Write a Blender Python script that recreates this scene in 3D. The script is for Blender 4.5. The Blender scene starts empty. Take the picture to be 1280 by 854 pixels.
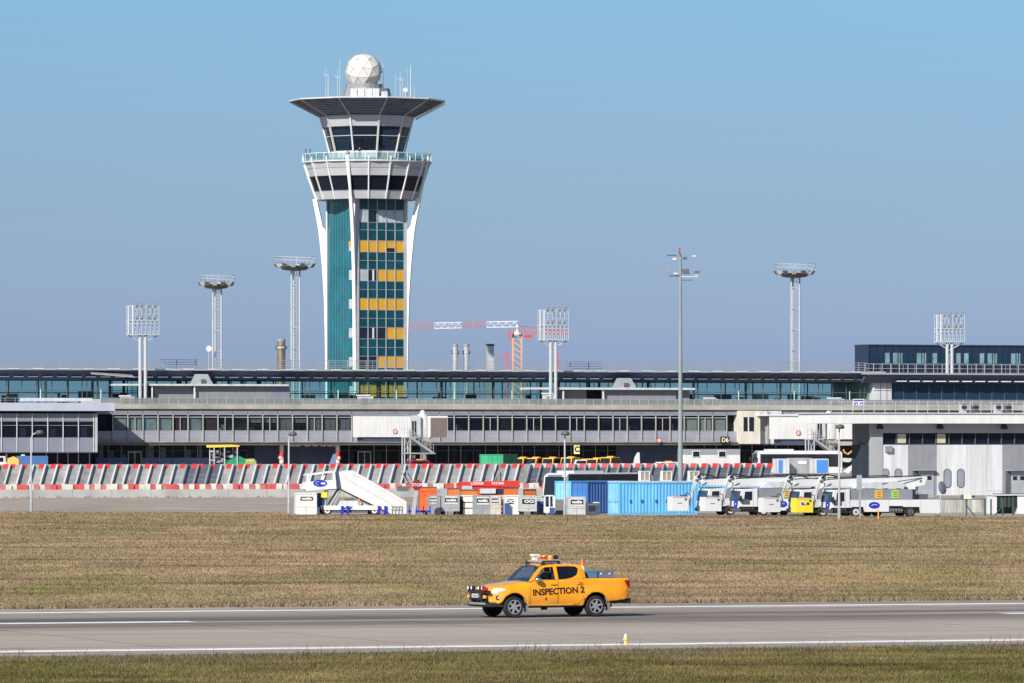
import bpy, bmesh, math, random
import numpy as np
from mathutils import Vector, Matrix
R = math.radians
random.seed(7); rng = np.random.default_rng(7)
SC = bpy.context.scene
COL = SC.collection

# ------------------------------------------------------------------ camera
FPX, HY, H = 8000.0, 552.0, 5.8           # focal length in photo pixels, horizon row, eye height (m)
cam = bpy.data.cameras.new('camera'); camo = bpy.data.objects.new('camera', cam); COL.objects.link(camo)
camo.location = (0, 0, H); camo.rotation_euler = (R(90), 0, 0)
cam.sensor_width = 36; cam.lens = 36 * FPX / 1280; cam.shift_y = (HY - 427) / 1280
cam.clip_start = 1; cam.clip_end = 20000
SC.camera = camo

# ------------------------------------------------------------------ light
SUN_EL, SUN_AZ = 31, 29                    # degrees; azimuth to the left of straight behind the camera
to_sun = Vector((-math.sin(R(SUN_AZ)) * math.cos(R(SUN_EL)), -math.cos(R(SUN_AZ)) * math.cos(R(SUN_EL)), math.sin(R(SUN_EL))))
sun = bpy.data.lights.new('sun', 'SUN'); suno = bpy.data.objects.new('sun', sun); COL.objects.link(suno)
sun.energy = 4.5; sun.angle = R(0.5); sun.color = (1.0, 0.945, 0.855)
suno.rotation_euler = (-to_sun).to_track_quat('-Z', 'Y').to_euler()
W = bpy.data.worlds.new('World'); SC.world = W; W.use_nodes = True
nt = W.node_tree; nt.nodes.clear()
wo = nt.nodes.new('ShaderNodeOutputWorld'); bg = nt.nodes.new('ShaderNodeBackground')
sky = nt.nodes.new('ShaderNodeTexSky'); sky.sky_type = 'NISHITA'; sky.sun_disc = False
sky.sun_elevation = R(SUN_EL); sky.sun_rotation = R(180 + SUN_AZ); sky.altitude = 80
sky.air_density = 1.0; sky.dust_density = 0.6; sky.ozone_density = 3.0
tc = nt.nodes.new('ShaderNodeTexCoord'); sep = nt.nodes.new('ShaderNodeSeparateXYZ')
ramp = nt.nodes.new('ShaderNodeValToRGB'); mul = nt.nodes.new('ShaderNodeMixRGB'); mul.blend_type = 'MULTIPLY'; mul.inputs[0].default_value = 1
mr = nt.nodes.new('ShaderNodeMapRange'); mr.inputs['From Min'].default_value = 0; mr.inputs['From Max'].default_value = 0.30
L = nt.links.new
L(tc.outputs['Generated'], sep.inputs[0]); L(sep.outputs['Z'], mr.inputs['Value']); L(mr.outputs[0], ramp.inputs[0])
L(sky.outputs[0], mul.inputs[1]); L(ramp.outputs[0], mul.inputs[2]); L(mul.outputs[0], bg.inputs[0]); L(bg.outputs[0], wo.inputs[0])
cr = ramp.color_ramp
# the hue of the low winter sky: blue-violet at the horizon, clear blue above
SKYR = [(0.0, (0.345, 0.43, 0.86)), (0.05, (0.345, 0.447, 0.83)), (0.126, (0.349, 0.448, 0.697)), (0.226, (0.359, 0.507, 0.708)), (1.0, (0.72, 0.76, 0.82))]
cr.elements[0].position = SKYR[0][0]; cr.elements[0].color = (*SKYR[0][1], 1)
cr.elements[1].position = SKYR[-1][0]; cr.elements[1].color = (*SKYR[-1][1], 1)
for p_, c_ in SKYR[1:-1]:
    e = cr.elements.new(p_); e.color = (*c_, 1)
bg.inputs[1].default_value = 0.10
vs = SC.view_settings
vs.view_transform = 'Standard'; vs.look = 'None'; vs.gamma = 1; vs.use_curve_mapping = False; vs.exposure = 0.50

# ------------------------------------------------------------------ pixel <-> place helpers
def gy(py): return FPX * H / (py - HY)
def wx(px, Y): return (px - 640) / FPX * Y
def wz(py, Y): return H + (HY - py) * Y / FPX
def apron_z(Y):
    t = min(1, max(0, (Y - 712) / 60)); return 1.5 * t * t * (3 - 2 * t)
class FR:
    """a plan frame: u runs along a front that passes through (px0, Y0) and is turned by deg; v runs away behind it"""
    def __init__(s, px0, Y0, deg, z0=0.0):
        s.X0 = wx(px0, Y0); s.Y0 = Y0; s.a = R(deg); s.c = math.cos(s.a); s.s = math.sin(s.a); s.z0 = z0; s.px0 = px0
    def u(s, px, v=0.0):
        k = (px - 640) / FPX
        return (k * (s.Y0 + v * s.c) - s.X0 + v * s.s) / (s.c - k * s.s)
    def Y(s, px, v=0.0): return s.Y0 + s.u(px, v) * s.s + v * s.c
    def z(s, py, px=None, v=0.0):
        return wz(py, s.Y(s.px0 if px is None else px, v)) - s.z0
    def loc(s): return (s.X0, s.Y0, s.z0)

# ------------------------------------------------------------------ materials
MATS = {}
def M(name, col=(.5, .5, .5), rough=.6, metal=0.0, var=.15, scale=.6, spec=.4, emit=None, streak=0.0, isl=0.0, coat=0.0):
    if name in MATS: return MATS[name]
    m = bpy.data.materials.new(name); m.use_nodes = True; t = m.node_tree; b = t.nodes['Principled BSDF']
    b.inputs['Roughness'].default_value = rough; b.inputs['Metallic'].default_value = metal
    b.inputs['Specular IOR Level'].default_value = spec
    tcn = t.nodes.new('ShaderNodeTexCoord'); n = t.nodes.new('ShaderNodeTexNoise')
    n.inputs['Scale'].default_value = scale; n.inputs['Detail'].default_value = 5
    src = tcn.outputs['Object']
    if streak:
        mp = t.nodes.new('ShaderNodeMapping'); mp.inputs['Scale'].default_value = (1, 1, streak)
        t.links.new(src, mp.inputs[0]); src = mp.outputs[0]
    t.links.new(src, n.inputs['Vector'])
    r = t.nodes.new('ShaderNodeValToRGB')
    r.color_ramp.elements[0].position = .3; r.color_ramp.elements[1].position = .7
    lo = tuple(max(0, c * (1 - var)) for c in col); hi = tuple(min(1, c * (1 + var * .6)) for c in col)
    r.color_ramp.elements[0].color = (*lo, 1); r.color_ramp.elements[1].color = (*hi, 1)
    t.links.new(n.outputs['Fac'], r.inputs[0]); out = r.outputs[0]
    if isl:
        g = t.nodes.new('ShaderNodeNewGeometry'); hs = t.nodes.new('ShaderNodeHueSaturation')
        mm = t.nodes.new('ShaderNodeMapRange'); mm.inputs['To Min'].default_value = 1 - isl; mm.inputs['To Max'].default_value = 1 + isl
        t.links.new(g.outputs['Random Per Island'], mm.inputs['Value']); t.links.new(mm.outputs[0], hs.inputs['Value'])
        t.links.new(out, hs.inputs['Color']); out = hs.outputs[0]
    t.links.new(out, b.inputs['Base Color'])
    if emit:
        b.inputs['Emission Color'].default_value = (*emit, 1); b.inputs['Emission Strength'].default_value = 1
    if coat: b.inputs['Coat Weight'].default_value = coat; b.inputs['Coat Roughness'].default_value = .06
    MATS[name] = m; return m
def GLASS(name, tint=(.6, .8, .85), through=.7, rough=.03, col=(.02, .03, .04), ior=1.45):
    """a thin pane: part lets the view through, part is dark body with a mirror-like skin"""
    if name in MATS: return MATS[name]
    m = bpy.data.materials.new(name); m.use_nodes = True; t = m.node_tree; b = t.nodes['Principled BSDF']; o = t.nodes['Material Output']
    b.inputs['Base Color'].default_value = (*col, 1); b.inputs['Roughness'].default_value = rough; b.inputs['IOR'].default_value = ior
    tr = t.nodes.new('ShaderNodeBsdfTransparent'); tr.inputs[0].default_value = (*tint, 1)
    mx = t.nodes.new('ShaderNodeMixShader'); mx.inputs[0].default_value = through
    n = t.nodes.new('ShaderNodeTexNoise'); n.inputs['Scale'].default_value = .35
    tcn = t.nodes.new('ShaderNodeTexCoord'); t.links.new(tcn.outputs['Object'], n.inputs['Vector'])
    bp = t.nodes.new('ShaderNodeBump'); bp.inputs['Strength'].default_value = .04; t.links.new(n.outputs['Fac'], bp.inputs['Height'])
    t.links.new(bp.outputs[0], b.inputs['Normal'])
    t.links.new(b.outputs[0], mx.inputs[1]); t.links.new(tr.outputs[0], mx.inputs[2]); t.links.new(mx.outputs[0], o.inputs[0])
    MATS[name] = m; return m

white = M('white_paint', (.64, .64, .63), .45, var=.10, scale=1.2, streak=.3)
whited = M('dull_white_metal', (.52, .53, .535), .5, var=.18, scale=1.5, streak=.3)
cream = M('cream_metal', (.34, .335, .31), .55)
lgrey = M('light_grey_metal', (.42, .43, .45), .5)
mgrey = M('mid_grey_metal', (.24, .25, .27), .5)
dgrey = M('dark_grey_metal', (.09, .095, .105), .5)
galv = M('galvanised_steel', (.42, .44, .45), .42, metal=.35)
black = M('black_rubber', (.018, .018, .019), .75)
blackp = M('black_plastic', (.022, .022, .024), .4)
navy = M('navy_slate_metal', (.050, .070, .12), .5, var=.2)
navyl = M('lavender_grey_panel', (.205, .222, .275), .5, var=.10)
conc = M('pale_concrete', (.40, .395, .38), .85, var=.2, scale=.5)
concd = M('stained_concrete', (.36, .34, .29), .9, var=.35, scale=.35)
beige = M('beige_concrete_edge', (.34, .325, .28), .85, var=.25, scale=.3)
rust = M('rusty_ledge', (.42, .27, .17), .8, var=.3)
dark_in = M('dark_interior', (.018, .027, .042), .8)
red = M('red_paint', (.58, .045, .04), .45)
redf = M('faded_red_plastic', (.62, .10, .10), .55, var=.25, scale=.9)
orange = M('orange_paint', (.85, .17, .025), .5)
yellow = M('yellow_paint', (.85, .58, .06), .5)
blue = M('blue_paint', (.04, .13, .42), .5)
bluel = M('light_blue_paint', (.13, .42, .72), .45, var=.18, scale=1.1, streak=.25)
blues = M('sky_blue_paint', (.24, .55, .78), .45, var=.15, scale=1.1)
blued = M('deep_blue_paint', (.03, .09, .26), .5)
logo_blue = M('logo_blue', (.02, .03, .38), .4)
green = M('green_paint', (.02, .30, .13), .5)
chrome = M('chrome', (.75, .75, .76), .15, metal=1.0, var=.04)
alu = M('aluminium_rim', (.55, .56, .57), .3, metal=.7)
skin_m = M('skin', (.45, .27, .19), .6)
hair_m = M('dark_hair', (.03, .02, .015), .7)
jeans = M('pale_jeans', (.22, .32, .45), .8)
dkpane = M('dark_vehicle_pane', (.014, .019, .028), .08, spec=.5, var=.4, scale=2.0)
lamp_glass = M('lamp_glass', (.7, .72, .72), .12, spec=.8, var=.05)
win_glass = GLASS('window_glass', (.92, .96, .97), .84)
dk_glass = GLASS('dark_window_glass', (.75, .82, .88), .55, col=(.008, .011, .02))
teal_glass = GLASS('teal_terrace_glass', (.85, .965, .945), .94, col=(.02, .08, .10))
blue_glass = GLASS('blue_office_glass', (.3, .5, .6), .15, col=(.012, .04, .075))
bal_glass = GLASS('balcony_glass', (.72, .90, .90), .78, col=(.05, .14, .15))
cab_glass = GLASS('cab_glass', (.5, .6, .7), .35, col=(.02, .05, .09))

# ------------------------------------------------------------------ mesh helper
class MB:
    def __init__(s): s.v = []; s.f = []; s.m = []; s.mats = []
    def mi(s, mat):
        if mat not in s.mats: s.mats.append(mat)
        return s.mats.index(mat)
    def add(s, vs, fs, mat):
        o = len(s.v); s.v += [tuple(p) for p in vs]; k = s.mi(mat)
        for f in fs: s.f.append(tuple(i + o for i in f)); s.m.append(k)
        return s
    def box(s, x0, x1, y0, y1, z0, z1, mat):
        return s.hexa([(x0, y0, z0), (x1, y0, z0), (x1, y1, z0), (x0, y1, z0), (x0, y0, z1), (x1, y0, z1), (x1, y1, z1), (x0, y1, z1)], mat)
    def hexa(s, p, mat):
        return s.add(p, [(0, 3, 2, 1), (4, 5, 6, 7), (0, 1, 5, 4), (1, 2, 6, 5), (2, 3, 7, 6), (3, 0, 4, 7)], mat)
    def prism(s, poly, y0, y1, mat):          # outline in (x,z), thickness along y
        n = len(poly); v = [(x, y0, z) for x, z in poly] + [(x, y1, z) for x, z in poly]
        return s.add(v, [tuple(range(n)), tuple(range(2 * n - 1, n - 1, -1))] + [(i, i + n, (i + 1) % n + n, (i + 1) % n) for i in range(n)], mat)
    def plan(s, poly, z0, z1, mat):           # outline in (x,y)
        n = len(poly); v = [(x, y, z0) for x, y in poly] + [(x, y, z1) for x, y in poly]
        return s.add(v, [tuple(range(n - 1, -1, -1)), tuple(range(n, 2 * n))] + [(i, (i + 1) % n, (i + 1) % n + n, i + n) for i in range(n)], mat)
    def rod(s, a, b, r, mat, n=6, r2=None):
        a, b = Vector(a), Vector(b); d = b - a
        if d.length < 1e-6: return s
        q = d.to_track_quat('Z', 'Y'); r2 = r if r2 is None else r2; v = []
        for p, rr in ((a, r), (b, r2)):
            for i in range(n):
                t = 2 * math.pi * (i + .5) / n; v.append(p + q @ Vector((rr * math.cos(t), rr * math.sin(t), 0)))
        return s.add(v, [tuple(range(n - 1, -1, -1)), tuple(range(n, 2 * n))] + [(i, (i + 1) % n, (i + 1) % n + n, i + n) for i in range(n)], mat)
    def tube(s, pts, r, mat, n=6):
        for a, b in zip(pts, pts[1:]): s.rod(a, b, r, mat, n)
        return s
    def lathe(s, prof, mat, c=(0, 0, 0), n=16, axis='z', ph=0.0, ring=False):   # prof: (radius, height)
        v = []; fs = []
        for r, h in prof:
            for i in range(n):
                t = 2 * math.pi * i / n + ph; a, b = r * math.cos(t), r * math.sin(t)
                v.append({'z': (c[0] + a, c[1] + b, c[2] + h), 'y': (c[0] + a, c[1] + h, c[2] + b), 'x': (c[0] + h, c[1] + a, c[2] + b)}[axis])
        for k in range(len(prof) - 1):
            for i in range(n):
                j = (i + 1) % n; fs.append((k * n + i, k * n + j, (k + 1) * n + j, (k + 1) * n + i))
        K = (len(prof) - 1) * n
        if ring: fs += [(K + i, K + (i + 1) % n, (i + 1) % n, i) for i in range(n)]
        else: fs.append(tuple(range(n - 1, -1, -1))); fs.append(tuple(range(K, K + n)))
        return s.add(v, fs, mat)
    def ball(s, c, r, mat, n=12, sz=1.0, sx=1.0):
        return s.lathe([(max(1e-3, r * math.sin(math.pi * k / 8)) * sx, -r * math.cos(math.pi * k / 8) * sz) for k in range(9)], mat, c, n)
    def quad(s, pts, mat): return s.add(pts, [tuple(range(len(pts)))], mat)
    def build(s, name, parent=None, smooth=False, bevel=0, loc=None, rz=0, **props):
        me = bpy.data.meshes.new(name); me.from_pydata(s.v, [], s.f)
        for m in s.mats: me.materials.append(m)
        me.polygons.foreach_set('material_index', s.m); me.update()
        bm = bmesh.new(); bm.from_mesh(me); bmesh.ops.recalc_face_normals(bm, faces=bm.faces[:]); bm.to_mesh(me); bm.free()
        o = bpy.data.objects.new(name, me); COL.objects.link(o); o.parent = parent
        if smooth:
            for p in me.polygons: p.use_smooth = True
            try: me.set_sharp_from_angle(angle=R(38))
            except Exception: pass
        if bevel:
            b = o.modifiers.new('bevel', 'BEVEL'); b.width = bevel; b.segments = 2; b.limit_method = 'ANGLE'
        if loc is not None: o.location = loc
        if rz: o.rotation_euler.z = rz
        for k, v in props.items(): o[k] = v
        return o
def thing(name, label, cat, loc=(0, 0, 0), rz=0.0, group=None):
    o = bpy.data.objects.new(name, None); COL.objects.link(o); o.location = loc; o.rotation_euler.z = rz
    o.empty_display_size = .2; o['label'] = label; o['category'] = cat
    if group: o['group'] = group
    return o
def fthing(name, label, cat, fr, group=None): return thing(name, label, cat, fr.loc(), fr.a, group)
def tag(o, label, cat, group=None):
    o['label'] = label; o['category'] = cat
    if group: o['group'] = group
    return o
def struct(o): o['kind'] = 'structure'; return o
def dup(o, parent=None, **kw):
    c = o.copy(); COL.objects.link(c)
    if parent is not None: c.parent = parent
    for ch in o.children: dup(ch, c)
    for k, v in kw.items():
        if k == 'loc': c.location = v
        elif k == 'rz': c.rotation_euler.z = v
        else: c[k] = v
    return c

def text_mesh(s, size, mat, parent, loc, name='lettering', rot=(90, 0, 0), bold=0.0, wide=1.0, shear=0.0, align='CENTER'):
    cu = bpy.data.curves.new('lettering', 'FONT'); cu.body = s; cu.size = size; cu.align_x = align; cu.align_y = 'CENTER'
    cu.extrude = .004; cu.offset = bold; cu.shear = shear; cu.resolution_u = 3
    ob = bpy.data.objects.new('lettering', cu); COL.objects.link(ob)
    dg = bpy.context.evaluated_depsgraph_get(); dg.update()
    me = bpy.data.meshes.new_from_object(ob.evaluated_get(dg)); bpy.data.objects.remove(ob); bpy.data.curves.remove(cu)
    me.materials.clear(); me.materials.append(mat)
    o = bpy.data.objects.new(name, me); COL.objects.link(o); o.parent = parent
    o.location = loc; o.rotation_euler = [R(a) for a in rot]; o.scale = (wide, 1, 1)
    return o
def ellipse(cx, cz, rx, rz, n=20): return [(cx + rx * math.cos(2 * math.pi * i / n), cz + rz * math.sin(2 * math.pi * i / n)) for i in range(n)]

# ------------------------------------------------------------------ ground
def ground_mat():
    m = bpy.data.materials.new('dry_turf'); m.use_nodes = True; t = m.node_tree; b = t.nodes['Principled BSDF']
    b.inputs['Roughness'].default_value = 1; b.inputs['Specular IOR Level'].default_value = 0
    grass_colour(t, b, False); return m
def grass_colour(t, b, blades, green=0.0):
    tcn = t.nodes.new('ShaderNodeNewGeometry')
    def noise(sc, det=4, stretch=(1, 1, 1)):
        mp = t.nodes.new('ShaderNodeMapping'); mp.inputs['Scale'].default_value = stretch; t.links.new(tcn.outputs['Position'], mp.inputs[0])
        n = t.nodes.new('ShaderNodeTexNoise'); n.inputs['Scale'].default_value = sc; n.inputs['Detail'].default_value = det
        n.inputs['Roughness'].default_value = .62
        t.links.new(mp.outputs[0], n.inputs['Vector']); return n.outputs['Fac']
    def rampc(fac, stops):
        r = t.nodes.new('ShaderNodeValToRGB'); e = r.color_ramp.elements
        e[0].position, e[0].color = stops[0][0], (*stops[0][1], 1); e[1].position, e[1].color = stops[-1][0], (*stops[-1][1], 1)
        for p, c in stops[1:-1]:
            q = e.new(p); q.color = (*c, 1)
        t.links.new(fac, r.inputs[0]); return r.outputs[0]
    def mix(f, a, c, mode='MIX'):
        x = t.nodes.new('ShaderNodeMixRGB'); x.blend_type = mode
        if isinstance(f, float): x.inputs[0].default_value = f
        else: t.links.new(f, x.inputs[0])
        for i, q in ((1, a), (2, c)):
            if isinstance(q, tuple): x.inputs[i].default_value = (*q, 1)
            else: t.links.new(q, x.inputs[i])
        return x.outputs[0]
    tan = rampc(noise(.35, 5, (1, .18, 1)), [(.30, (.205, .152, .098)), (.5, (.255, .190, .122)), (.7, (.305, .232, .150))])
    grn = rampc(noise(.8, 5, (1, .4, 1)), [(.3, (.11, .11, .042)), (.7, (.175, .165, .068))])
    g = .0 + green
    mask = rampc(noise(.09, 5, (1, .16, 1)), [(.42 - g, (0, 0, 0)), (.66 - g, (.72, .72, .72))])
    c = mix(mask, tan, grn)
    pur = rampc(noise(.05, 4, (1, .25, 1)), [(.53, (0, 0, 0)), (.68, (.55, .55, .55))])
    c = mix(pur, c, (.19, .15, .115))
    stk = rampc(noise(.22, 6, (.45, 1, 1)), [(.30, (.70, .70, .70)), (.5, (1, 1, 1)), (.70, (1.22, 1.2, 1.15))])
    c = mix(1.0, c, stk, 'MULTIPLY')
    band = rampc(noise(.30, 5, (.13, .55, 1)), [(.36, (.62, .57, .55)), (.46, (1, 1, 1)), (.54, (1, 1, 1)), (.66, (1.30, 1.14, 1.0))])
    c = mix(1.0, c, band, 'MULTIPLY')
    if green:
        gp = rampc(noise(.55, 5, (.5, 1, 1)), [(.36, (.46, .42, .36)), (.46, (.55, .62, .42)), (.54, (.72, .76, .54)), (.64, (.96, .86, .78))])
        c = mix(1.0, c, gp, 'MULTIPLY')
    if blades:
        mm = t.nodes.new('ShaderNodeMapRange'); mm.inputs['To Min'].default_value = .74; mm.inputs['To Max'].default_value = 1.22
        t.links.new(tcn.outputs['Random Per Island'], mm.inputs['Value'])
        hs = t.nodes.new('ShaderNodeHueSaturation'); t.links.new(mm.outputs[0], hs.inputs['Value']); t.links.new(c, hs.inputs['Color']); c = hs.outputs[0]
    t.links.new(c, b.inputs['Base Color'])
def grass_mat(name, green):
    m = bpy.data.materials.new(name); m.use_nodes = True; t = m.node_tree; b = t.nodes['Principled BSDF']
    b.inputs['Roughness'].default_value = .9; b.inputs['Specular IOR Level'].default_value = .1
    grass_colour(t, b, True, green); return m

def sheet(name, pts, mat, z=0.0):
    return struct(MB().quad([(x, y, z) for x, y in pts], mat).build(name))
sheet('ground', [(-6000, -500), (6000, -500), (6000, 9000), (-6000, 9000)], ground_mat(), -.012)

RA = R(20); RC, RS = math.cos(RA), math.sin(RA)
def rq(X, Y): return Y * RC - X * RS             # distance across the runway axis
def runway_mat(centre):
    m = bpy.data.materials.new('runway_surface'); m.use_nodes = True; t = m.node_tree; b = t.nodes['Principled BSDF']
    b.inputs['Roughness'].default_value = .9; b.inputs['Specular IOR Level'].default_value = .15
    tcn = t.nodes.new('ShaderNodeTexCoord')
    def noise(sc, st, det=4):
        mp = t.nodes.new('ShaderNodeMapping'); mp.inputs['Scale'].default_value = st; t.links.new(tcn.outputs['Object'], mp.inputs[0])
        n = t.nodes.new('ShaderNodeTexNoise'); n.inputs['Scale'].default_value = sc; n.inputs['Detail'].default_value = det; n.inputs['Roughness'].default_value = .6
        t.links.new(mp.outputs[0], n.inputs['Vector']); return n.outputs['Fac']
    r = t.nodes.new('ShaderNodeValToRGB'); e = r.color_ramp.elements
    e[0].position, e[0].color = .3, (.30, .248, .198, 1); e[1].position, e[1].color = .72, (.405, .34, .272, 1)
    t.links.new(noise(.5, (.12, 1, 1), 6), r.inputs[0])
    sp = t.nodes.new('ShaderNodeSeparateXYZ'); t.links.new(tcn.outputs['Object'], sp.inputs[0])
    # tyre rubber worn into the middle of the runway
    w = t.nodes.new('ShaderNodeValToRGB'); we = w.color_ramp.elements
    mp = t.nodes.new('ShaderNodeMapRange'); mp.inputs['From Min'].default_value = centre - 30; mp.inputs['From Max'].default_value = centre + 20
    t.links.new(sp.outputs['Y'], mp.inputs['Value']); t.links.new(mp.outputs[0], w.inputs[0])
    stops = [(0, 0), (.13, .05), (.15, .0), (.3, .0), (.36, .22), (.42, .12), (.50, .55), (.57, .75), (.60, .68), (.635, 1.0), (.68, .85), (.72, .3), (.78, .05), (.85, .12), (1, .1)]
    we[0].position = 0; we[0].color = (0, 0, 0, 1); we[1].position = 1; we[1].color = (.1, .1, .1, 1)
    for p, q in stops[1:-1]:
        x = we.new(p); x.color = (q, q, q, 1)
    st = t.nodes.new('ShaderNodeMath'); st.operation = 'MULTIPLY'
    mm = t.nodes.new('ShaderNodeMapRange'); mm.inputs['From Min'].default_value = .3; mm.inputs['From Max'].default_value = .7
    mm.inputs['To Min'].default_value = .55; mm.inputs['To Max'].default_value = 1.0
    t.links.new(noise(1.3, (.025, 1.0, 1), 5), mm.inputs['Value']); t.links.new(mm.outputs[0], st.inputs[0]); t.links.new(w.outputs[0], st.inputs[1])
    mx = t.nodes.new('ShaderNodeMixRGB'); t.links.new(st.outputs[0], mx.inputs[0]); t.links.new(r.outputs[0], mx.inputs[1]); mx.inputs[2].default_value = (.075, .072, .072, 1)
    # thin dark joints and cracks along the concrete lanes, and paler repaired patches
    ck = t.nodes.new('ShaderNodeValToRGB'); ce = ck.color_ramp.elements
    ce[0].position, ce[0].color = .485, (0, 0, 0, 1); ce[1].position, ce[1].color = .515, (0, 0, 0, 1)
    x = ce.new(.5); x.color = (.85, .85, .85, 1)
    t.links.new(noise(.42, (.05, 1, 1), 3), ck.inputs[0])
    m2 = t.nodes.new('ShaderNodeMixRGB'); t.links.new(ck.outputs[0], m2.inputs[0]); t.links.new(mx.outputs[0], m2.inputs[1]); m2.inputs[2].default_value = (.10, .095, .09, 1)
    pk = t.nodes.new('ShaderNodeValToRGB'); pe = pk.color_ramp.elements
    pe[0].position, pe[0].color = .53, (0, 0, 0, 1); pe[1].position, pe[1].color = .64, (.75, .75, .75, 1)
    t.links.new(noise(.3, (.09, .8, 1), 4), pk.inputs[0])
    m3 = t.nodes.new('ShaderNodeMixRGB'); t.links.new(pk.outputs[0], m3.inputs[0]); t.links.new(m2.outputs[0], m3.inputs[1]); m3.inputs[2].default_value = (.46, .40, .33, 1)
    # oil drips and tyre scuffs, then fine sealed joints across and along the lanes
    def spots(sc, st, lo, hi, colr, src):
        k = t.nodes.new('ShaderNodeValToRGB'); q = k.color_ramp.elements
        q[0].position, q[0].color = lo, (0, 0, 0, 1); q[1].position, q[1].color = hi, (.8, .8, .8, 1); t.links.new(noise(sc, st, 4), k.inputs[0])
        mz = t.nodes.new('ShaderNodeMixRGB'); t.links.new(k.outputs[0], mz.inputs[0]); t.links.new(src, mz.inputs[1]); mz.inputs[2].default_value = (*colr, 1); return mz.outputs[0]
    ln = t.nodes.new('ShaderNodeValToRGB'); le = ln.color_ramp.elements; le[0].position, le[0].color = .10, (0, 0, 0, 1); le[1].position, le[1].color = .50, (0, 0, 0, 1)
    for p_, q_v in ((.16, .55), (.40, .6)):
        z_ = le.new(p_); z_.color = (q_v, q_v, q_v, 1)
    t.links.new(mp.outputs[0], ln.inputs[0])
    m6 = t.nodes.new('ShaderNodeMixRGB'); t.links.new(ln.outputs[0], m6.inputs[0]); t.links.new(m3.outputs[0], m6.inputs[1]); m6.inputs[2].default_value = (.44, .38, .31, 1); m3 = m6
    o4 = spots(.9, (.06, 1, 1), .64, .72, (.12, .11, .10), m3.outputs[0]); o4 = spots(1.6, (.5, .5, 1), .72, .77, (.07, .065, .06), o4)
    br = t.nodes.new('ShaderNodeTexBrick'); br.inputs['Scale'].default_value = 1; br.inputs['Brick Width'].default_value = 7.5; br.inputs['Row Height'].default_value = 5.0
    br.inputs['Mortar Size'].default_value = .045; br.offset = 0; br.inputs['Color1'].default_value = (1, 1, 1, 1); br.inputs['Color2'].default_value = (.90, .90, .91, 1); br.inputs['Mortar'].default_value = (.45, .44, .43, 1)
    t.links.new(tcn.outputs['Object'], br.inputs['Vector'])
    m5 = t.nodes.new('ShaderNodeMixRGB'); m5.blend_type = 'MULTIPLY'; m5.inputs[0].default_value = 1; t.links.new(o4, m5.inputs[1]); t.links.new(br.outputs[0], m5.inputs[2])
    t.links.new(m5.outputs[0], b.inputs['Base Color']); return m
QN, QF, QC = 164.6, 213.6, 197.0
def strip(name, x0, x1, q0, q1, z, mat):
    return struct(MB().quad([(x0, q0, z), (x1, q0, z), (x1, q1, z), (x0, q1, z)], mat).build(name, rz=RA))
strip('runway', -500, 700, QN, QF, .004, runway_mat(QC))
line_white = M('runway_line_white', (.80, .80, .79), .8, var=.22, scale=1.5)
strip('runway_edge_marking', -500, 700, 169.95, 171.3, .008, line_white)
strip('runway_edge_marking', -500, 700, 208.4, 209.6, .008, line_white)
xc = lambda px, q: (lambda k: q * (k * RC + RS) / (RC - k * RS))((px - 640) / FPX)
for a, b_ in ((-110, 240), (1254, 1560)):
    strip('runway_centre_marking', xc(a, QC), xc(b_, QC), QC - .6, QC + .6, .008, line_white)

# the apron behind the grass, rising a little toward the terminal
asph = M('worn_asphalt', (.355, .292, .232), .9, var=.3, scale=.12)
edge_pts = [(-1200, 640), (0, 640), (352, 641.5), (372, 645), (860, 645.6), (1280, 648.2), (2600, 652)]
def edge_Y(px):
    for (a, ya), (b, yb) in zip(edge_pts, edge_pts[1:]):
        if px <= b: return gy(ya + (yb - ya) * (px - a) / (b - a))
    return gy(652)
mb = MB(); cols = [-1200, -400, 0, 352, 372, 600, 860, 1100, 1280, 1700, 2600]
rows = [0, .25, .5] ; ys = [715, 722, 730, 740, 750, 760, 772, 800, 1200]
vv = []
for px in cols:
    e = edge_Y(px); k = (px - 640) / FPX
    vv.append([(k * e, e, .003)] + [(k * y, y, apron_z(y) + .003) for y in ys])
nr = len(ys) + 1
mb.add([p for c in vv for p in c], [(i * nr + j, (i + 1) * nr + j, (i + 1) * nr + j + 1, i * nr + j + 1) for i in range(len(cols) - 1) for j in range(nr - 1)], asph)
struct(mb.build('apron'))
ylw = M('worn_taxi_yellow', (.42, .30, .09), .8, var=.3)
def gq(px, py): Y = gy(py); return (wx(px, Y), Y)
tl = [(143, 639.2), (172, 637.5), (200, 632.5), (226, 628.3)]
mb = MB()
for (a, b), (c, d) in zip(tl, tl[1:]):
    p, q = gq(a, b), gq(c, d); mb.quad([(p[0], p[1] - 4, .007), (q[0], q[1] - 4, .007), (q[0], q[1] + 4, .007), (p[0], p[1] + 4, .007)], ylw)
struct(mb.build('taxiway_marking'))
sheet('apron_edge_path', [gq(-60, 623.6), gq(420, 622.8), gq(420, 621.6), gq(-60, 622.2)], M('pale_edge_concrete', (.40, .38, .34), .9), .007)
sheet('path', [gq(860, 657.5), gq(1500, 659.5), gq(1500, 655.6), gq(860, 654.6)], M('beaten_earth', (.25, .20, .155), 1, var=.2, scale=.3), .0)

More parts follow.
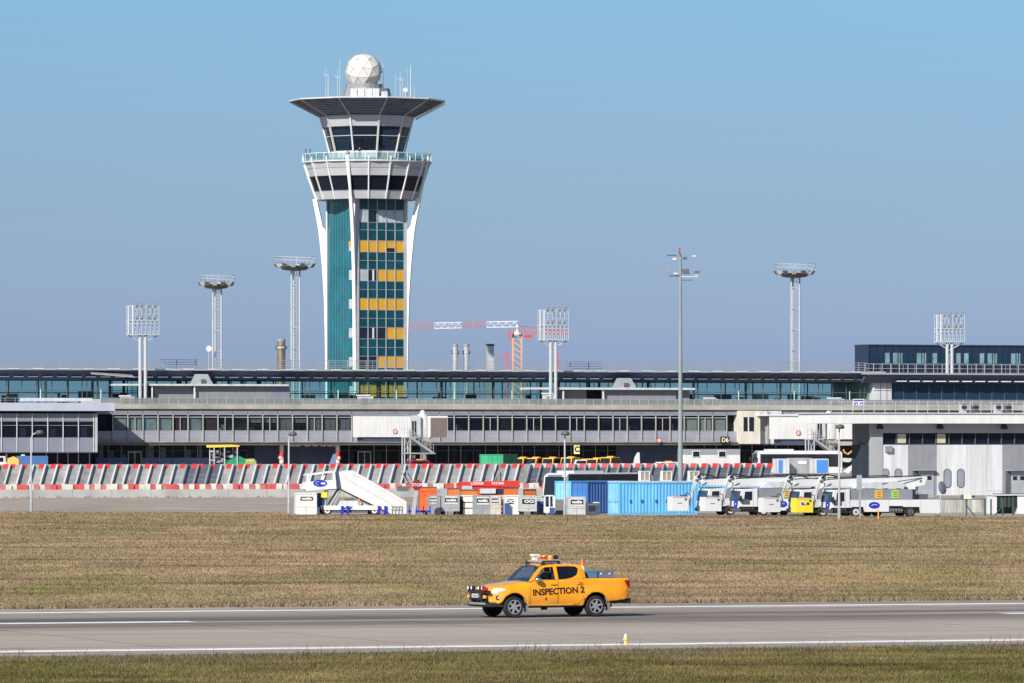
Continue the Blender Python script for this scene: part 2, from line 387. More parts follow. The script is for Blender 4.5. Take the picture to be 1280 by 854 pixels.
# ------------------------------------------------------------------ grass: uncountable, one object per kind
def blades(name, n, y0, y1, hw, hh, keep, mat, margin=1.5, lean=.5, ref=0):
    Y = np.exp(rng.uniform(math.log(y0), math.log(y1), n)) if ref else np.sqrt(rng.uniform(y0 * y0, y1 * y1, n)); k = rng.uniform(-640 * margin, 640 * margin, n) / FPX; X = k * Y
    ok = keep(X, Y); X, Y = X[ok], Y[ok]; n = len(X)
    hgt = hh * rng.uniform(.45, 1.25, n); w = hw * rng.uniform(.5, 1.3, n); a = rng.uniform(-.9, .9, n)
    if ref: w = w * Y / ref; hgt = hgt * (Y / ref) ** .8
    lx, ly = rng.normal(0, lean, n) * hgt, rng.normal(0, lean, n) * hgt
    v = np.zeros((n, 3, 3))
    v[:, 0] = np.stack([X - w * np.cos(a), Y - w * np.sin(a), np.full(n, -.01)], 1)
    v[:, 1] = np.stack([X + w * np.cos(a), Y + w * np.sin(a), np.full(n, -.01)], 1)
    v[:, 2] = np.stack([X + lx, Y + ly, hgt], 1)
    me = bpy.data.meshes.new(name); me.vertices.add(3 * n); me.vertices.foreach_set('co', v.reshape(-1))
    me.loops.add(3 * n); me.loops.foreach_set('vertex_index', np.arange(3 * n)); me.polygons.add(n)
    me.polygons.foreach_set('loop_start', np.arange(0, 3 * n, 3)); me.update(calc_edges=True); me.validate()
    me.materials.append(mat); o = bpy.data.objects.new(name, me); COL.objects.link(o); o['kind'] = 'stuff'
    return o
def q_(X, Y): return Y * RC - X * RS
edgeYv = np.vectorize(lambda p: edge_Y(p))
far_keep = lambda X, Y: (q_(X, Y) > QF + .15) & (Y < edgeYv(X / Y * FPX + 640))
near_keep = lambda X, Y: q_(X, Y) < QN - .1
weed_keep = lambda X, Y: (np.sin(X * .9) + np.sin(X * 2.3 + 1) + np.sin(X * .37 + 2) > rng.uniform(-1.2, 2.2, len(X))) & (q_(X, Y) < QN - .05) & (q_(X, Y) > QN - 1.6 * rng.uniform(0, 1, len(X)) ** 2)
gm_far, gm_near = grass_mat('dry_grass_blades', 0), grass_mat('greener_grass_blades', .10)
tag(blades('dry_grass', 780000, 214, 532, .05, .095, far_keep, gm_far, ref=420), 'dry tan and green mown grass between the runway and the apron', 'grass')
tag(blades('grass', 350000, 140, 186, .022, .11, near_keep, gm_near), 'greener rough grass along the near side of the runway', 'grass')
tag(blades('edge_weeds', 30000, 160, 186, .016, .36, weed_keep, M('dry_weed_stalks', (.16, .11, .085), .9, isl=.45)), 'brown weed stalks along the near runway edge', 'weeds')
crest = lambda X, Y: (X / Y * FPX + 640 > 366) & (Y < edgeYv(X / Y * FPX + 640) + .5) & (Y > edgeYv(X / Y * FPX + 640) - 7)
tag(blades('verge_grass', 90000, 478, 512, .05, .15, crest, gm_far), 'taller tan verge grass along the edge of the apron', 'grass')
rim = lambda X, Y: (q_(X, Y) < QN - .05) & (q_(X, Y) > QN - .6 - 5 * rng.uniform(0, 1, len(X)) ** 1.6 * (1.1 + .6 * np.sin(X * .5) + .4 * np.sin(X * 1.7)))
tag(blades('rim_grass', 150000, 158, 188, .02, .15, rim, M('brown_rim_grass', (.125, .098, .068), .9, isl=.5, scale=.8, var=.3)), 'dark brown withered grass bordering the near runway edge', 'grass')
fringe = lambda X, Y: (q_(X, Y) > QF - .1) & (q_(X, Y) < QF + 1.2 * rng.uniform(0, 1, len(X)) ** 2)
tag(blades('fringe_weeds', 60000, 214, 245, .03, .22, fringe, M('dark_verge_stalks', (.13, .09, .065), .9, isl=.45)), 'dark brown verge growth along the far runway edge', 'weeds')
# ================================================================== terminal building
T = FR(600, 1000, 20); VU = 7.0                      # VU: set-back of the glazed upper floor
zt = lambda py: T.z(py)                              # height of a row on the front (v = 0)
zu = lambda py: T.z(py, 600, VU)
term = fthing('terminal_building', 'long grey terminal with glazed upper floor and rows of dark windows behind the blast fence', 'terminal', T)
uL, uR = T.u(118), T.u(1330)
z_slab0, z_slab1 = zt(512), zt(506.3)
glz0, glz1 = zu(500), zu(476.6); roof1 = zu(464)
wl_l, wl_r = T.u(140.5), T.u(908)
NW = 42; wstep = (wl_r - wl_l) / NW
# core and back
mb = MB(); mb.box(uL, uR, 1.6, 34, zt(553), z_slab0 - .02, dark_in); mb.box(uL, uR, 3.2, 34, 0, zt(556.5), dark_in)
mb.build('interior_core', term)
b = MB(); b.box(uL, uR, -.35, 34, z_slab0, z_slab1, beige)
b.box(uL, uR, -.1, 1.5, z_slab0 - .14, z_slab0 - .003, dgrey); b.build('terrace_slab', term)
mb = MB(); mb.box(uL, uR, 0, 1.5, zt(518.5), z_slab0 - .143, navyl)
for i in range(NW + 25): mb.box(wl_l + i * wstep - .03, wl_l + i * wstep + .03, -.03, -.002, zt(518.5), z_slab0 - .15, dgrey)
mb.build('upper_panel_band', term)
mb = MB(); mb.box(wl_l - 3, T.u(975), .02, 1.2, zt(552.4), zt(539.2), M('spandrel_panel', (.27, .285, .34), .5, var=.12)); mb.box(wl_l - 3, T.u(975), -.02, .018, zt(546.3), zt(545.8), lgrey); mb.build('spandrel_band', term)  # lighter copy of the panel colour; the upper band keeps a shaded tone
mb = MB(); mb.box(uL, uR, -.55, 3.1, zt(556.6), zt(553.2), dgrey); mb.box(uL, T.u(940), -.75, .3, zt(553.197), zt(552.5), rust); mb.build('ledge', term)  # dark grey band paints the shadow under the slab edge
curtain = M('pale_curtain', (.34, .36, .33), .9, scale=3, streak=.1); blind = M('grey_blind', (.16, .165, .17), .8, var=.5, scale=6, streak=.05)
brownb = M('brown_blind', (.055, .028, .028), .9); tealc = M('teal_shade', (.27, .33, .34), .8, var=.4, scale=.5)
z0, z1 = zt(539), zt(518.6)
mbm = MB()
for i in range(NW + 1):
    x = wl_l + i * wstep; mbm.box(x - .07, x + .07, -.22, .0, zt(552.3), zt(518.6), cream)
mbm.box(wl_l - .07, wl_r + .07, -.24, -.215, zt(519.2), zt(518.65), cream); mbm.box(wl_l - .07, wl_r + .07, -.24, -.215, zt(552.3), zt(551.8), cream); mbm.build('mullion', term)
for i in range(NW):
    x0, x1 = wl_l + i * wstep + .09, wl_l + (i + 1) * wstep - .09
    px = 140.5 + (908 - 140.5) * (i + .5) / NW
    f = MB(); zt_ = zt(522)
    f.box(x0, x1, .0, .1, z1 - .08, z1, cream); f.box(x0, x1, .0, .1, z0, z0 + .08, cream); f.box(x0, x1, .0, .1, zt_ - .05, zt_ + .05, lgrey)
    if i % 3 == 1: f.box((x0 + x1) / 2 - .04, (x0 + x1) / 2 + .04, .0, .1, z0 + .08, zt_ - .05, lgrey)
    w = f.build('window', term)
    MB().box(x0, x1, .12, .15, z0 + .05, z1 - .05, win_glass if px < 450 or px > 850 else dk_glass).build('pane', w)
    c = None
    if px < 215: c = tealc
    elif px < 265: c = tealc if i % 2 else brownb
    elif 345 < px < 445: c = blind
    elif px > 812 and px < 860: c = brownb if i % 2 else None
    elif px > 860: c = curtain
    elif 690 < px < 712: c = brownb
    elif rng.random() < .38: c = blind
    if c:
        h0 = z0 + .06 if c is not blind or rng.random() < .6 else (z0 + z1) / 2
        MB().box(x0 + .02, x1 - .02, .3, .36, h0, zt_ - .1, c).build('blind', w)
    elif rng.random() < .6:
        d = MB()                                      # desks, plants and chairs seen through the pane
        for _ in range(3):
            a = rng.uniform(x0, x1 - .6); hgt = rng.uniform(.3, 1.1)
            d.box(a, a + rng.uniform(.2, .6), .7, 1.0, z0, z0 + hgt, [lgrey, blind, brownb, whited][rng.integers(4)])
        d.build('furniture', w)
# ground floor shop fronts, recessed under the slab
gz1 = zt(556.7)
for i in range(60):
    x0 = uL + 1 + i * 2.05; x1 = x0 + 2.0
    px = 640 + FPX * ((T.X0 + x0 * T.c) / (T.Y0 + x0 * T.s))
    if px > 1080: break
    if 316 < px < 424 or 772 < px < 856: continue
    f = MB(); f.box(x0, x0 + .08, 2.9, 3.05, 1.5, gz1, cream if i % 3 else dgrey); f.box(x0 + .08, x1, 2.9, 3.05, 4.35, 4.43, dgrey)
    if px < 275: f.box(x0 + .08, x1, 2.85, 3.0, 1.5, 3.3, M('blue_grey_panel', (.09, .15, .28), .6))
    w = f.build('shop_window', term)
    MB().box(x0 + .08, x1, 3.05, 3.09, 3.3 if px < 275 else 1.5, gz1 - .02, win_glass if px < 300 else dk_glass).build('pane', w)
    if rng.random() < .85:
        a = x0 + rng.uniform(.1, .7); h = rng.uniform(2.2, 4.6)
        MB().box(a, a + rng.uniform(.3, .9), 3.11, 3.16, 1.5, 1.5 + h, tealc if px < 290 and i % 3 else [tealc, blind, curtain, brownb][rng.integers(4)]).build('display_reflection', w)  # teal panels at the left mimic pale reflections in the glass
# doors
for px in (455, 168):
    x = T.u(px, 2.8); f = MB(); f.box(x - 1.1, x + 1.1, 2.6, 2.85, 1.5, 4.3, cream)
    d = f.build('door', term)
    for s in (-1, 1): MB().box(x + s * .52 - .42, x + s * .52 + .42, 2.55, 2.598, 1.6, 4.1, dk_glass).build('pane', d)
# light fittings under the slab and the two striped columns
for k, px in enumerate((352, 422)):
    x = T.u(px, .8); c = MB(); hh = (gz1 - 1.5) / 4
    for j in range(4): c.rod((x, .8, 1.5 + j * hh), (x, .8, 1.5 + (j + 1) * hh), .34, red if j % 2 == 0 else white, 10)
    c.build('striped_column', term)
for px in (365, 372, 384, 394, 404, 412, 420): MB().box(T.u(px) - .35, T.u(px) + .35, -.3, .6, gz1 - .16, gz1 - .01, white).build('ceiling_light', term)
MB().box(T.u(770, 3), T.u(858, 3), 2.9, 3.0, 1.5, gz1, navy).build('dark_bay_panel', term)  # plain navy panel filling the dark stretch of the ground floor
MB().box(T.u(318, 3), T.u(426, 3), 3.05, 3.15, 1.5, gz1, navy).build('dark_bay_panel', term)  # navy panel stands in for the shade inside the recess
# --- terrace: wired parapet, upper glazing, roof
pz = zt(498.6)
mesh_m = GLASS('wire_mesh_panel', (.9, .9, .9), .42, .6, (.24, .26, .26), 1.2)
rl = MB(); x = T.u(126); xe = T.u(1320)
rl.box(x, xe, -.02, .02, pz - .05, pz, lgrey); rl.box(x, xe, -.02, .02, z_slab1 + .05, z_slab1 + .1, lgrey)
while x < xe: rl.box(x - .03, x + .03, -.03, .03, z_slab1, pz, lgrey); x += 1.55
rp = rl.build('railing', term); MB().box(T.u(126), xe, .03, .05, z_slab1 + .03, pz - .06, mesh_m).build('mesh_infill', rp)
MB().box(uL, uR, VU - .6, VU + .6, z_slab1 + .003, glz0, lgrey).build('upper_plinth', term)
ug_l, ug_r = T.u(-30, VU), T.u(1092, VU)
n = 62; st = (ug_r - ug_l) / n
fm = MB()
gm = zu(489.8)
for i in range(n + 1):
    x = ug_l + i * st; fm.box(x - .05, x + .05, VU - .14, VU - .004, glz0, glz1, dgrey)
    if i % 3 == 1: fm.box(x + st * .3, x + st * .3 + .07, VU - .12, VU - .004, glz0, glz1, dgrey)
    if i % 4 == 0: fm.box(x + .5, x + .62, VU - .2, VU - .1, glz0, zu(488), M('mint_post', (.45, .70, .62), .5))
fm.box(ug_l, ug_r, VU - .1, VU - .003, gm - .05, gm + .05, dgrey); fm.box(ug_l, ug_r, VU - .12, VU - .005, glz0, glz0 + .1, dgrey)
fm.build('glazing_frame', term)
for i in range(n):
    x = ug_l + i * st; MB().box(x + .03, x + st - .03, VU, VU + .03, glz0, glz1, teal_glass).build('terrace_window', term)
bk = MB(); D = 23
for i in range(n // 2 + 1): bk.box(ug_l + i * st * 2 - .08, ug_l + i * st * 2 + .08, D, D + .15, z_slab1, glz1, dgrey)
bk.box(ug_l, ug_r, D, D + .1, gm - .3, gm - .15, dgrey); bk.build('rear_glazing_frame', term)
MB().box(ug_l, ug_r, D + .16, D + .19, z_slab1, glz1, teal_glass).build('rear_glazing', term)
inn = MB()
for i in range(70):
    a = rng.uniform(ug_l + 2, ug_r - 2); v = rng.uniform(10, 20); h = rng.uniform(.4, 1.3)
    if rng.random() < .28: inn.rod((a, v, z_slab1), (a, v, glz1), .22, [whited, dgrey][rng.integers(2)], 8)
    else: inn.box(a, a + rng.uniform(.3, 2.2), v, v + .5, z_slab1 + .002, glz0 + h, [dgrey, mgrey, whited, navy][rng.integers(4)])
inn.build('lounge_furniture', term)
# roof: dark sloping eave with pale clerestory dashes under a thin bright edge
rf = MB(); e0, e1 = T.u(-40, VU - 2), T.u(1092, VU - 2)
v0, v1 = VU - 2.2, D + 3
rf.add([(e0, v0 + 1.6, glz1), (e1, v0 + 1.6, glz1), (e1, v1, glz1), (e0, v1, glz1), (e0, v0, roof1 - .15), (e1, v0, roof1 - .15), (e1, v1, roof1 - .15), (e0, v1, roof1 - .15)],
       [(0, 3, 2, 1), (4, 5, 6, 7), (0, 1, 5, 4), (1, 2, 6, 5), (2, 3, 7, 6), (3, 0, 4, 7)], navy)
roof = rf.build('roof', term)
re_ = MB(); re_.box(e0, e1, v0 - .5, v1 + .4, roof1 - .147, roof1 + .10, galv)
i = 0; x = e0
while x < e1:
    re_.box(x, x + 1.9, v0 - .62, v0 - .5, roof1 - .12 + .10 * (i % 2), roof1 + .13 + .02 * (i % 3), whited if i % 2 else galv); x += 2.0; i += 1
re_.build('roof_edge', roof)
da = MB(); x = e0 + .5
while x < e1 - 2: da.box(x, x + 1.55, v0 + .66, v0 + .98, zu(473.6), zu(472.5), M('pale_clerestory', (.66, .70, .80), .35)); x += 2.3
da.build('clerestory_strip', roof)
def railing(x0, x1, v, zb, zt_, step, mat, parent, name='railing', rails=3, pw=.03, rw=.02):
    m = MB()
    for k in range(rails):
        z = zb + (zt_ - zb) * (k + 1) / rails; m.box(x0, x1, v - rw, v + rw, z - rw, z + rw, mat)
    x = x0
    while x <= x1: m.box(x - pw, x + pw, v - pw, v + pw, zb, zt_ + pw, mat); x += step
    return m.build(name, parent)
railing(e0, e1, v0 + 3, roof1 + .1, zu(451.5), 3.1, mgrey, term, 'roof_railing', 4, .05, .035)
railing(e0, e1, v1 - 3, roof1 + .1, zu(451.5) + .1, 3.1, mgrey, term, 'roof_railing', 2)
# the bright sloping roof end at the left and the white ledge
s = MB(); s.hexa([(T.u(112, 4), 3.2, zu(470)), (T.u(168, 4), 3.2, zu(474)), (T.u(168, 6), 9, zu(466)), (T.u(130, 6), 9, zu(464)), (T.u(112, 4), 3.2, zu(469)), (T.u(165, 4), 3.2, zu(472.5)), (T.u(165, 6), 9, zu(464.5)), (T.u(118, 6), 9, zu(462))], galv)
s.build('sloping_roof_end', term)
MB().box(T.u(28, 1), T.u(114, 1), .4, 2.4, zt(503), zt(499), whited).build('white_ledge', term)
# right end block of the upper floor
zr = lambda py: T.z(py, 1180, VU)
rb = MB(); rb.box(T.u(1087, VU), T.u(1110, VU), VU - 1.5, D, z_slab1, zr(479), whited)
for px in (1096, 1104): rb.box(T.u(px, VU) - .04, T.u(px, VU) + .04, VU - 1.53, VU - 1.503, z_slab1, zr(479), dgrey)
rb.box(T.u(1088, VU), T.u(1110, VU), VU - 1.53, VU - 1.503, zr(489), zr(488.3), dgrey); rb.build('end_panel_wall', term)
x0, x1 = T.u(1110.5, VU), T.u(1330, VU); n2 = 14; s2 = (x1 - x0) / n2
fm = MB()
for i in range(n2 + 1): fm.box(x0 + i * s2 - .05, x0 + i * s2 + .05, VU - 1.1, VU - .98, zr(503), zr(479), dgrey)
fm.box(x0, x1, VU - 1.1, VU - .98, zr(479.6), zr(479), dgrey); fm.box(x0, x1, VU - 1.1, VU - .98, zr(503), zr(502.4), dgrey)
fm.build('end_glazing_frame', term)
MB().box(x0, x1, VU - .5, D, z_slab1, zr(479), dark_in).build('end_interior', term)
for i in range(n2): MB().box(x0 + i * s2 + .05, x0 + (i + 1) * s2 - .05, VU - 1.05, VU - 1.0, zr(502.5), zr(479), blue_glass).build('end_window', term)
MB().box(T.u(1087, VU), x1, VU - 1.2, VU - .9, z_slab1, zr(502.6), lgrey).build('end_plinth', term)
rf = MB(); a0, a1 = T.u(1072, VU), x1
rf.hexa([(a0, VU - 2.2, zr(478.9)), (a1, VU - 2.2, zr(478.9)), (a1, D + 4, zr(478.9)), (a0, D + 4, zr(478.9)), (a0, VU - 3.6, zr(469)), (a1, VU - 3.6, zr(469)), (a1, D + 4, zr(469)), (a0, D + 4, zr(469))], navy)
rf.box(a0 - .4, a1, VU - 4, D + 4.4, zr(468.9), zr(467), galv)
x = T.u(1112, VU)
while x < a1 - 2: rf.box(x, x + 1.7, VU - 3.0, VU - 2.2, zr(477.6), zr(476.4), M('pale_clerestory')); x += 2.3
rf.build('end_roof', term)
railing(a0, a1, VU - 3, zr(467), zr(455.5), 1.5, lgrey, term, 'end_roof_railing', 2, .035, .025)
# flat canopies on the terrace
def canopy(pxa, pxb, pya, pyb, posts, walls, vent):
    v0, v1 = 1.2, 5.6; z = lambda py: T.z(py, 600, 2)
    m = MB(); m.box(T.u(pxa, v0), T.u(pxb, v0), v0, v1, z(pyb), z(pya), whited); c = m.build('terrace_canopy', term)
    for px in posts: MB().box(T.u(px, 1.6) - .11, T.u(px, 1.6) + .11, 1.5, 1.7, z_slab1, z(pyb), white).build('post', c)
    for (pa, pb, vv, mt) in walls: MB().box(T.u(pa, vv), T.u(pb, vv), vv, vv + .25, z_slab1, z(pyb) - .004, mt).build('wall_panel', c)
    if vent:
        pa, pb, ya = vent; u0, u1 = T.u(pa, 3), T.u(pb, 3); k = (u1 - u0) * .2
        MB().hexa([(u0, 2.2, z(pya) + .004), (u1, 2.2, z(pya) + .004), (u1, 4.6, z(pya) + .004), (u0, 4.6, z(pya) + .004), (u0 + k, 2.8, z(ya)), (u1 - k, 2.8, z(ya)), (u1 - k, 4, z(ya)), (u0 + k, 4, z(ya))], galv).build('roof_vent', c)
        MB().box(u0 + k * 1.8, u1 - k * 1.9, 2.15, 2.19, z(pya) + .1, z(pya) + .75, dgrey).build('vent_grille', c)
fluted = M('fluted_grey_cladding', (.23, .24, .26), .7, var=.12, scale=3, streak=.05)
canopy(147, 361, 481.3, 483.6, (190, 243), ((164, 172, 3.4, teal_glass), (172, 193, 4.4, dgrey), (193, 242, 2.6, fluted), (243, 338, 2.2, fluted), (338, 362, 2.2, navyl)), (241, 264, 469))
canopy(662, 869, 484.2, 486.8, (704, 754), ((697, 733, 3.0, fluted), (733, 752, 4.8, dark_in), (754, 845, 2.2, fluted), (845, 862, 2.6, navyl)), (769, 793, 472))
# roof plant boxes on the terrace
def ac_box(px, py0, py1, w, lab):
    t = thing('air_handling_unit', lab, 'air handler', (T.X0 + T.u(px) * T.c - .5 * T.s, T.Y0 + T.u(px) * T.s + .5 * T.c, z_slab1), T.a, 'plant boxes on the terrace')
    h = zt(py0) - z_slab1
    MB().box(-w / 2, w / 2, .3, 1.3, 0, h, whited).build('casing', t); MB().box(-w / 2 - .15, w / 2 - .5, .2, 1.4, h, h + .22, white).build('cowl', t)
    MB().box(-w * .3, w * .1, .27, .298, h * .25, h * .8, mgrey).build('louvre', t)
ac_box(460, 495.5, 506, 2.3, 'white plant box on the terrace above the jet bridge with the brown end')
ac_box(893, 498, 506, 2.0, 'white plant box on the terrace right of the tall lamp mast')
ac_box(690, 492.5, 506, 1.9, 'white plant box at the foot of the floodlight poles right of the crane')
ac_box(162, 497, 506, 2.0, 'white plant box at the foot of the leftmost floodlight poles')
ac_box(1049, 497.5, 506, 2.4, 'white plant box on the terrace near the blue and white banner')
# curved stair block at the right of the first floor
sb = MB(); a, b2 = T.u(921), T.u(945)
sb.box(a, b2, -1.8, 1.4, zt(555), zt(513), M('weathered_cream_wall', (.62, .59, .51), .8, var=.25, scale=.5, streak=.3)); sb.box(b2 + .02, T.u(975), -.6, 1.4, zt(555), zt(513), whited)
sb.build('stair_block', term)
for (pa, pb) in ((924, 929), (931, 937), (947, 957), (959, 971)):
    vv = -1.85 if pb < 940 else -.65
    MB().box(T.u(pa), T.u(pb), vv, vv + .04, zt(539), zt(521), curtain if pa > 940 else dkpane).build('stair_window', term)
for px in (942, 957): MB().box(T.u(px) - .12, T.u(px) + .12, -1.0, -.62, zt(555), zt(513), cream).build('pilaster', term)
MB().box(T.u(940), T.u(1060), -2.6, .5, zt(519.5), zt(517.2), white).build('entrance_canopy', term)
# banner on the railing
bn = thing('banner', 'blue white and red banner hung on the terrace railing', 'banner', (T.X0 + T.u(1073) * T.c, T.Y0 + T.u(1073) * T.s, 0), T.a)
zb = lambda py: T.z(py, 1073)
MB().box(-1.0, 1.0, -.10, -.07, zb(510), zb(498.8), white).build('sheet', bn)
m = MB(); m.box(-.9, .85, -.115, -.102, zb(501.4), zb(499.9), logo_blue); m.box(-.75, -.15, -.115, -.102, zb(508.4), zb(503.2), logo_blue); m.box(-.55, -.25, -.118, -.116, zb(507), zb(504.5), white)
for (x, y) in ((.2, 503.4), (.55, 503.4), (.25, 506.6), (.6, 506.6)): m.box(x, x + .24, -.115, -.102, zb(y + 2), zb(y), logo_blue)
m.build('emblem', bn)
MB().box(-1.02, 1.4, -.12, -.103, zb(512), zb(510), redf).build('red_stripe', bn)

# ================================================================== signs on the terminal
def ring_sign(name, px, py, fr, v, r, lab, txt, post=True, grp='round gate number signs'):
    t = thing(name, lab, 'sign', (fr.X0 + fr.u(px, v) * fr.c - v * fr.s, fr.Y0 + fr.u(px, v) * fr.s + v * fr.c, 0), fr.a, grp)
    z = fr.z(py, px, v)
    MB().rod((0, 0, z), (0, .06, z), r, red, 20).build('rim', t); MB().rod((0, -.015, z), (0, -.002, z), r * .66, white, 20).build('face', t)
    text_mesh(txt, r * 1.0, black, t, (0, -.02, z)); return t
ring_sign('speed_sign', 824, 550.5, T, -1.0, .42, 'round red rimmed white sign on the slab edge left of the tall mast', '0')
ring_sign('speed_sign', 350.5, 572, T, -.6, .40, 'round red rimmed sign on the left striped column', '1')
ring_sign('speed_sign', 423, 572.5, T, -.6, .40, 'round red rimmed sign on the right striped column', '1')
t = thing('stand_sign', 'small black stand number sign with pale digits on the slab edge', 'sign', (T.X0 + T.u(903.5) * T.c, T.Y0 + T.u(903.5) * T.s, 0), T.a)
MB().box(-.75, .75, -1.0, -.8, zt(554.5) , zt(545.8), black).build('board', t); text_mesh('D6', .95, M('pale_yellow_lettering', (.8, .75, .45), .5), t, (0, -1.012, zt(550.2)), bold=.02)
t = thing('gate_sign', 'yellow gate letter sign hung below the slab', 'sign', (T.X0 + T.u(721, -1) * T.c + T.s, T.Y0 + T.u(721, -1) * T.s - T.c, 0), T.a)
MB().box(-.45, .45, -.1, .1, T.z(567.5, 721), T.z(556.7, 721), M('pale_yellow_sign', (.8, .74, .35), .5)).build('board', t)
text_mesh('C', 1.2, black, t, (0, -.112, T.z(562, 721)), bold=.05)

# ================================================================== annex at the left
A = FR(60, 968, 20); za = lambda py: A.z(py)
anx = fthing('terminal_annex', 'projecting grey office block with pale flat roof at the left edge', 'building', A)
al, ar = A.u(-70), A.u(121.5)
m = MB(); m.box(A.u(-70), A.u(141), -1.2, 16, za(513.7), za(503.6), M('pale_lavender_fascia', (.40, .43, .51), .5, var=.08)); m.box(A.u(-70), A.u(139), -.9, 16, za(514.6), za(513.74), dgrey); m.build('roof', anx)
MB().box(al, ar - .05, .5, 25, za(566), za(514.65), dark_in).build('interior_core', anx)
m = MB(); m.box(al, ar, 0, .45, za(526.5), za(517), navyl); m.box(al, ar, 0, .45, za(565), za(547.8), navyl); m.box(al, ar, -.1, .5, za(566.2), za(565.02), dgrey); m.build('facade_panel', anx)
ws = (A.u(117) - A.u(1.6)) / 6
mm_ = MB()
for i in range(-4, 7):
    x = A.u(1.6) + i * ws; mm_.box(x - .06, x + .06, -.12, -.002, za(565), za(517), whited)
mm_.box(ar - .35, ar, -.14, -.003, za(565), za(517), lgrey); mm_.build('mullion', anx)
for i in range(-4, 6):
    x0 = A.u(1.6) + i * ws + .06; x1 = x0 + ws - .12
    w = MB().box(x0, x1, .1, .2, za(532.2), za(531.6), mgrey).box(x0, x1, .1, .2, za(527.4), za(526.6), mgrey).box(x0, x1, .1, .2, za(547.7), za(547), mgrey).build('window', anx)
    MB().box(x0, x1, .22, .25, za(547), za(527.4), dk_glass).build('pane', w)
    if i % 2: MB().box(x0 + .3, x0 + 1.4, .28, .33, za(546), za(536 - (i % 3)), tealc).build('blind', w)
m = MB()
for px in (58, 72, 85, 98, 112): m.box(A.u(px, 4) - .08, A.u(px, 4) + .08, 4, 4.15, 0, za(566.3), lgrey)
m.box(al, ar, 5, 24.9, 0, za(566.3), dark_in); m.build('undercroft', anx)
railing(al, A.u(118), .5, za(503.6), za(497.5), 1.6, lgrey, anx, 'roof_railing', 2, .02, .012)

# ================================================================== office block behind the right end
O = FR(1086, 1075, 20); zo = lambda py: O.z(py)
off = fthing('office_block', 'dark blue glass office block rising behind the terminal roof', 'building', O)
ow = O.u(1360)
MB().box(0, ow, .3, 6, 0, zo(430.6) - .1, M('dark_blue_cladding', (.014, .028, .062), .3, spec=.5)).build('wall', off)
MB().box(-.1, ow, .05, 6.1, zo(431.6), zo(430.4), navy).build('roof_edge', off)
m = MB()
for i in range(40): m.box(i * 1.45, i * 1.45 + .07, .12, .298, zo(470), zo(432.7), M('office_mullion', (.02, .032, .07), .4))
m.build('mullion', off)
for i in range(30):
    u = 1.2 + i * 1.45 + (.3 if i % 3 else 0)
    MB().box(u, u + (.95 if i % 3 else .7), .22, .26, zo(454), zo(441), M('lit_office_pane', (.17, .30, .33), .15, var=.35, scale=.8) if i % 4 else blue_glass).build('window', off)
railing(-.2, ow, -.4, zo(470), zo(456), 2.1, mgrey, off, 'access_railing', 3, .03, .02)

# ================================================================== gate building at the right
Gt = FR(1180, 690, 20); zg = lambda py: Gt.z(py)
gb = fthing('gate_building', 'white and grey gate building with a wide white flat roof at the right edge', 'building', Gt)
gl, gr = Gt.u(1088), Gt.u(1400)
gpale = M('grey_cladding_band', (.33, .34, .36), .6, var=.08); wcor = M('white_ribbed_cladding', (.57, .58, .60), .55, var=.2, scale=1.4, streak=.08); gcor = M('grey_ribbed_cladding', (.23, .24, .265), .6, var=.1)
m = MB(); m.box(Gt.u(1036, -1.5), gr, -1.7, 7, zg(529.5), zg(517.5), white); m.box(Gt.u(1034, -1.5), gr, -1.85, 7.1, zg(517.47), zg(516.3), whited); m.build('roof', gb)
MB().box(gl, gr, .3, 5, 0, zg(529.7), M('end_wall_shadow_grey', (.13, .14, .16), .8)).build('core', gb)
MB().box(gl, gr, 0, .296, zg(541.5), zg(529.8), gpale).build('upper_band', gb)
MB().box(gl, Gt.u(1103), -.1, .296, 0, zg(541.6), gpale).build('corner_pier', gb)
x = Gt.u(1103.5); xe = gr; i = 0
while x < xe - 1.4:
    w = MB().box(x, x + .07, .0, .2, zg(556), zg(541.7), dgrey).box(x + .07, x + 1.5, .0, .2, zg(556), zg(555.2), dgrey).build('window', gb)
    MB().box(x + .07, x + 1.5, .14, .18, zg(555.2), zg(541.7), dk_glass).build('pane', w)
    if i in (1, 4, 12): MB().box(x + .2, x + 1.2, .10, .13, zg(554), zg(542.4), M('lit_blind', (.45, .43, .33), .7)).build('blind', w)
    x += 1.55; i += 1
def ribbed(pa, pb, mat, name='cladding_panel'):
    m = MB(); a, b_ = Gt.u(pa), Gt.u(pb); m.box(a, b_, .0, .29, 0, zg(556.2), mat); n = max(2, round((b_ - a) / .95))
    for k in range(1, n): m.box(a + (b_ - a) * k / n - .025, a + (b_ - a) * k / n + .025, -.03, -.001, 0, zg(556.2), mat)
    return m.build(name, gb)
ribbed(1103, 1135, wcor); ribbed(1135, 1171, gcor); ribbed(1171, 1253, wcor); ribbed(1253, 1345, gcor)
def slot(pa, pb, ya, yb):
    a, b_, z0, z1 = Gt.u(pa), Gt.u(pb), zg(yb), zg(ya); c = (a + b_) / 2; r = (b_ - a) / 2; e = .5
    def o(k):
        R_ = r * k; return [(c + R_ * math.cos(t), z1 - r + R_ * e * 1.8 * math.sin(t)) for t in np.linspace(0, math.pi, 9)] + [(c + R_ * math.cos(t), z0 + r + R_ * e * 1.8 * math.sin(t)) for t in np.linspace(math.pi, 2 * math.pi, 9)]
    f = MB().prism(o(1.25), -.05, -.002, dgrey).build('rounded_window', gb); MB().prism(o(1.0), -.08, -.053, M('cool_pane', (.25, .28, .33), .12, spec=.6)).build('pane', f)
for a in ((1103.5, 1110.5, 586, 611), (1119, 1126.5, 586, 611), (1180.2, 1188, 586.5, 609.5), (1197, 1204.5, 586.5, 609.5)): slot(*a)
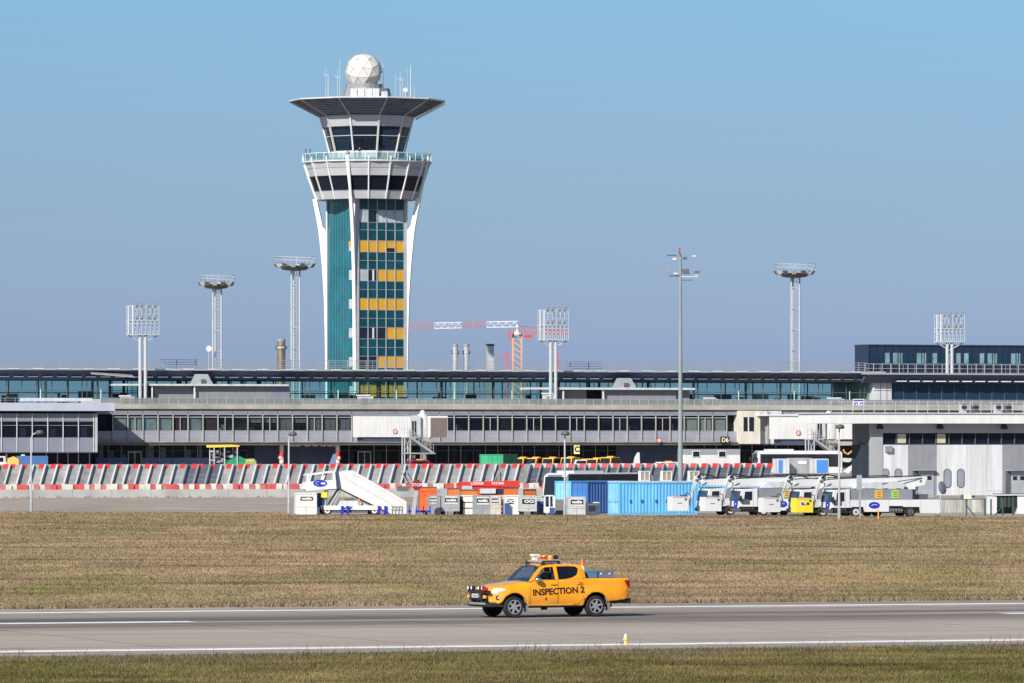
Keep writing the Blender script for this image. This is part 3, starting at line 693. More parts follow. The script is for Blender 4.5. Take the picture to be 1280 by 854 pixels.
for (pa, pb, ya) in ((1141, 1167, 586), (1257, 1300, 586.5)):
    MB().box(Gt.u(pa), Gt.u(pb), -.6, -.002, zg(ya + 2.5), zg(ya), mgrey).build('door_canopy', gb)
    MB().box(Gt.u(pa), Gt.u(pa + 6), -.05, -.003, 0, zg(ya + 2.6), dgrey).build('door_recess', gb)
    d = MB().box(Gt.u(pa + 7), Gt.u(pb), -.05, -.003, 0, zg(ya + 3), M('pale_grey_door', (.34, .36, .40), .5)).build('door', gb)
    for k in (9, 18): MB().box(Gt.u(pa + k), Gt.u(pa + k + 5), -.07, -.053, zg(ya + 14), zg(ya + 9), dkpane).build('pane', d)
for px in (1097.5, 1172.5, 1252.5):
    s = MB().rod((Gt.u(px), -.5, zg(529.9)), (Gt.u(px), -.5, zg(531)), .12, black).build('floodlight', gb)
    MB().hexa([(Gt.u(px) - .3, -.9, zg(536.5)), (Gt.u(px) + .3, -.9, zg(536.5)), (Gt.u(px) + .3, -.3, zg(536)), (Gt.u(px) - .3, -.3, zg(536)), (Gt.u(px) - .22, -.75, zg(530.5)), (Gt.u(px) + .22, -.75, zg(530.5)), (Gt.u(px) + .22, -.3, zg(530.5)), (Gt.u(px) - .22, -.3, zg(530.5))], blackp).build('lamp_head', s)
MB().box(Gt.u(1106), Gt.u(1114), -.35, -.002, zg(565), zg(557.5), mgrey).build('wall_vent', gb)
railing(Gt.u(1038, -1), gr, -1.2, zg(516.3), zg(502.5), 1.25, lgrey, gb, 'roof_railing', 3, .03, .02)
for k, px in enumerate((1206, 1221, 1249, 1262)):
    m = MB(); u = Gt.u(px); m.box(u - .3, u + .3, .2, .9, zg(516.2), zg(506), dgrey if k % 2 else lgrey); m.rod((u, .1, zg(509)), (u, .19, zg(509)), .3, black, 12); m.build('roof_fan', gb)
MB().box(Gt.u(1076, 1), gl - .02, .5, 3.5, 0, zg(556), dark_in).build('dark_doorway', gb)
# ================================================================== control tower
TY = 1088; TS = FPX / TY; tx0 = wx(458.5, TY)
ztw = lambda py: wz(py, TY)
tw = thing('control_tower', 'tall teal and yellow control tower with flared white fins and a round radome', 'control tower', (tx0, TY, 0), 0)
PH = R(29.4); SA = 9.97
e1 = Vector((math.cos(PH), math.sin(PH))); e2 = Vector((-math.sin(PH), math.cos(PH)))
N0 = Vector((wx(444, TY) - tx0, 0)); N0 = Vector((0, 0)) - e1 * SA / 2 - e2 * SA / 2
def face(o, a, z): p = N0 + e1 * a + e2 * o; return (p.x, p.y, z)      # right face: o outward = negative e2
teal = M('lit_teal_glass_cladding', (.010, .125, .165), .22, var=.25, scale=.25, spec=.5); teal_shaded = M('shaded_teal_cladding', (.005, .062, .088), .22, var=.35, scale=.45, spec=.5)  # light falling from the left is put into the two teals; noise mimics reflections
tyel = M('amber_panel', (.62, .33, .03), .45, var=.06); tsil = M('silver_mullion', (.30, .33, .37), .45)
tpale = M('pale_tower_window', (.42, .47, .50), .3, var=.2); tdark = M('dark_tower_window', (.012, .016, .03), .15, spec=.6)
def fbox(mb, side, a0, a1, o0, o1, z0, z1, mat):
    # side 0: right face (runs along e1, outward -e2); side 1: left face (runs along e2, outward -e1)
    A_, B_ = (e1, e2) if side == 0 else (e2, e1)
    pts = [N0 + A_ * a + B_ * (-o) for a, o in ((a0, o0), (a1, o0), (a1, o1), (a0, o1))]
    mb.hexa([(p.x, p.y, z0) for p in pts] + [(p.x, p.y, z1) for p in pts], mat)
zT = ztw(246)
m = MB(); q = [N0, N0 + e1 * SA, N0 + e1 * SA + e2 * SA, N0 + e2 * SA]
m.plan([(p.x, p.y) for p in q], 0, zT, teal_shaded); shaft = m.build('shaft', tw)
# right face: five columns of panels between silver mullions
c0, c1 = .75, SA - .55; cw = (c1 - c0) / 5
rows = [(250, 264, 'D'), (264, 279, 'P'), (279.5, 289, 'D'), (289, 300.5, 'D')]
pat = {302: 'YYYyY', 338: 'PWYYY', 374: 'YYYYY', 410: 'XWXYY', 446: 'XXYYY', 482: 'YYYYY', 518: 'XXYYY'}
for y in range(302, 560, 36):
    rows += [(y, y + 14, pat.get(y, 'YYYYY')), (y + 14.5, y + 25, 'D'), (y + 25, y + 35.3, 'D')]
for (ya, yb, k) in rows:
    for c in range(5):
        ch = k[c] if len(k) == 5 else k
        mat = {'D': teal_shaded, 'P': tpale, 'Y': tyel, 'y': tyel, 'W': tdark, 'X': tdark}[ch]
        if k == 'P' and c == 1: mat = tdark
        mb = MB(); fbox(mb, 0, c0 + c * cw + .05, c0 + (c + 1) * cw - .05, .03, .08, ztw(yb), ztw(ya), mat)
        if ch == 'y': fbox(mb, 0, c0 + c * cw + .15, c0 + (c + 1) * cw - .1, .085, .1, ztw(yb), ztw(yb - 5), tdark)
        if ch == 'W': fbox(mb, 0, c0 + c * cw + .85, c0 + c * cw + 1.2, .085, .1, ztw(yb), ztw(ya + .5), white)
        if ch in 'YyPWX': mb.build('window', shaft)
        else:
            if c == 0: dm = MB()
            dm.v, dm.f, dm.m, dm.mats = (dm.v, dm.f, dm.m, dm.mats)
            fbox(dm, 0, c0 + c * cw + .05, c0 + (c + 1) * cw - .05, .03, .08, ztw(yb), ztw(ya), mat)
            if c == 4: dm.build('panel_row', shaft)
mu = MB()
for c in range(6): fbox(mu, 0, c0 + c * cw - .07, c0 + c * cw + .07, .0, .22, 0, zT, tsil)
for (ya, yb, k) in rows: fbox(mu, 0, c0, c1, .03, .13, ztw(ya) - .02, ztw(ya) + .06, tsil)
fbox(mu, 0, .1, c0 - .08, .02, .3, 0, zT, lgrey); fbox(mu, 0, c1 + .08, SA - .02, .02, .3, 0, zT, lgrey)
mu.build('mullion', shaft)
# left face: teal strips with a column of small windows at its near edge
for k in range(8):
    mb = MB(); a0 = 1.9 + k * .98; fbox(mb, 1, a0, a0 + .92, .03, .09, 0, zT - .05, teal); mb.build('teal_strip', shaft)
mu = MB()
for k in range(9): fbox(mu, 1, 1.87 + k * .98 - .03, 1.87 + k * .98 + .03, .02, .14, 0, zT, M('thin_teal_mullion', (.10, .22, .27), .4))
z = 2.0
while z < zT: fbox(mu, 1, 1.85, SA - .1, .03, .105, z, z + .05, M('thin_brown_joint', (.10, .09, .09), .5)); z += 2.1
fbox(mu, 1, .3, 1.85, .02, .1, 0, zT, teal); mu.build('left_face_frame', shaft)
for y in range(302, 560, 36):
    mb = MB(); fbox(mb, 1, .55, 1.8, .105, .14, ztw(y + 13), ztw(y + 1), tpale)
    if y == 302: fbox(mb, 1, .55, 1.8, .145, .17, ztw(y + 8), ztw(y + 1), tyel)
    mb.build('window', shaft)
# white fins at the four corners, flaring out to carry the cab
fin_m = M('white_fin_paint', (.70, .70, .69), .4, var=.05)
def fin_r(z):                # extra reach beyond the shaft corner
    zz = [0, ztw(460), ztw(380), ztw(320), ztw(285), ztw(262), ztw(249)]
    rr = [.15, .25, .45, .95, 1.55, 2.15, 2.55]
    return float(np.interp(z, zz, rr))
for k, (cx, cy) in enumerate(((-1, -1), (1, -1), (1, 1), (-1, 1))):
    d = (e1 * cx + e2 * cy).normalized(); base = (e1 * cx + e2 * cy) * SA / 2; t_ = Vector((-d.y, d.x))
    mb = MB(); zs = list(np.linspace(0, ztw(300), 9)) + list(np.linspace(ztw(292), ztw(248.5), 6))
    prev = None
    for i, z in enumerate(zs):
        r1 = fin_r(z); r0 = -.25 if z < ztw(286) else r1 - max(.75, 1.15 - .1 * i * .3)
        ring = []
        for r, w in ((r0, .26), (r1, .26)):
            for s in (-1, 1):
                p = base + d * r + t_ * w * s; ring.append((p.x, p.y, z))
        ring = [ring[0], ring[1], ring[3], ring[2]]
        if prev: mb.hexa(prev + ring, fin_m)
        prev = ring
    fbz = ztw(290)
    p = [base + d * r + t_ * w for r, w in ((-.25, -.2), (-.25, .2), (.15, .2), (.15, -.2))]
    mb.hexa([(v.x, v.y, fbz) for v in p] + [(v.x, v.y, zT) for v in p], fin_m)
    f = mb.build('fin', tw)
def ring(n, ph, r): return [(r * math.cos(ph + 2 * math.pi * i / n), r * math.sin(ph + 2 * math.pi * i / n)) for i in range(n)]
def band(mb, n, ph, r0, r1, z0, z1, mat, inset=0.0):
    a, b_ = ring(n, ph, r0), ring(n, ph, r1)
    for i in range(n):
        j = (i + 1) % n; mb.quad([(*a[i], z0), (*a[j], z0), (*b_[j], z1), (*b_[i], z1)], mat)
def cap(mb, n, ph, r, z, mat): mb.quad([(*p, z) for p in ring(n, ph, r)], mat)
cabg = M('pale_cab_panel', (.40, .415, .44), .45, var=.10, scale=.4); cabw = M('white_cab_rib', (.72, .73, .75), .4)
nC, phC = 18, R(-90 + 3)
RZ = [(ztw(250.5), 8.55), (ztw(240), 9.1), (ztw(222), 10.0), (ztw(212), 10.4), (ztw(204.5), 10.8)]
mb = MB(); cap(mb, nC, phC, 8.55, RZ[0][0], mgrey)
band(mb, nC, phC, 8.55, 9.1, RZ[0][0], RZ[1][0], cabg); band(mb, nC, phC, 10.0, 10.4, RZ[2][0], RZ[3][0], cabg); band(mb, nC, phC, 10.4, 10.8, RZ[3][0], RZ[4][0], cabg)
cap(mb, nC, phC, 10.8, RZ[4][0], lgrey); col = mb.build('collar', tw)
mb = MB(); band(mb, nC, phC, 8.8, 9.7, RZ[1][0], RZ[2][0], dark_in); mb.build('collar_interior', tw)
for i in range(nC):
    a, b_ = ring(nC, phC, 9.1), ring(nC, phC, 10.0); j = (i + 1) % nC
    mb = MB(); mb.quad([(*a[i], RZ[1][0]), (*a[j], RZ[1][0]), (*b_[j], RZ[2][0]), (*b_[i], RZ[2][0])], dk_glass); mb.build('cab_window', col)
mb = MB(); a, b_ = ring(nC, phC, 8.6), ring(nC, phC, 10.85)
for i in range(nC):
    c, s_ = math.cos(phC + 2 * math.pi * i / nC), math.sin(phC + 2 * math.pi * i / nC)
    mb.tube([((r + .10) * c, (r + .10) * s_, z) for z, r in RZ] + [(10.95 * c, 10.95 * s_, RZ[4][0] + .9)], .14, cabw, 4)
for k in (1, 2, 3):
    z, r = RZ[k]
    rr = ring(nC, phC, r + .02)
    for i in range(nC): mb.rod((*rr[i], z), (*rr[(i + 1) % nC], z), .05, mgrey if k == 3 else dgrey, 4)
mb.build('rib', col)
# the near fin continues up the collar as a thick white rib
for sx, sy in ((-1, -1), (1, -1)):
    d = (e1 * sx + e2 * sy).normalized(); r0 = SA / 2 * math.sqrt(2) + 2.4
    mb = MB(); p0 = d * (r0 - .1); p1 = d * 11.0
    mb.rod((p0.x, p0.y, ztw(249)), (p1.x, p1.y, ztw(195)), .26, fin_m, 6); mb.ball((p1.x, p1.y, ztw(194.5)), .35, mgrey, 8); mb.build('fin_rib', tw)
# balcony
mb = MB(); zb0, zb1 = RZ[4][0], ztw(193.5)
mb.lathe([(10.85, 0), (11.05, .0), (11.05, .22), (10.85, .22)], whited, (0, 0, zb0), 36, ring=True); mb.build('balcony_edge', tw)
MB().lathe([(10.8, 0), (10.8, ztw(200.3) - ztw(204.5))], lgrey, (0, 0, ztw(204.5)), 36).build('balcony_floor', tw)
mb = MB(); rr = ring(36, 0, 10.95)
for i in range(36): 
    mb.rod((*rr[i], zb0), (*rr[i], zb1), .05, cabw, 4); mb.rod((*rr[i], zb1), (*rr[(i + 1) % 36], zb1), .05, cabw, 4)
bl = mb.build('balcony_railing', tw)
mb = MB(); band(mb, 36, 0, 10.93, 10.93, zb0 + .22, zb1 - .08, bal_glass); mb.build('balcony_glass', bl)
for px in (383, 388.5): mb = MB(); x = wx(px, TY) - tx0; mb.rod((x, -3.0, zb0 + .2), (x, -3.0, ztw(187)), .12, dgrey, 6); mb.build('balcony_lamp', tw)
# upper cab, ten-sided and leaning out
nU, phU = 10, R(-1.5 - 36 * 5)
UZ = [(ztw(204), 5.9), (ztw(190), 6.2), (ztw(160), 7.35), (ztw(146.5), 7.9)]
mb = MB(); band(mb, nU, phU, 5.9, 6.2, UZ[0][0], UZ[1][0], whited); mb.build('cab_base', tw); mb = MB(); band(mb, nU, phU, 7.35, 7.9, UZ[2][0], UZ[3][0], cabg); up = mb.build('upper_cab', tw)
a, b_ = ring(nU, phU, 6.2), ring(nU, phU, 7.35)
for i in range(nU):
    j = (i + 1) % nU; mb = MB(); mb.quad([(*a[i], UZ[1][0]), (*a[j], UZ[1][0]), (*b_[j], UZ[2][0]), (*b_[i], UZ[2][0])], GLASS('tower_cab_glass', (.5, .6, .7), .35, col=(.008, .014, .028))); mb.build('cab_window', up)
mb = MB(); cap(mb, nU, phU, 6.1, UZ[1][0] + .05, dgrey); cap(mb, nU, phU, 7.4, UZ[2][0] + .02, dark_in); mb.lathe([(2.6, 0), (2.6, UZ[2][0] - UZ[1][0])], dark_in, (0, 0, UZ[1][0]), 12)
mb.box(-3, 3, -2, 2, UZ[1][0] + .06, UZ[1][0] + 1.2, navy); mb.build('cab_interior', up)
mb = MB(); x, y = 4.3, -3.6; mb.box(x, x + .9, y, y + .1, ztw(181), ztw(175.5), tyel); mb.build('cab_poster', up)
mb = MB(); a, b_ = ring(nU, phU, 5.95), ring(nU, phU, 7.95)
for i in range(nU): mb.rod((*a[i], UZ[0][0]), (*b_[i], UZ[3][0]), .19, whited, 4)
zm = ztw(171.5); rm = np.interp(zm, [UZ[1][0], UZ[2][0]], [6.2, 7.35]); rr = ring(nU, phU, rm + .03)
for i in range(nU): mb.rod((*rr[i], zm), (*rr[(i + 1) % nU], zm), .08, lgrey, 4)
mb.build('rib', up)
# louvred sun shade
zr0, zr1 = ztw(147), ztw(126.5); RB = 13.25
mb = MB(); band(mb, nU, phU, 7.6, RB - .25, zr0 + .35, zr1 - .05, M('shade_slate', (.10, .115, .15), .55)); cap(mb, nU, phU, RB - .25, zr1 - .04, lgrey); brim = mb.build('sun_shade', tw)
sl = M('shade_louvre', (.22, .24, .28), .5)
mb = MB(); NL = 11
for k in range(NL):
    f = (k + .5) / NL; r = 7.9 + (RB - 7.9) * f; z = zr0 + (zr1 - zr0) * f
    rr = ring(nU, phU, r)
    for i in range(nU):
        if i == 4 or True:
            p, q = Vector((*rr[i], z)), Vector((*rr[(i + 1) % nU], z)); mb.rod(p, q, .10, sl, 4)
mb.build('louvre', brim)
mb = MB(); a, b_ = ring(nU, phU, 7.7), ring(nU, phU, RB)
for i in range(nU):
    mb.rod((*a[i], zr0 - .15), (*b_[i], zr1 - .1), .12, lgrey, 4); mb.rod((*b_[i], zr1), (*b_[(i + 1) % nU], zr1), .15, whited, 6)
    m0 = (Vector(a[i]) + Vector(a[(i + 1) % nU])) / 2; m1 = (Vector(b_[i]) + Vector(b_[(i + 1) % nU])) / 2
    mb.rod((m0.x, m0.y, zr0 - .05), (m1.x, m1.y, zr1 - .12), .06, dgrey, 4)
mb.build('shade_rib', brim)
mb = MB(); rr = b_; p, q = Vector(rr[0] if 0 else ring(nU, phU, RB)[4]), Vector(ring(nU, phU, 8.1)[4])
rr0, rr1 = Vector(ring(nU, phU, 8.1)[5]), Vector(ring(nU, phU, RB)[5])
for k in range(12):
    f = (k + .3) / 12; c = rr0.lerp(rr1, f); z = zr0 + (zr1 - zr0) * f; mb.box(c.x + .05, c.x + .42, c.y - .5, c.y + .5, z - .50, z - .02, white)
mb.build('shade_tooth', brim)
# drum, radome and aerials
zd = ztw(125.5)
mb = MB(); mb.lathe([(4.3, 0), (3.9, ztw(111) - zd)], mgrey, (0, 0, zd), 12); mb.build('roof_drum', tw)
mb = MB()
for k in range(4): x = -2.7 + k * 1.25; mb.box(x, x + 1.15, -4.35 + .1 * k * 0, -3.9, zd + .02, ztw(112.5), whited)
mb.box(2.5, 3.6, -4.3, -3.9, zd + .02, ztw(116), lgrey); mb.build('drum_panel', tw)
mb = MB(); mb.lathe([(3.2, 0), (3.2, ztw(105.5) - ztw(111))], M('mid_grey_metal'), (-.5, 0, ztw(111) + .01), 20); mb.build('radome_ring', tw)
bm = bmesh.new(); bmesh.ops.create_icosphere(bm, subdivisions=2, radius=3.12)
ra = MB(); rs = MB(); cz = ztw(89.5); cx = wx(454.5, TY) - tx0
rotm = Matrix.Rotation(.4, 3, 'X') @ Matrix.Rotation(.3, 3, 'Z')
vs_ = [rotm @ v.co for v in bm.verts]; bm.verts.index_update()
ra.add([(v.x + cx, v.y, v.z + cz) for v in vs_], [tuple(v.index for v in f.verts) for f in bm.faces], M('radome_white', (.60, .585, .55), .5, var=.08, scale=.5))
radome = ra.build('radome', tw)
for e in bm.edges:
    a, b_ = vs_[e.verts[0].index] * 1.004, vs_[e.verts[1].index] * 1.004; rs.rod((a.x + cx, a.y, a.z + cz), (b_.x + cx, b_.y, b_.z + cz), .035, M('radome_seam', (.30, .27, .24), .6), 4)
bm.free(); rs.build('radome_seam', radome)
aer = [(408, 87, .07, 1), (410.5, 95, .10, 0), (422, 88, .06, 1), (425.5, 74, .07, 0), (473.5, 87, .07, 1), (479, 78, .05, 0), (495, 94, .06, 0), (500.5, 92, .07, 1), (503, 97, .05, 0), (509.5, 88, .05, 0), (513.5, 82, .10, 0), (518, 108, .05, 0)]
for k, (px, py, r, x) in enumerate(aer):
    mb = MB(); X = wx(px, TY) - tx0; y = -3 + (k % 3) * 2; mb.rod((X, y, zd), (X, y, ztw(py)), r, whited if k % 3 else lgrey, 5, r * .6)
    if x:
        zz = ztw(py + 9)
        for s in (-1, 1): mb.rod((X, y, zz), (X + s * .55, y, zz + .45), .03, whited, 4)
    mb.build('aerial', tw)
mb = MB(); X = wx(507.5, TY) - tx0; mb.rod((X, -4, zd), (X, -4, ztw(116)), .12, lgrey); mb.lathe([(.05, .22), (.36, .1), (.45, 0), (.4, -.06)], whited, (X, -4, ztw(114.5)), 14, 'y'); mb.build('dish', tw)

# ================================================================== people (one continuous skinned body each)
def person(name_label, loc, rz, joints, edges, radii, colours, hair=None, scale=1.0):
    me = bpy.data.meshes.new('person'); me.from_pydata(joints, edges, []); o = bpy.data.objects.new('person', me); COL.objects.link(o)
    sk = o.modifiers.new('skin', 'SKIN'); o.modifiers.new('sub', 'SUBSURF').levels = 1
    for i, r in enumerate(radii): me.skin_vertices[0].data[i].radius = (r, r); me.skin_vertices[0].data[i].use_root = (i == 0)
    dg = bpy.context.evaluated_depsgraph_get(); dg.update(); nm = bpy.data.meshes.new_from_object(o.evaluated_get(dg)); bpy.data.objects.remove(o)
    nm.materials.clear()
    for c in colours: nm.materials.append(c[0])
    for p in nm.polygons:
        p.use_smooth = True; c = p.center
        for k, (mt, fn) in enumerate(colours):
            if fn(c): p.material_index = k; break
    b_ = bpy.data.objects.new('person', nm); COL.objects.link(b_); b_.location = loc; b_.rotation_euler.z = rz; b_.scale = (scale,) * 3
    tag(b_, name_label, 'person')
    if hair: hair.build('hair', b_, smooth=True)
    return b_
J = [(0, 0, .95), (0, 0, 1.15), (0, 0, 1.40), (0, -.01, 1.50), (0, -.02, 1.60), (0, -.02, 1.70),
     (.10, 0, .90), (.11, -.02, .50), (.11, 0, .09), (.12, -.14, .04), (-.10, 0, .90), (-.11, .02, .50), (-.11, .04, .09), (-.12, -.10, .04),
     (.19, 0, 1.40), (.25, .02, 1.14), (.22, -.14, .96), (.20, -.22, .93), (-.19, 0, 1.40), (-.25, .02, 1.14), (-.22, -.14, .96), (-.20, -.22, .93)]
E = [(0, 1), (1, 2), (2, 3), (3, 4), (4, 5), (0, 6), (6, 7), (7, 8), (8, 9), (0, 10), (10, 11), (11, 12), (12, 13), (2, 14), (14, 15), (15, 16), (16, 17), (2, 18), (18, 19), (19, 20), (20, 21)]
RD = [.14, .14, .15, .06, .095, .085, .10, .075, .05, .04, .10, .075, .05, .04, .065, .05, .038, .04, .065, .05, .038, .04]
hr = MB(); hr.ball((0, .0, 1.685), .105, hair_m)
bx = wx(451.3, TY) - tx0; by = -10.2
person('person in a dark top and pale jeans leaning on the tower balcony', (tx0 + bx, TY + by, ztw(200.3) + .01), 0, J, E, RD,
       [(skin_m, lambda c: c.z > 1.49 or (c.z < .99 and abs(c.x) > .17 and c.y < -.12)), (M('dark_shirt', (.02, .02, .03), .8), lambda c: c.z > .98 or abs(c.x) > .19), (black, lambda c: c.z < .09), (jeans, lambda c: True)], hr)

# ================================================================== chimneys, crane, masts behind the terminal
def chimney(px, w, ptop, Y, mat, lab, square=False):
    t = thing('chimney', lab, 'chimney', (wx(px, Y), Y, 0), R(12), 'chimneys behind the terminal roof'); h = wz(ptop, Y); r = w * Y / FPX / 2
    if square:
        MB().box(-r, r, -r, r, 0, h - .4, mat).build('stack', t); MB().box(-r - .05, r + .05, -r - .05, r + .05, h - .4, h, dgrey).build('cap', t)
        MB().box(-r - .02, r + .02, -r - .02, r + .02, 0, h * .72, mgrey).build('lower_casing', t)
    else:
        m = MB(); m.lathe([(r, 0), (r, h - .3)], mat, n=16); m.build('stack', t, smooth=True)
        m = MB(); m.lathe([(r * 1.02, 0), (r * 1.06, .15), (r * 1.0, .5), (r * .8, .5), (r * .8, .1)], mgrey, (0, 0, h - .5), 16); m.build('cap', t)
        m = MB(); z = wz(ptop + 12, Y); m.lathe([(r, 0), (r * 1.12, .05), (r * 1.12, .3), (r, .35)], lgrey, (0, 0, z), 16); m.box(-r * 1.35, -r, -.2, .2, z - .1, z + .5, dgrey); m.box(r, r * 1.35, -.2, .2, z - .1, z + .5, dgrey); m.build('collar', t)
chimney(351.5, 10.5, 424, 1150, M('heat_stained_steel', (.33, .27, .18), .4, metal=.6, var=.5, scale=.5), 'wide rust brown chimney left of the tower')
steel = M('bright_steel', (.60, .62, .63), .35, metal=.6)
chimney(569, 7.2, 430, 1150, steel, 'round bright steel chimney just right of the tower')
chimney(583, 7.2, 430, 1152, steel, 'round bright steel chimney, the middle of the three right of the tower')
chimney(612.6, 8.2, 430, 1150, M('pale_steel_cladding', (.50, .53, .54), .45, metal=.3), 'square two tone chimney near the crane mast', True)
def lattice(mb, p0, p1, w, h, n, mat, up=Vector((0, 0, 1)), r=.06, tri=False):
    p0, p1 = Vector(p0), Vector(p1); d = (p1 - p0) / n; side = d.cross(up).normalized() * w / 2; upv = side.cross(d).normalized() * h
    c = [(-side, Vector()), (side, Vector()), (Vector() if tri else -side, upv), (Vector() if tri else side, upv)]
    cs = [a + b for a, b in c]
    for q in cs: mb.rod(p0 + q, p1 + q, r, mat, 4)
    for i in range(n):
        a, b = p0 + d * i, p0 + d * (i + 1)
        for x, y in ((0, 2), (1, 3)):
            if i % 2: x, y = y, x
            mb.rod(a + cs[x], b + cs[y], r * .6, mat, 4)
        mb.rod(a + cs[0], b + cs[1], r * .5, mat, 4); mb.rod(a + cs[2], a + cs[0], r * .5, mat, 4)
    return mb
CY = 1420; xm = wx(646.5, CY); zc = lambda py: wz(py, CY)
cr_ = thing('tower_crane', 'distant construction crane with red and white lattice jib and orange mast', 'crane', (xm, CY, 0), 0)
jr, jw = M('faded_crane_red', (.42, .12, .13), .6), M('crane_white', (.68, .68, .70), .6)
MB_ = lattice(MB(), (0, 0, 0), (0, 0, zc(419)), 1.9, 1.9, 22, M('crane_orange_mast', (.60, .31, .14), .6), Vector((0, 1, 0)), .26); MB_.build('mast', cr_)
edges_ = [501, 543, 577.5, 608.5, 648]
for k in range(4):
    a, b_ = wx(edges_[k], CY) - xm, wx(edges_[k + 1], CY) - xm
    lattice(MB(), (a, 0, zc(411.5) - .12 * (4 - k) + .5), (b_, 0, zc(411.5) - .12 * (3 - k) + .5), 1.2, 1.25, 8, jr if k % 2 == 0 else jw, r=.09).build('jib_section', cr_)
MB().lathe([(.9, 0), (1.1, .3), (1.0, .8), (.5, 1.0)], whited, (0, 0, zc(420)), 10).build('slewing_ring', cr_)
MB().box(-2.6, -.9, -1.2, .2, zc(418.5), zc(414.5), jr).build('operator_cab', cr_)
m = MB(); lattice(m, (0, 0, zc(415.5)), (wx(712, CY) - xm, 0, zc(418)), 1.1, .5, 8, jr, r=.13); m.build('counter_jib', cr_)
m = MB(); m.rod((0, 0, zc(407)), (wx(705, CY) - xm, 0, zc(414)), .09, jr); m.rod((0, 0, zc(416)), (0, 0, zc(406)), .25, jw); m.build('tie_bar', cr_)
MB().box(wx(655, CY) - xm, wx(665, CY) - xm, -.1, .1, zc(422.5), zc(418.8), red).build('name_board', cr_)
m = MB(); x = wx(637, CY) - xm; m.rod((x, 0, zc(411)), (x, 0, zc(422)), .05, dgrey); m.box(x - .4, x + .4, -.3, .3, zc(426.5), zc(422), jr); m.build('hook_block', cr_)
def strut(pa, pya, pb, pyb, lab, Y=1400):
    t = thing('red_crane_boom', lab, 'crane', (wx(pa, Y), Y, 0)); d = wx(pb, Y) - wx(pa, Y)
    zt_, zb_ = wz(pya, Y), wz(pyb, Y); s = d / (zb_ - zt_) * zb_
    lattice(MB(), (d - (-s + d if False else 0) + (-s if False else 0) - d + (-s * 0), 0, 0), (0, 0, zt_), .6, .6, 30, red, Vector((0, 1, 0)), .13).build('boom', t)
    m = MB(); m.rod((0, 0, zt_), (wx(700 if pa > 660 else 600, Y) - wx(pa, Y), 0, wz(463, Y)), .07, jr); m.build('stay_rope', t)
strut(634, 440, 637, 463, 'thin red boom left of the orange crane mast'); strut(695.5, 441, 695.5, 463, 'thin red boom just behind the floodlight poles')

mastw = M('mast_white', (.42, .44, .46), .45, var=.1)
def ring_mast(px, Y, py_ring, wpx, lab, dish=False):
    t = thing('ring_light_mast', lab, 'light mast', (wx(px, Y), Y, 0), R(15), 'lattice masts with round lamp heads'); s = Y / FPX
    z = wz(py_ring, Y); w = wpx * s / 2; hw = 5.3 * s
    m = MB()
    for a, b_ in ((-hw, -.6), (hw, -.6), (0, .9)): m.rod((a, b_, 0), (a, b_, z), .19, mastw, 8, .15)
    k = 0
    while k < z:
        for (a, b_), (c, d) in (((-hw, -.6), (hw, -.6)), ((hw, -.6), (0, .9)), ((0, .9), (-hw, -.6))): m.rod((a, b_, k), (c, d, k), .07, mastw, 4)
        k += 3.6
    m.build('mast', t)
    m = MB(); m.rod((-.25, -.5, 0), (-.25, -.5, z), .04, lgrey, 4); m.rod((.25, -.5, 0), (.25, -.5, z), .04, lgrey, 4); k = 0
    while k < z: m.box(-.25, .25, -.53, -.47, k, k + .06, lgrey); k += .55
    m.build('ladder', t)
    m = MB(); m.lathe([(w * .25, -.9), (w * .55, -.75), (w * .8, -.1), (w * .5, -.05), (w * .2, -.2)], dgrey, (0, 0, z), 20); m.build('head_frame', t)
    m = MB(); 
    for r, zz in ((w, .9), (w, 1.45), (w * .8, 0)): m.tube([(r * math.cos(2 * math.pi * i / 20), r * math.sin(2 * math.pi * i / 20), z + zz) for i in range(21)], .05, lgrey, 4)
    for i in range(10): c, s_ = math.cos(2 * math.pi * i / 10), math.sin(2 * math.pi * i / 10); m.rod((w * .75 * c, w * .75 * s_, z), (w * c, w * s_, z + 1.45), .04, lgrey, 4)
    m.build('head_ring', t)
    for i in range(12):
        c, s_ = math.cos(2 * math.pi * i / 12 + .2), math.sin(2 * math.pi * i / 12 + .2); x, y = w * .78 * c, w * .78 * s_
        h = MB(); h.hexa([(x - .3, y - .3, z - .35), (x + .3, y - .3, z - .35), (x + .3, y + .3, z - .35), (x - .3, y + .3, z - .35), (x * 1.12 - .35, y * 1.12 - .3, z + .3), (x * 1.12 + .35, y * 1.12 - .3, z + .3), (x * 1.12 + .35, y * 1.12 + .3, z + .3), (x * 1.12 - .35, y * 1.12 + .3, z + .3)], dgrey if i % 2 else lgrey)
        h.build('floodlight', t)
    if dish: MB().lathe([(.1, .3), (.45, .12), (.55, 0)], white, (-2 * hw, -.6, wz(436, Y)), 12, 'y').rod((-2 * hw, -.6, wz(462, Y)), (-2 * hw, -.4, wz(436, Y)), .06, lgrey).build('dish', t)
ring_mast(270.5, 1120, 355, 47, 'shorter lattice mast with round lamp head and a small white dish', True)
ring_mast(368.5, 1090, 332, 54, 'taller lattice mast with round lamp head just left of the tower')
ring_mast(993, 1110, 341, 53, 'lattice mast with round lamp head standing alone behind the right of the terminal')

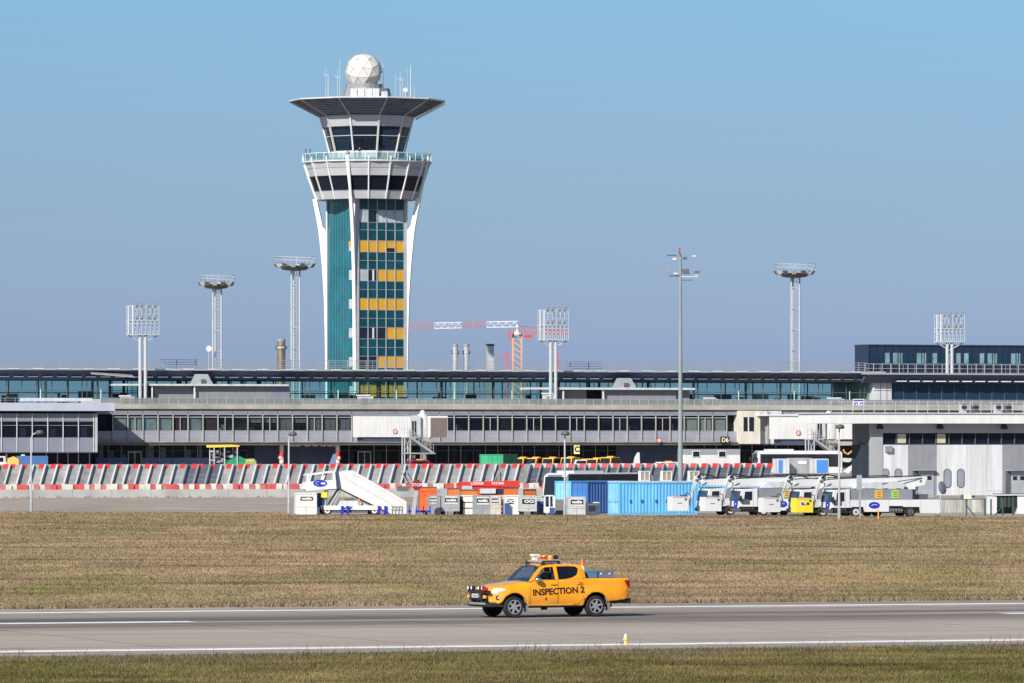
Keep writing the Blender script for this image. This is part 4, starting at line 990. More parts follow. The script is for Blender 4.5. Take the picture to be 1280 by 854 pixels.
flw = M('frame_pale_grey', (.50, .51, .53), .5)
def flood_frame(px, fr, v, pyb, py1, py0, wpx, lab, short=False):
    Y = fr.Y(px, v); s = Y / FPX; zb = wz(pyb, Y)
    t = thing('floodlight_frame', lab, 'floodlight mast', (wx(px, Y), Y, zb), fr.a, 'white floodlight frames on twin poles'); w = wpx * s / 2
    z1, z0 = wz(py1, Y) - zb, wz(py0, Y) - zb
    for a in (-.42, .42): MB().rod((a, 0, 0), (a, 0, z1 + .2), .26, mastw, 10).build('pole', t)
    m = MB(); h = (z0 - z1) * .86
    for zz in (z1, z1 + h * .38, z1 + h * .5, z1 + h): m.box(-w, w, -.5, -.42, zz, zz + .10, flw); m.box(-w, w, .42, .5, zz, zz + .10, flw)
    n = 7
    for i in range(n + 1):
        x = -w + 2 * w * i / n; m.box(x - .035, x + .035, -.5, -.42, z1, z1 + h, flw); m.box(x - .03, x + .03, .42, .5, z1, z1 + h, flw)
    for zz in (z1, z1 + h * .5): m.box(-w, w, -.42, .42, zz - .02, zz + .08, whited)
    for x in (-w, -w + 2 * w / 7): m.box(x - .08, x + .08, -.54, -.4, z1, z1 + h, white)
    m.build('frame', t)
    m = MB(); m.rod((-w, 0, z1), (0, 0, z1 - 1.3), .1, mastw); m.rod((w, 0, z1), (0, 0, z1 - 1.3), .1, mastw); m.build('brace', t)
    for zz in (z1 + h * .58, z0 - .75):
        for x in (-.45, -.1, .35, .75):
            q = MB(); X = x * w; q.hexa([(X - .35, -.75, zz), (X + .15, -.75, zz), (X + .15, -.6, zz - .08), (X - .35, -.6, zz - .08), (X - .02, -.45, zz + .55), (X + .50, -.45, zz + .55), (X + .50, -.3, zz + .48), (X - .02, -.3, zz + .48)], M('lamp_face_grey', (.20, .22, .24), .25))
            q.rod((X, -.2, zz - .7), (X, -.45, zz + .2), .05, lgrey, 4); q.build('floodlight', t)
flood_frame(178.5, T, .9, 505, 419, 377, 40, 'white floodlight frame on twin poles at the left of the terminal')
flood_frame(691.5, T, .9, 505, 425.5, 382, 38, 'white floodlight frame on twin poles standing in front of the crane')
flood_frame(1187, T, 6, 469, 428, 389, 38, 'white floodlight frame on twin poles in front of the blue glass office block')
# ================================================================== blast fence, low wall, barrier blocks
FW = FR(400, 668, 20); zf = lambda py: FW.z(py)
bw = fthing('low_wall', 'long low pale concrete wall along the far side of the apron', 'wall', FW)
MB().box(FW.u(-60), FW.u(800), -.6, -.25, -.02, zf(611.3), conc).build('wall_face', bw)
m = MB(); x = FW.u(-60)
while x < FW.u(800): m.box(x, x + .04, -.612, -.603, .0, zf(611.5), M('wall_joint', (.22, .21, .20), .9)); x += 4.2
m.build('joint', bw)
tag(blades('wall_foot_grass', 30000, 640, 700, .06, .22, lambda X, Y: np.abs(q_(X, Y) - q_(FW.X0, FW.Y0) + 1.25) < .55, M('olive_verge', (.11, .095, .04), .95, isl=.4)), 'thin olive verge growing along the foot of the low wall', 'grass')
bf = fthing('blast_fence', 'long grey blast fence of slanted ribbed panels with red top blocks', 'fence', FW)
pan_m = M('grey_deflector_panel', (.27, .28, .295), .7, var=.22, scale=.9); pan_b = M('worn_deflector_panel', (.235, .235, .235), .75, var=.3, scale=1.4); pan_c = M('pale_deflector_panel', (.31, .31, .30), .7, var=.25, scale=1.1)
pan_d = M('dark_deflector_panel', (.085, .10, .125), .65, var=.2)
zb_, ztp = zf(604.8), zf(580.3); pw_ = 14.25 / 11.98 / FW.c; SH = .72
x = FW.u(-22); i = 0
while True:
    px = 640 + FPX * (FW.X0 + x * FW.c) / (FW.Y0 + x * FW.s)
    if px > 955: break
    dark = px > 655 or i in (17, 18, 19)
    m = MB(); v0, v1 = 1.0, 1.45
    def pt(u, f, v=0): return (x + u + SH * f, v0 + (v1 - v0) * f + v, zb_ + (ztp - zb_) * f)
    def slab(u0, u1, f0, f1, va, vb, mat): m.hexa([pt(u0, f0, va), pt(u1, f0, va), pt(u1, f0, vb), pt(u0, f0, vb), pt(u0, f1, va), pt(u1, f1, va), pt(u1, f1, vb), pt(u0, f1, vb)], mat)
    if px > 905 and px < 940: pass
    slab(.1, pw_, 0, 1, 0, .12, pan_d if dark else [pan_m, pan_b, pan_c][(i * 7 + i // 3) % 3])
    for k in range(3 if not dark else 2): slab(.1, pw_, .2 + .27 * k, .215 + .27 * k, -.012, -.003, mgrey)
    p = m.build('panel', bf)
    m = MB(); a = (pw_ - .62) if i % 4 in (0, 1) else .12
    if px > 655:
        slab(.12, pw_ * .5, .8, 1.02, -.03, -.004, whited); slab(pw_ * .5, pw_, .8, 1.02, -.03, -.004, red if px > 860 else redf)
    else: slab(a, a + .52, .8, 1.02, -.03, -.004, red)
    m.build('top_block', p)
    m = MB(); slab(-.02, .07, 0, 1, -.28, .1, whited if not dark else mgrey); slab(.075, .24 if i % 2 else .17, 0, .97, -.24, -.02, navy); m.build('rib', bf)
    x += pw_; i += 1
MB().box(FW.u(-22), FW.u(958), .95, 1.2, 0, zb_ + .02, concd).build('foot_beam', bf)
prop = MB()
for px in (508, 514, 611, 617): prop.rod((FW.u(px), -.1, zf(604)), (FW.u(px) + (.9 if px % 2 else -.3), .95, zf(588)), .05, galv, 5)
prop.build('prop', bf)
# red and white barrier blocks standing behind the low wall
pr = {}
x = FW.u(-24); i = 0; seq = 'RWPWPWWRRWPWPRRWWRRWPWPWWPWRRWWRWPRRWPW'
while x < FW.u(792):
    px = 640 + FPX * (FW.X0 + x * FW.c) / (FW.Y0 + x * FW.s); c = seq[i % len(seq)]
    if c not in pr:
        mt = redf if c == 'R' else M('sun_faded_pink', (.62, .20, .19), .6, var=.3, scale=1.1) if c == 'P' else M('dull_white_plastic', (.66, .63, .56), .6, var=.2, scale=.8)
        b = MB().prism([(-.285, 0), (.285, 0), (.285, 1.25), (.25, 1.38), (-.25, 1.38), (-.285, 1.25)], -.16, .16, mt).box(-.285, .285, -.22, .22, 0, .3, mt)
        pr[c] = o = b.build('barrier_block'); col_ = {'R': 'bright red', 'P': 'faded pink', 'W': 'white'}[c]
        tag(o, f'{col_} plastic barrier block in the row behind the low concrete wall', 'barrier', 'red and white barrier blocks behind the low wall')
    else: o = dup(pr[c])
    v = .25 + .09 * math.sin(i * 2.3); o.location = (FW.X0 + x * FW.c - v * FW.s, FW.Y0 + x * FW.s + v * FW.c, .05 * (i % 3 == 0)); o.rotation_euler.z = FW.a + .06 * math.sin(i * 3.1) + .03 * math.sin(i * 1.3); x += .595; i += 1

# ================================================================== lamp posts and the tall mast
def lamp_post(px, pyb, pyt, lab, head=(1, 0), Y=None):
    Y = Y or gy(pyb); h = wz(pyt, Y); t = thing('lamp_post', lab, 'street lamp', (wx(px, Y), Y, 0), 0, 'slim lamp posts at the apron edge')
    m = MB(); m.rod((0, 0, 0), (0, 0, h - .5), .10, lgrey, 8, .065); m.rod((0, 0, 0), (0, 0, .9), .13, galv, 8); m.build('post', t, smooth=True)
    dx = head[0]; m = MB(); pts = [(0, 0, h - .5), (dx * .12, 0, h - .15), (dx * .45, head[1] * .5, h)]; m.tube(pts, .055, lgrey); m.build('arm', t)
    m = MB(); m.lathe([(.05, .22), (.28, .16), (.36, .0), (.30, -.12), (.05, -.14)], dgrey, (dx * .7, head[1], h), 14); m.build('lamp_head', t, smooth=True)
lamp_post(39, 640.3, 541, 'slim pale lamp post nearest the left edge with a long arm', (1, 0))
lamp_post(361, 641.5, 543, 'slim pale lamp post just left of the white boarding stairs', (.45, 0))
lamp_post(706, 645.5, 542.5, 'slim pale lamp post in front of the light blue container end', (.05, -.3))
lamp_post(1049, 649.5, 534, 'slim pale lamp post in front of the boom truck cab', (.05, -.3))
MY = 560; t = thing('light_mast', 'tall slender grey light mast with floodlights at its top', 'light mast', (wx(850.5, MY), MY, 0)); s = MY / FPX
zm_ = lambda py: wz(py, MY); xm_ = lambda px: wx(px, MY) - wx(850.5, MY)
MB().rod((0, 0, 0), (0, 0, zm_(322)), .235, M('mast_grey_paint', (.23, .265, .27), .45), 12, .12).build('pole', t, smooth=True)
m = MB(); m.box(xm_(836), xm_(851), -.1, .1, zm_(345.8), zm_(344.3), dgrey); m.box(xm_(851), xm_(868), -.1, .1, zm_(346.5), zm_(345.2), lgrey); m.box(xm_(834), xm_(846), -.1, .1, zm_(320.2), zm_(318.6), dgrey)
m.rod((xm_(851), 0, zm_(321)), (xm_(849), 0, zm_(314.5)), .07, dgrey); m.box(xm_(852), xm_(866), -.5, -.3, zm_(351), zm_(350), dgrey); m.build('cross_arm', t)
MB().rod((xm_(849.3), 0, zm_(314.5)), (xm_(849.3), 0, zm_(309.5)), .09, red, 8).build('obstruction_light', t)
def lamp(px, py, w, h, sk, mat=None):
    x, z = xm_(px), zm_(py); a = w * s; b = h * s; k = sk * s
    MB().hexa([(x, -.3, z - b), (x + a, -.3, z - b), (x + a, .2, z - b), (x, .2, z - b), (x + k, -.3, z), (x + a + k, -.3, z), (x + a + k, .2, z), (x + k, .2, z)], mat or mgrey).build('floodlight', t)
lamp(835, 335, 5, 7, -7); lamp(854, 336.5, 8.5, 6.5, -1.5, dgrey); lamp(867, 339, 7, 2.5, 1.5, dgrey); lamp(840, 322.5, 5, 2.5, 1, whited); lamp(854, 321.5, 5, 3, -1, dgrey); lamp(865, 319.5, 5, 1.5, 0, whited); lamp(868, 343.5, 4.5, 3.5, 0, galv); lamp(842, 341, 5, 2, 0, whited)

# ================================================================== containers
def container(lab, px, Y, deg, body, endm, L=6.06, z0=0.0, doors=True, hgt=2.59, Wd=2.44):
    f = FR(px, Y, deg, z0); t = fthing('shipping_container', lab, 'container', f, 'shipping containers')
    m = MB(); n = int(L / .28)
    for side in (0, 1):                                    # corrugated long sides
        y = .03 if side == 0 else Wd - .03; sg = 1 if side == 0 else -1; p = []
        for k in range(n + 1):
            xx = .12 + (L - .24) * k / n; dx = (L - .24) / n
            for a, d in ((0, 0), (.18, 0), (.32, .045), (.68, .045), (.82, 0)):
                if k < n: p.append((xx + a * dx, y + sg * d))
        p.append((L - .12, y))
        for (a, b), (c, d) in zip(p, p[1:]): m.quad([(a, b, .14), (c, d, .14), (c, d, hgt - .1), (a, b, hgt - .1)], body)
    m.quad([(.1, .05, hgt - .06), (L - .1, .05, hgt - .06), (L - .1, Wd - .05, hgt - .06), (.1, Wd - .05, hgt - .06)], body)
    m.quad([(L - .05, .05, .1), (L - .05, Wd - .05, .1), (L - .05, Wd - .05, hgt - .06), (L - .05, .05, hgt - .06)], body); m.build('shell', t)
    m = MB()
    for yy in (0, Wd - .1):
        for zz in (0, hgt - .12): m.box(.1, L - .1, yy, yy + .1, zz + .002, zz + .118, body)
        for xx in (0, L - .12): m.box(xx, xx + .12, yy - .004, yy + .104, 0, hgt, body)
    for xx in (0, L - .12):
        for zz in (0, hgt - .12): m.box(xx + .003, xx + .117, .106, Wd - .106, zz + .001, zz + .119, body)
    m.build('frame', t)
    d = MB().box(.04, .08, .12, Wd / 2 - .01, .13, hgt - .13, endm).box(.04, .08, Wd / 2 + .01, Wd - .12, .13, hgt - .13, endm)
    for zz in (.55, 1.3, 2.0): d.box(.025, .037, .2, Wd - .2, zz, zz + .04, endm)
    de = d.build('door', t)
    m = MB()
    for yy in (.35, .85, 1.6, 2.1): m.rod((.0, yy, .15), (.0, yy, hgt - .15), .025, endm, 5); m.box(-.03, .02, yy - .08, yy + .2, 1.0, 1.07, mgrey)
    m.build('lock_bar', de); return t, f
cA, fA = container('bright sky blue container with paler door end standing beside the boom trucks', 774, 506, 21, bluel, blues, 6.7)
m = MB(); m.box(.0, 6.7, .0, 2.44, 2.592, 2.66, whited); m.build('roof_rim', cA)
m = MB()
for a in (.9, 1.9, 3.1, 4.0, 5.2): m.box(a, a + .14, -.03, .028, .95, 1.2, blued)
m.build('lashing_ring', cA)
container('deep blue container with doors between the two paler containers', 735, 513, 33, blued, M('mid_blue_door', (.06, .20, .50), .5))
container('pale blue container end raised behind the slim lamp post', 714, 519, 33, bluel, blues, 6.06, .0)
container('bright blue container half hidden behind the white booms', 868, 532, 14, bluel, blues, 7.6, .05)
container('bright blue container behind the raised booms of the middle trucks', 918, 528, 14, bluel, blues, 4.4, .0)
GZ = 1.5
cG, fG = container('green container behind the blast fence with a plain left end', 629, 858, 65, M('shaded_green_paint', (.025, .22, .11), .55, var=.12), M('lit_green_end', (.03, .30, .15), .5), 4.6, GZ, Wd=3.5)  # sunlit end and shaded side are put into two greens
for k, (px, lab) in enumerate(((800.5, 'white framed condenser unit, leftmost on the sky blue container roof'), (828, 'white framed condenser unit in the middle of the sky blue container roof'), (862, 'white framed condenser unit, rightmost on the sky blue container roof'))):
    u = fA.u(px, 1.2); p = (fA.X0 + u * fA.c - 1.2 * fA.s, fA.Y0 + u * fA.s + 1.2 * fA.c, 2.661)
    t = thing('condenser_unit', lab, 'air conditioner', p, fA.a, 'condenser units on the container roof')
    MB().box(.05, .75, .05, .4, .02, .76, M('tan_coil', (.32, .27, .20), .7, scale=8)).build('coil', t)
    m = MB()
    for a in (0, .36, .76): m.box(a, a + .07, 0, .45, 0, .8, white)
    m.box(.07, .76, 0, .45, .74, .8, white); m.box(.07, .76, 0, .45, 0, .05, white); m.build('frame', t)

# ================================================================== wheels
def wheel(parent, x, y, z, r, w, rim_mat=None, name='wheel', n=20):
    m = MB(); m.lathe([(r * .62, -w / 2), (r * .93, -w / 2), (r, -w / 2 + .04), (r, w / 2 - .04), (r * .93, w / 2), (r * .62, w / 2)], black, (x, y, z), n, 'y', ring=True); o = m.build(name, parent, smooth=True)
    m = MB(); m.lathe([(r * .2, -w / 2 + .02), (r * .55, -w / 2 + .05), (r * .63, -w / 2 + .01), (r * .63, w / 2 - .01), (r * .2, w / 2 - .03)], rim_mat or lgrey, (x, y, z), n, 'y'); m.rod((x, y - w / 2 - .01, z), (x, y, z), r * .2, dgrey, 10); m.build('rim', o); return o
# ================================================================== ground equipment boxes in front of the apron
def gse(lab, px0, px1, py0, Y, deg, mat, label=None, dy=.95, feet=False, side=None, pyb=645, name='ground_power_unit', extra=None):
    f = FR(px0, Y, deg); t = fthing(name, lab, 'equipment box', f, 'ground equipment boxes along the grass edge'); w = f.u(px1); h = f.z(py0); z0 = .32 if feet else .06
    bz = MB().prism([(0, z0), (w, z0), (w, h - .06), (w - .05, h), (.05, h), (0, h - .06)], 0, dy, mat).build('cabinet', t)
    m = MB(); m.box(.05, w - .05, -.012, -.002, h * .36, h * .375, mgrey); m.box(w * .48, w * .5, -.012, -.002, z0, h * .36, mgrey); m.box(.03, w - .03, -.02, -.002, h - .12, h - .09, mgrey); m.build('door_seam', bz)
    if feet:
        m = MB()
        for a in (.1, w - .3):
            for b in (.08, dy - .28): m.box(a, a + .2, b, b + .2, 0, z0, black)
        m.build('skid', t)
    else: MB().box(.04, w - .04, .04, dy - .04, 0, .06, black).build('skid', t)
    if label:
        a, b, ya, yb, txt, strips = label; ua, ub, za_, zb2 = f.u(a), f.u(b), f.z(yb), f.z(ya)
        lp = MB().box(ua, ub, -.03, -.013, za_, zb2, blackp).build('name_plate', bz)
        text_mesh(txt, (zb2 - za_) * .82, white, lp, ((ua + ub) / 2, -.034, (za_ + zb2) / 2), bold=.018, wide=min(1.5, (ub - ua) / ((zb2 - za_) * .82 * .52 * len(txt))))
        if strips:
            m = MB(); m.box(ua, ub, -.028, -.013, zb2 + .03, zb2 + .15, white); m.box(ua, ub, -.028, -.013, za_ - .16, za_ - .03, white)
            for k in range(9):
                a2 = ua + (ub - ua) * (k + .3) / 9.5
                if k not in (3, 6): m.box(a2, a2 + .05, -.032, -.029, za_ - .12, za_ - .07, blued if k % 2 else redf); m.box(a2, a2 + .05, -.032, -.029, zb2 + .07, zb2 + .11, blued if k % 3 else redf)
            m.build('sticker', bz)
    if extra: extra(t, f, w, h, dy)
    return t, f
pw = M('white_unit_paint', (.63, .63, .61), .5, var=.10, scale=1.5); pg = M('grey_unit_paint', (.26, .28, .31), .5, var=.2, scale=2.0); pl = M('pale_grey_unit_paint', (.45, .46, .46), .5, var=.15, scale=2.0); pb = M('beige_unit_paint', (.52, .48, .40), .55, var=.15, scale=2.0)
gse('square white cabinet with black name plate left of the boarding stairs', 369.5, 396, 616, 503, 8, pw, (375.5, 391, 621, 625.7, 'vendible', False), 1.2)
gse('slate blue cabinet between the white cabinet and the stair chassis', 396.8, 406, 616.5, 507, 8, M('slate_blue_unit', (.06, .11, .21), .5), None, 1.3)
gse('narrow grey cabinet with black label beside the orange board', 537, 550.5, 619, 503, 10, pg, (537.6, 545.8, 623.2, 627.6, 'vend', True), 1.2)
gse('grey cabinet raised on dark feet, second from the orange board', 552, 574.5, 619, 503, 10, M('mid_unit_grey', (.33, .34, .36), .5, var=.15, scale=2), (556, 571.8, 623, 627.8, 'vendible', True), 1.2, True)
def stack_lines(t, f, w, h, dy):
    m = MB()
    for k in (.33, .62): m.box(.0, w, -.03, -.002, h * k, h * k + .06, black)
    m.build('stack_gap', t)
    MB().box(-.28, -.02, .1, dy, .0, h - .1, black).build('side_void', t)
gse('cream three tier cabinet without any label', 579, 592.8, 619, 504, 10, M('cream_unit_paint', (.66, .64, .57), .55, var=.1), None, 1.2, extra=stack_lines)
gse('dark grey cabinet with scuffed lower half and black label', 593.5, 613, 619, 503, 10, pg, (596, 611, 623.4, 628.4, 'vendible', True), 1.2)
gse('beige grey cabinet with small black label left of the white one', 613.6, 626, 619.5, 503, 10, pb, (614.5, 622.8, 623.4, 628.5, 'vend', True), 1.2)
def blue_bin(t, f, w, h, dy): MB().box(f.u(630.5), f.u(635.6), -.4, -.05, 0, .95, blued).build('blue_side_box', t)
gse('white cabinet with small black label and blue lower corner', 631, 649.5, 619, 503, 10, pw, (633.8, 642, 624.2, 630, 'OO', False), 1.2, extra=blue_bin)
gse('pale grey cabinet with a wide black label showing two rings', 650.3, 671, 619.5, 502, 10, pl, (652.6, 668, 624, 630, ' OO', False), 1.2, True)
gse('narrow pale cabinet with dark blue cover beside the white cart', 671.6, 680.5, 620, 504, 10, pl, (672, 676, 624.5, 629, 'O', False), 1.1, extra=lambda t, f, w, h, dy: MB().box(.05, w, -.5, -.02, 0, 1.1, blued).build('cover', t))
gse('light grey cabinet with black name plate right of the lamp post', 710.3, 732, 621, 502, 10, pl, (713.4, 729, 625, 630.4, 'vendible', True), 1.2)
gse('low dark blue unit with sloping lid in front of the deep blue container', 733.5, 749.5, 629, 502, 10, M('dusty_blue_unit', (.05, .075, .13), .5), None, 1.2, extra=lambda t, f, w, h, dy: (MB().box(.15, w - .35, -.03, -.003, h * .35, h * .75, black).build('grille', t), MB().box(w - .5, w - .05, -.05, .3, h, h + .08, white).build('lid_plate', t)))
gse('grey stone coloured block beside the lamp post', 694, 705, 624.5, 506, 10, M('taupe_block', (.20, .19, .185), .8), None, 1.0)
# orange signs boards and bins
def board(lab, px0, px1, py0, py1, Y, mat, lines=(), name='orange_board', frame=dgrey, cat='sign'):
    f = FR(px0, Y, 10); t = fthing(name, lab, cat, f, 'orange boards behind the cabinets'); w = f.u(px1); za_, zb2 = f.z(py1), f.z(py0)
    p = MB().box(0, w, -.04, .0, max(.25, za_), zb2, mat).build('board', t)
    m = MB(); m.box(-.05, 0.0, -.06, .06, 0, zb2 + .05, frame); m.box(w, w + .05, -.06, .06, 0, zb2 + .05, frame); m.box(-.05, w + .05, -.06, .06, zb2 + .003, zb2 + .12, frame); m.build('frame', t)
    for k, tx in enumerate(lines): text_mesh(tx, .26, M('dark_red_lettering', (.22, .02, .01), .6), p, (w / 2, -.046, zb2 - .28 - .3 * k), wide=1.2)
    return t
board('tall orange board with two lines of dark writing beside the stop sign', 524, 545, 610.5, 640, 508, M('signal_orange', (.85, .13, .02), .55, var=.1), ('ATTENTION A', 'L AVION'))
board('small orange panel with a dark slash behind the raised grey cabinet', 560, 573.5, 612, 630, 509, orange, ())
board('wide flat orange panel behind the cream cabinet', 576.5, 597, 614, 628, 509, orange, ())
board('bright orange panel with yellow marks under the end of the red boom', 630, 646.5, 611.5, 625, 506, M('signal_orange', (.85, .13, .02)), ())
board('dark rust orange bin front left of the white bus', 655, 669.5, 613.5, 626, 509, M('rust_orange', (.45, .09, .015), .6), (), 'orange_bin', black, 'bin')
# stop sign on a leaning post
SY = 500; t = thing('stop_sign', 'red octagonal stop sign on a leaning grey post', 'sign', (wx(515.5, SY), SY, 0)); zs_ = lambda py: wz(py, SY); k = SY / FPX
MB().hexa([(-.12, -.05, 0), (.2, -.05, 0), (.2, .05, 0), (-.12, .05, 0), (.26, -.05, zs_(603)), (.50, -.05, zs_(603)), (.50, .05, zs_(603)), (.26, .05, zs_(603))], galv).build('post', t)
oc = [(5.6 * k + .43 * math.cos(math.pi / 8 + i * math.pi / 4), zs_(606.3) + .43 * math.sin(math.pi / 8 + i * math.pi / 4)) for i in range(8)]
p = MB().prism(oc, -.10, -.06, M('stop_red', (.20, .012, .018), .45)).build('board', t)
text_mesh('STOP', .32, white, p, (5.6 * k, -.104, zs_(606.3)), bold=.006)
t = thing('pallet_dolly', 'low blue dolly on the ground beside the stop sign', 'dolly', (wx(511, 501), 501, 0), R(8))
MB().box(0, 1.75, 0, .9, .25, .4, logo_blue).build('deck', t); m = MB()
for a in (.0, .55, 1.1, 1.65): m.box(a, a + .08, -.02, .06, .1, .75, logo_blue)
m.build('rail', t)
for a in (.3, 1.4): MB().lathe([(.14, 0), (.14, .12)], black, (a, 0.06, .14), 12, 'y').build('wheel', t)
# white utility cart
t = thing('utility_cart', 'white open sided cart with dark window between grey cabinets', 'cart', (wx(680, 503), 503, 0), R(10)); f = FR(680, 503, 10)
w = f.u(694); h = f.z(619); m = MB(); m.box(0, w, 0, 1.2, .2, h * .42, white); m.box(0, .12, 0, .1, h * .42, h, white); m.box(w - .16, w, 0, .1, h * .42, h, white); m.box(w * .45, w * .55, 0, .1, h * .42, h - .1, white); m.box(0, w, 0, 1.2, h - .1, h, white); m.box(0, .12, 1.1, 1.2, h * .42, h, white); m.box(w - .12, w, 1.1, 1.2, h * .42, h, white); m.build('body', t)
MB().box(.13, w - .17, .5, .56, h * .42, h - .1, cab_glass).build('window', t); MB().box(w * .5, w - .05, -.04, -.002, .1, .6, blued).build('step_box', t)
for a in (.25, w - .3): wheel(t, a, .1, .2, .2, .14, whited)

# ================================================================== boarding stairs
S = FR(410, 504, 10); zs = lambda py: S.z(py, 430); us = lambda px, v=0: S.u(px, v)
st_ = fthing('boarding_stairs', 'white mobile boarding stairs with blue oval emblem on the top platform', 'boarding stairs', S)
def sp(pts): return [(us(a), zs(b)) for a, b in pts]
Wd = 1.9
flank = sp([(423.5, 590.5), (438, 588), (441.5, 588.5), (508, 627), (508, 642.5), (489, 642.5), (427, 611.5)])
for v in (0, Wd): MB().prism(flank, v - .04, v + .04, white).build('side_panel', st_)
m = MB(); m.tube([(a, -.05, b) for a, b in sp([(430, 597), (470, 620), (500, 637)])], .02, lgrey, 4); m.tube([(a, -.05, b) for a, b in sp([(440, 592), (507, 631)])], .015, lgrey, 4); m.build('panel_seam', st_)
m = MB(); n = 14
for i in range(n):
    a = us(428 + (500 - 428) * i / n); z = zs(607 + (641 - 607) * i / n); m.box(a, a + .36, .05, Wd - .05, z, z + .05, mgrey); m.box(a, a + .03, .05, Wd - .05, z - .14, z, dgrey)
m.build('steps', st_)
plat = sp([(383.5, 593), (418.5, 588.6), (420.5, 611), (382, 613.5)])
pm = MB(); pm.prism(sp([(382.6, 603), (419.8, 600), (420.5, 611), (382, 613.5)]), -.05, .05, white); pm.prism(sp([(383.5, 593), (386.5, 592.6), (385.8, 603), (382.6, 603)]), -.05, .05, white)
pm.prism(sp([(415.5, 589.2), (418.5, 588.6), (419.6, 600), (416.2, 600.4)]), -.05, .05, white); pm.prism(sp([(386.6, 592.6), (415.4, 589.2), (415.5, 590.8), (386.6, 594.4)]), -.05, .05, white)
pm.prism(sp([(402, 599), (405.5, 594), (407, 594), (404, 600.8)]), -.04, .04, white); pan = pm.build('platform_guard', st_)
pm = MB(); pm.prism(sp([(382.6, 603), (419.8, 600), (420.5, 611), (382, 613.5)]), Wd - .05, Wd + .05, white); pm.prism(sp([(383.5, 593), (418.5, 588.6), (418.5, 590), (383.5, 594.6)]), Wd - .05, Wd + .05, white); pm.build('platform_guard', st_)
m = MB(); a, b = us(382.5), us(421); m.box(a, b, .06, Wd - .06, zs(612.6), zs(611.6), mgrey); m.build('platform_floor', st_)
m = MB(); m.box(us(421), us(427), .05, Wd, zs(611), zs(590), navy); m.build('bellows', st_)
e = MB(); e.prism(ellipse(us(400), zs(604.2), .56, .27), -.075, -.053, logo_blue); em = e.build('oval_emblem', pan)
m = MB(); m.tube([(us(400) - .2 + .15 * math.cos(t), -.082, zs(604.2) + .13 * math.sin(t)) for t in np.linspace(.6, 5.2, 9)], .025, M('pale_emblem_blue', (.45, .5, .8), .4), 4); m.box(us(401), us(406.5), -.085, -.077, zs(605.6), zs(603.2), white); m.build('emblem_swoosh', em)
m = MB()
for (p, q, r) in (((413, 633), (426.5, 611), .09), ((407, 633), (410.5, 613), .07), ((417, 634), (428, 612), .05)):
    (a, b), (c, d) = sp([p, q])
    for v in (.3, Wd - .3): MB().rod((a, v, b), (c, v, d), r, galv, 8).build('lift_ram', st_)
MB().box(us(402), us(409), -.05, .3, zs(622), zs(615.5), M('machine_yellow', (.80, .62, .05), .5)).build('control_box', st_)
m = MB(); m.box(us(405), us(480), .0, Wd, zs(637.5), zs(632), white); m.prism(sp([(420, 632), (426, 626), (452, 626), (462, 632)]), .5, Wd - .3, whited); m.box(us(415), us(460), .1, Wd - .1, zs(641), zs(637.6), dgrey); ch = m.build('chassis', st_)
m = MB(); m.box(us(434), us(444), .5, 1.2, zs(626), zs(623.5), dgrey); m.build('engine_cover', st_)
for px in (409, 468):
    for v in (.02, Wd - .3): wheel(st_, us(px), v + .15, .36, .36, .26, white)
for px in (426, 433, 472, 480): m = MB(); m.box(us(px), us(px + 3.2), -.2, .12, .08, .72, logo_blue); m.build('outrigger', st_)
m = MB()
for px in (489, 493, 497, 501): m.rod((us(px), -.15, .05), (us(px + 1), -.15, zs(633)), .03, galv, 5)
for py in (633, 637): m.rod((us(488), -.15, zs(py)), (us(502.5), -.15, zs(py)), .03, galv, 5)
m.build('gate_rail', st_)
text_mesh('ABX', .3, logo_blue, st_, (us(436), -.02, zs(634.8)), 'lettering', bold=.01)
m = MB(); m.rod((us(449), .1, zs(632)), (us(449), .1, zs(620)), .035, dgrey); m.lathe([(.14, 0), (.03, .35)], orange, (us(449), .1, zs(629)), 8); m.build('warning_lamp', st_)
t = thing('traffic_cone', 'small dark junction box mounted on a stake before the low wall', 'box', (wx(504, 560), 560, 0)); t.name = 'junction_box'
MB().box(-.55, .5, 0, .3, wz(614, 560), wz(608, 560), dgrey).build('box', t); MB().rod((0, .1, 0), (0, .1, wz(614, 560)), .06, galv).build('stake', t)

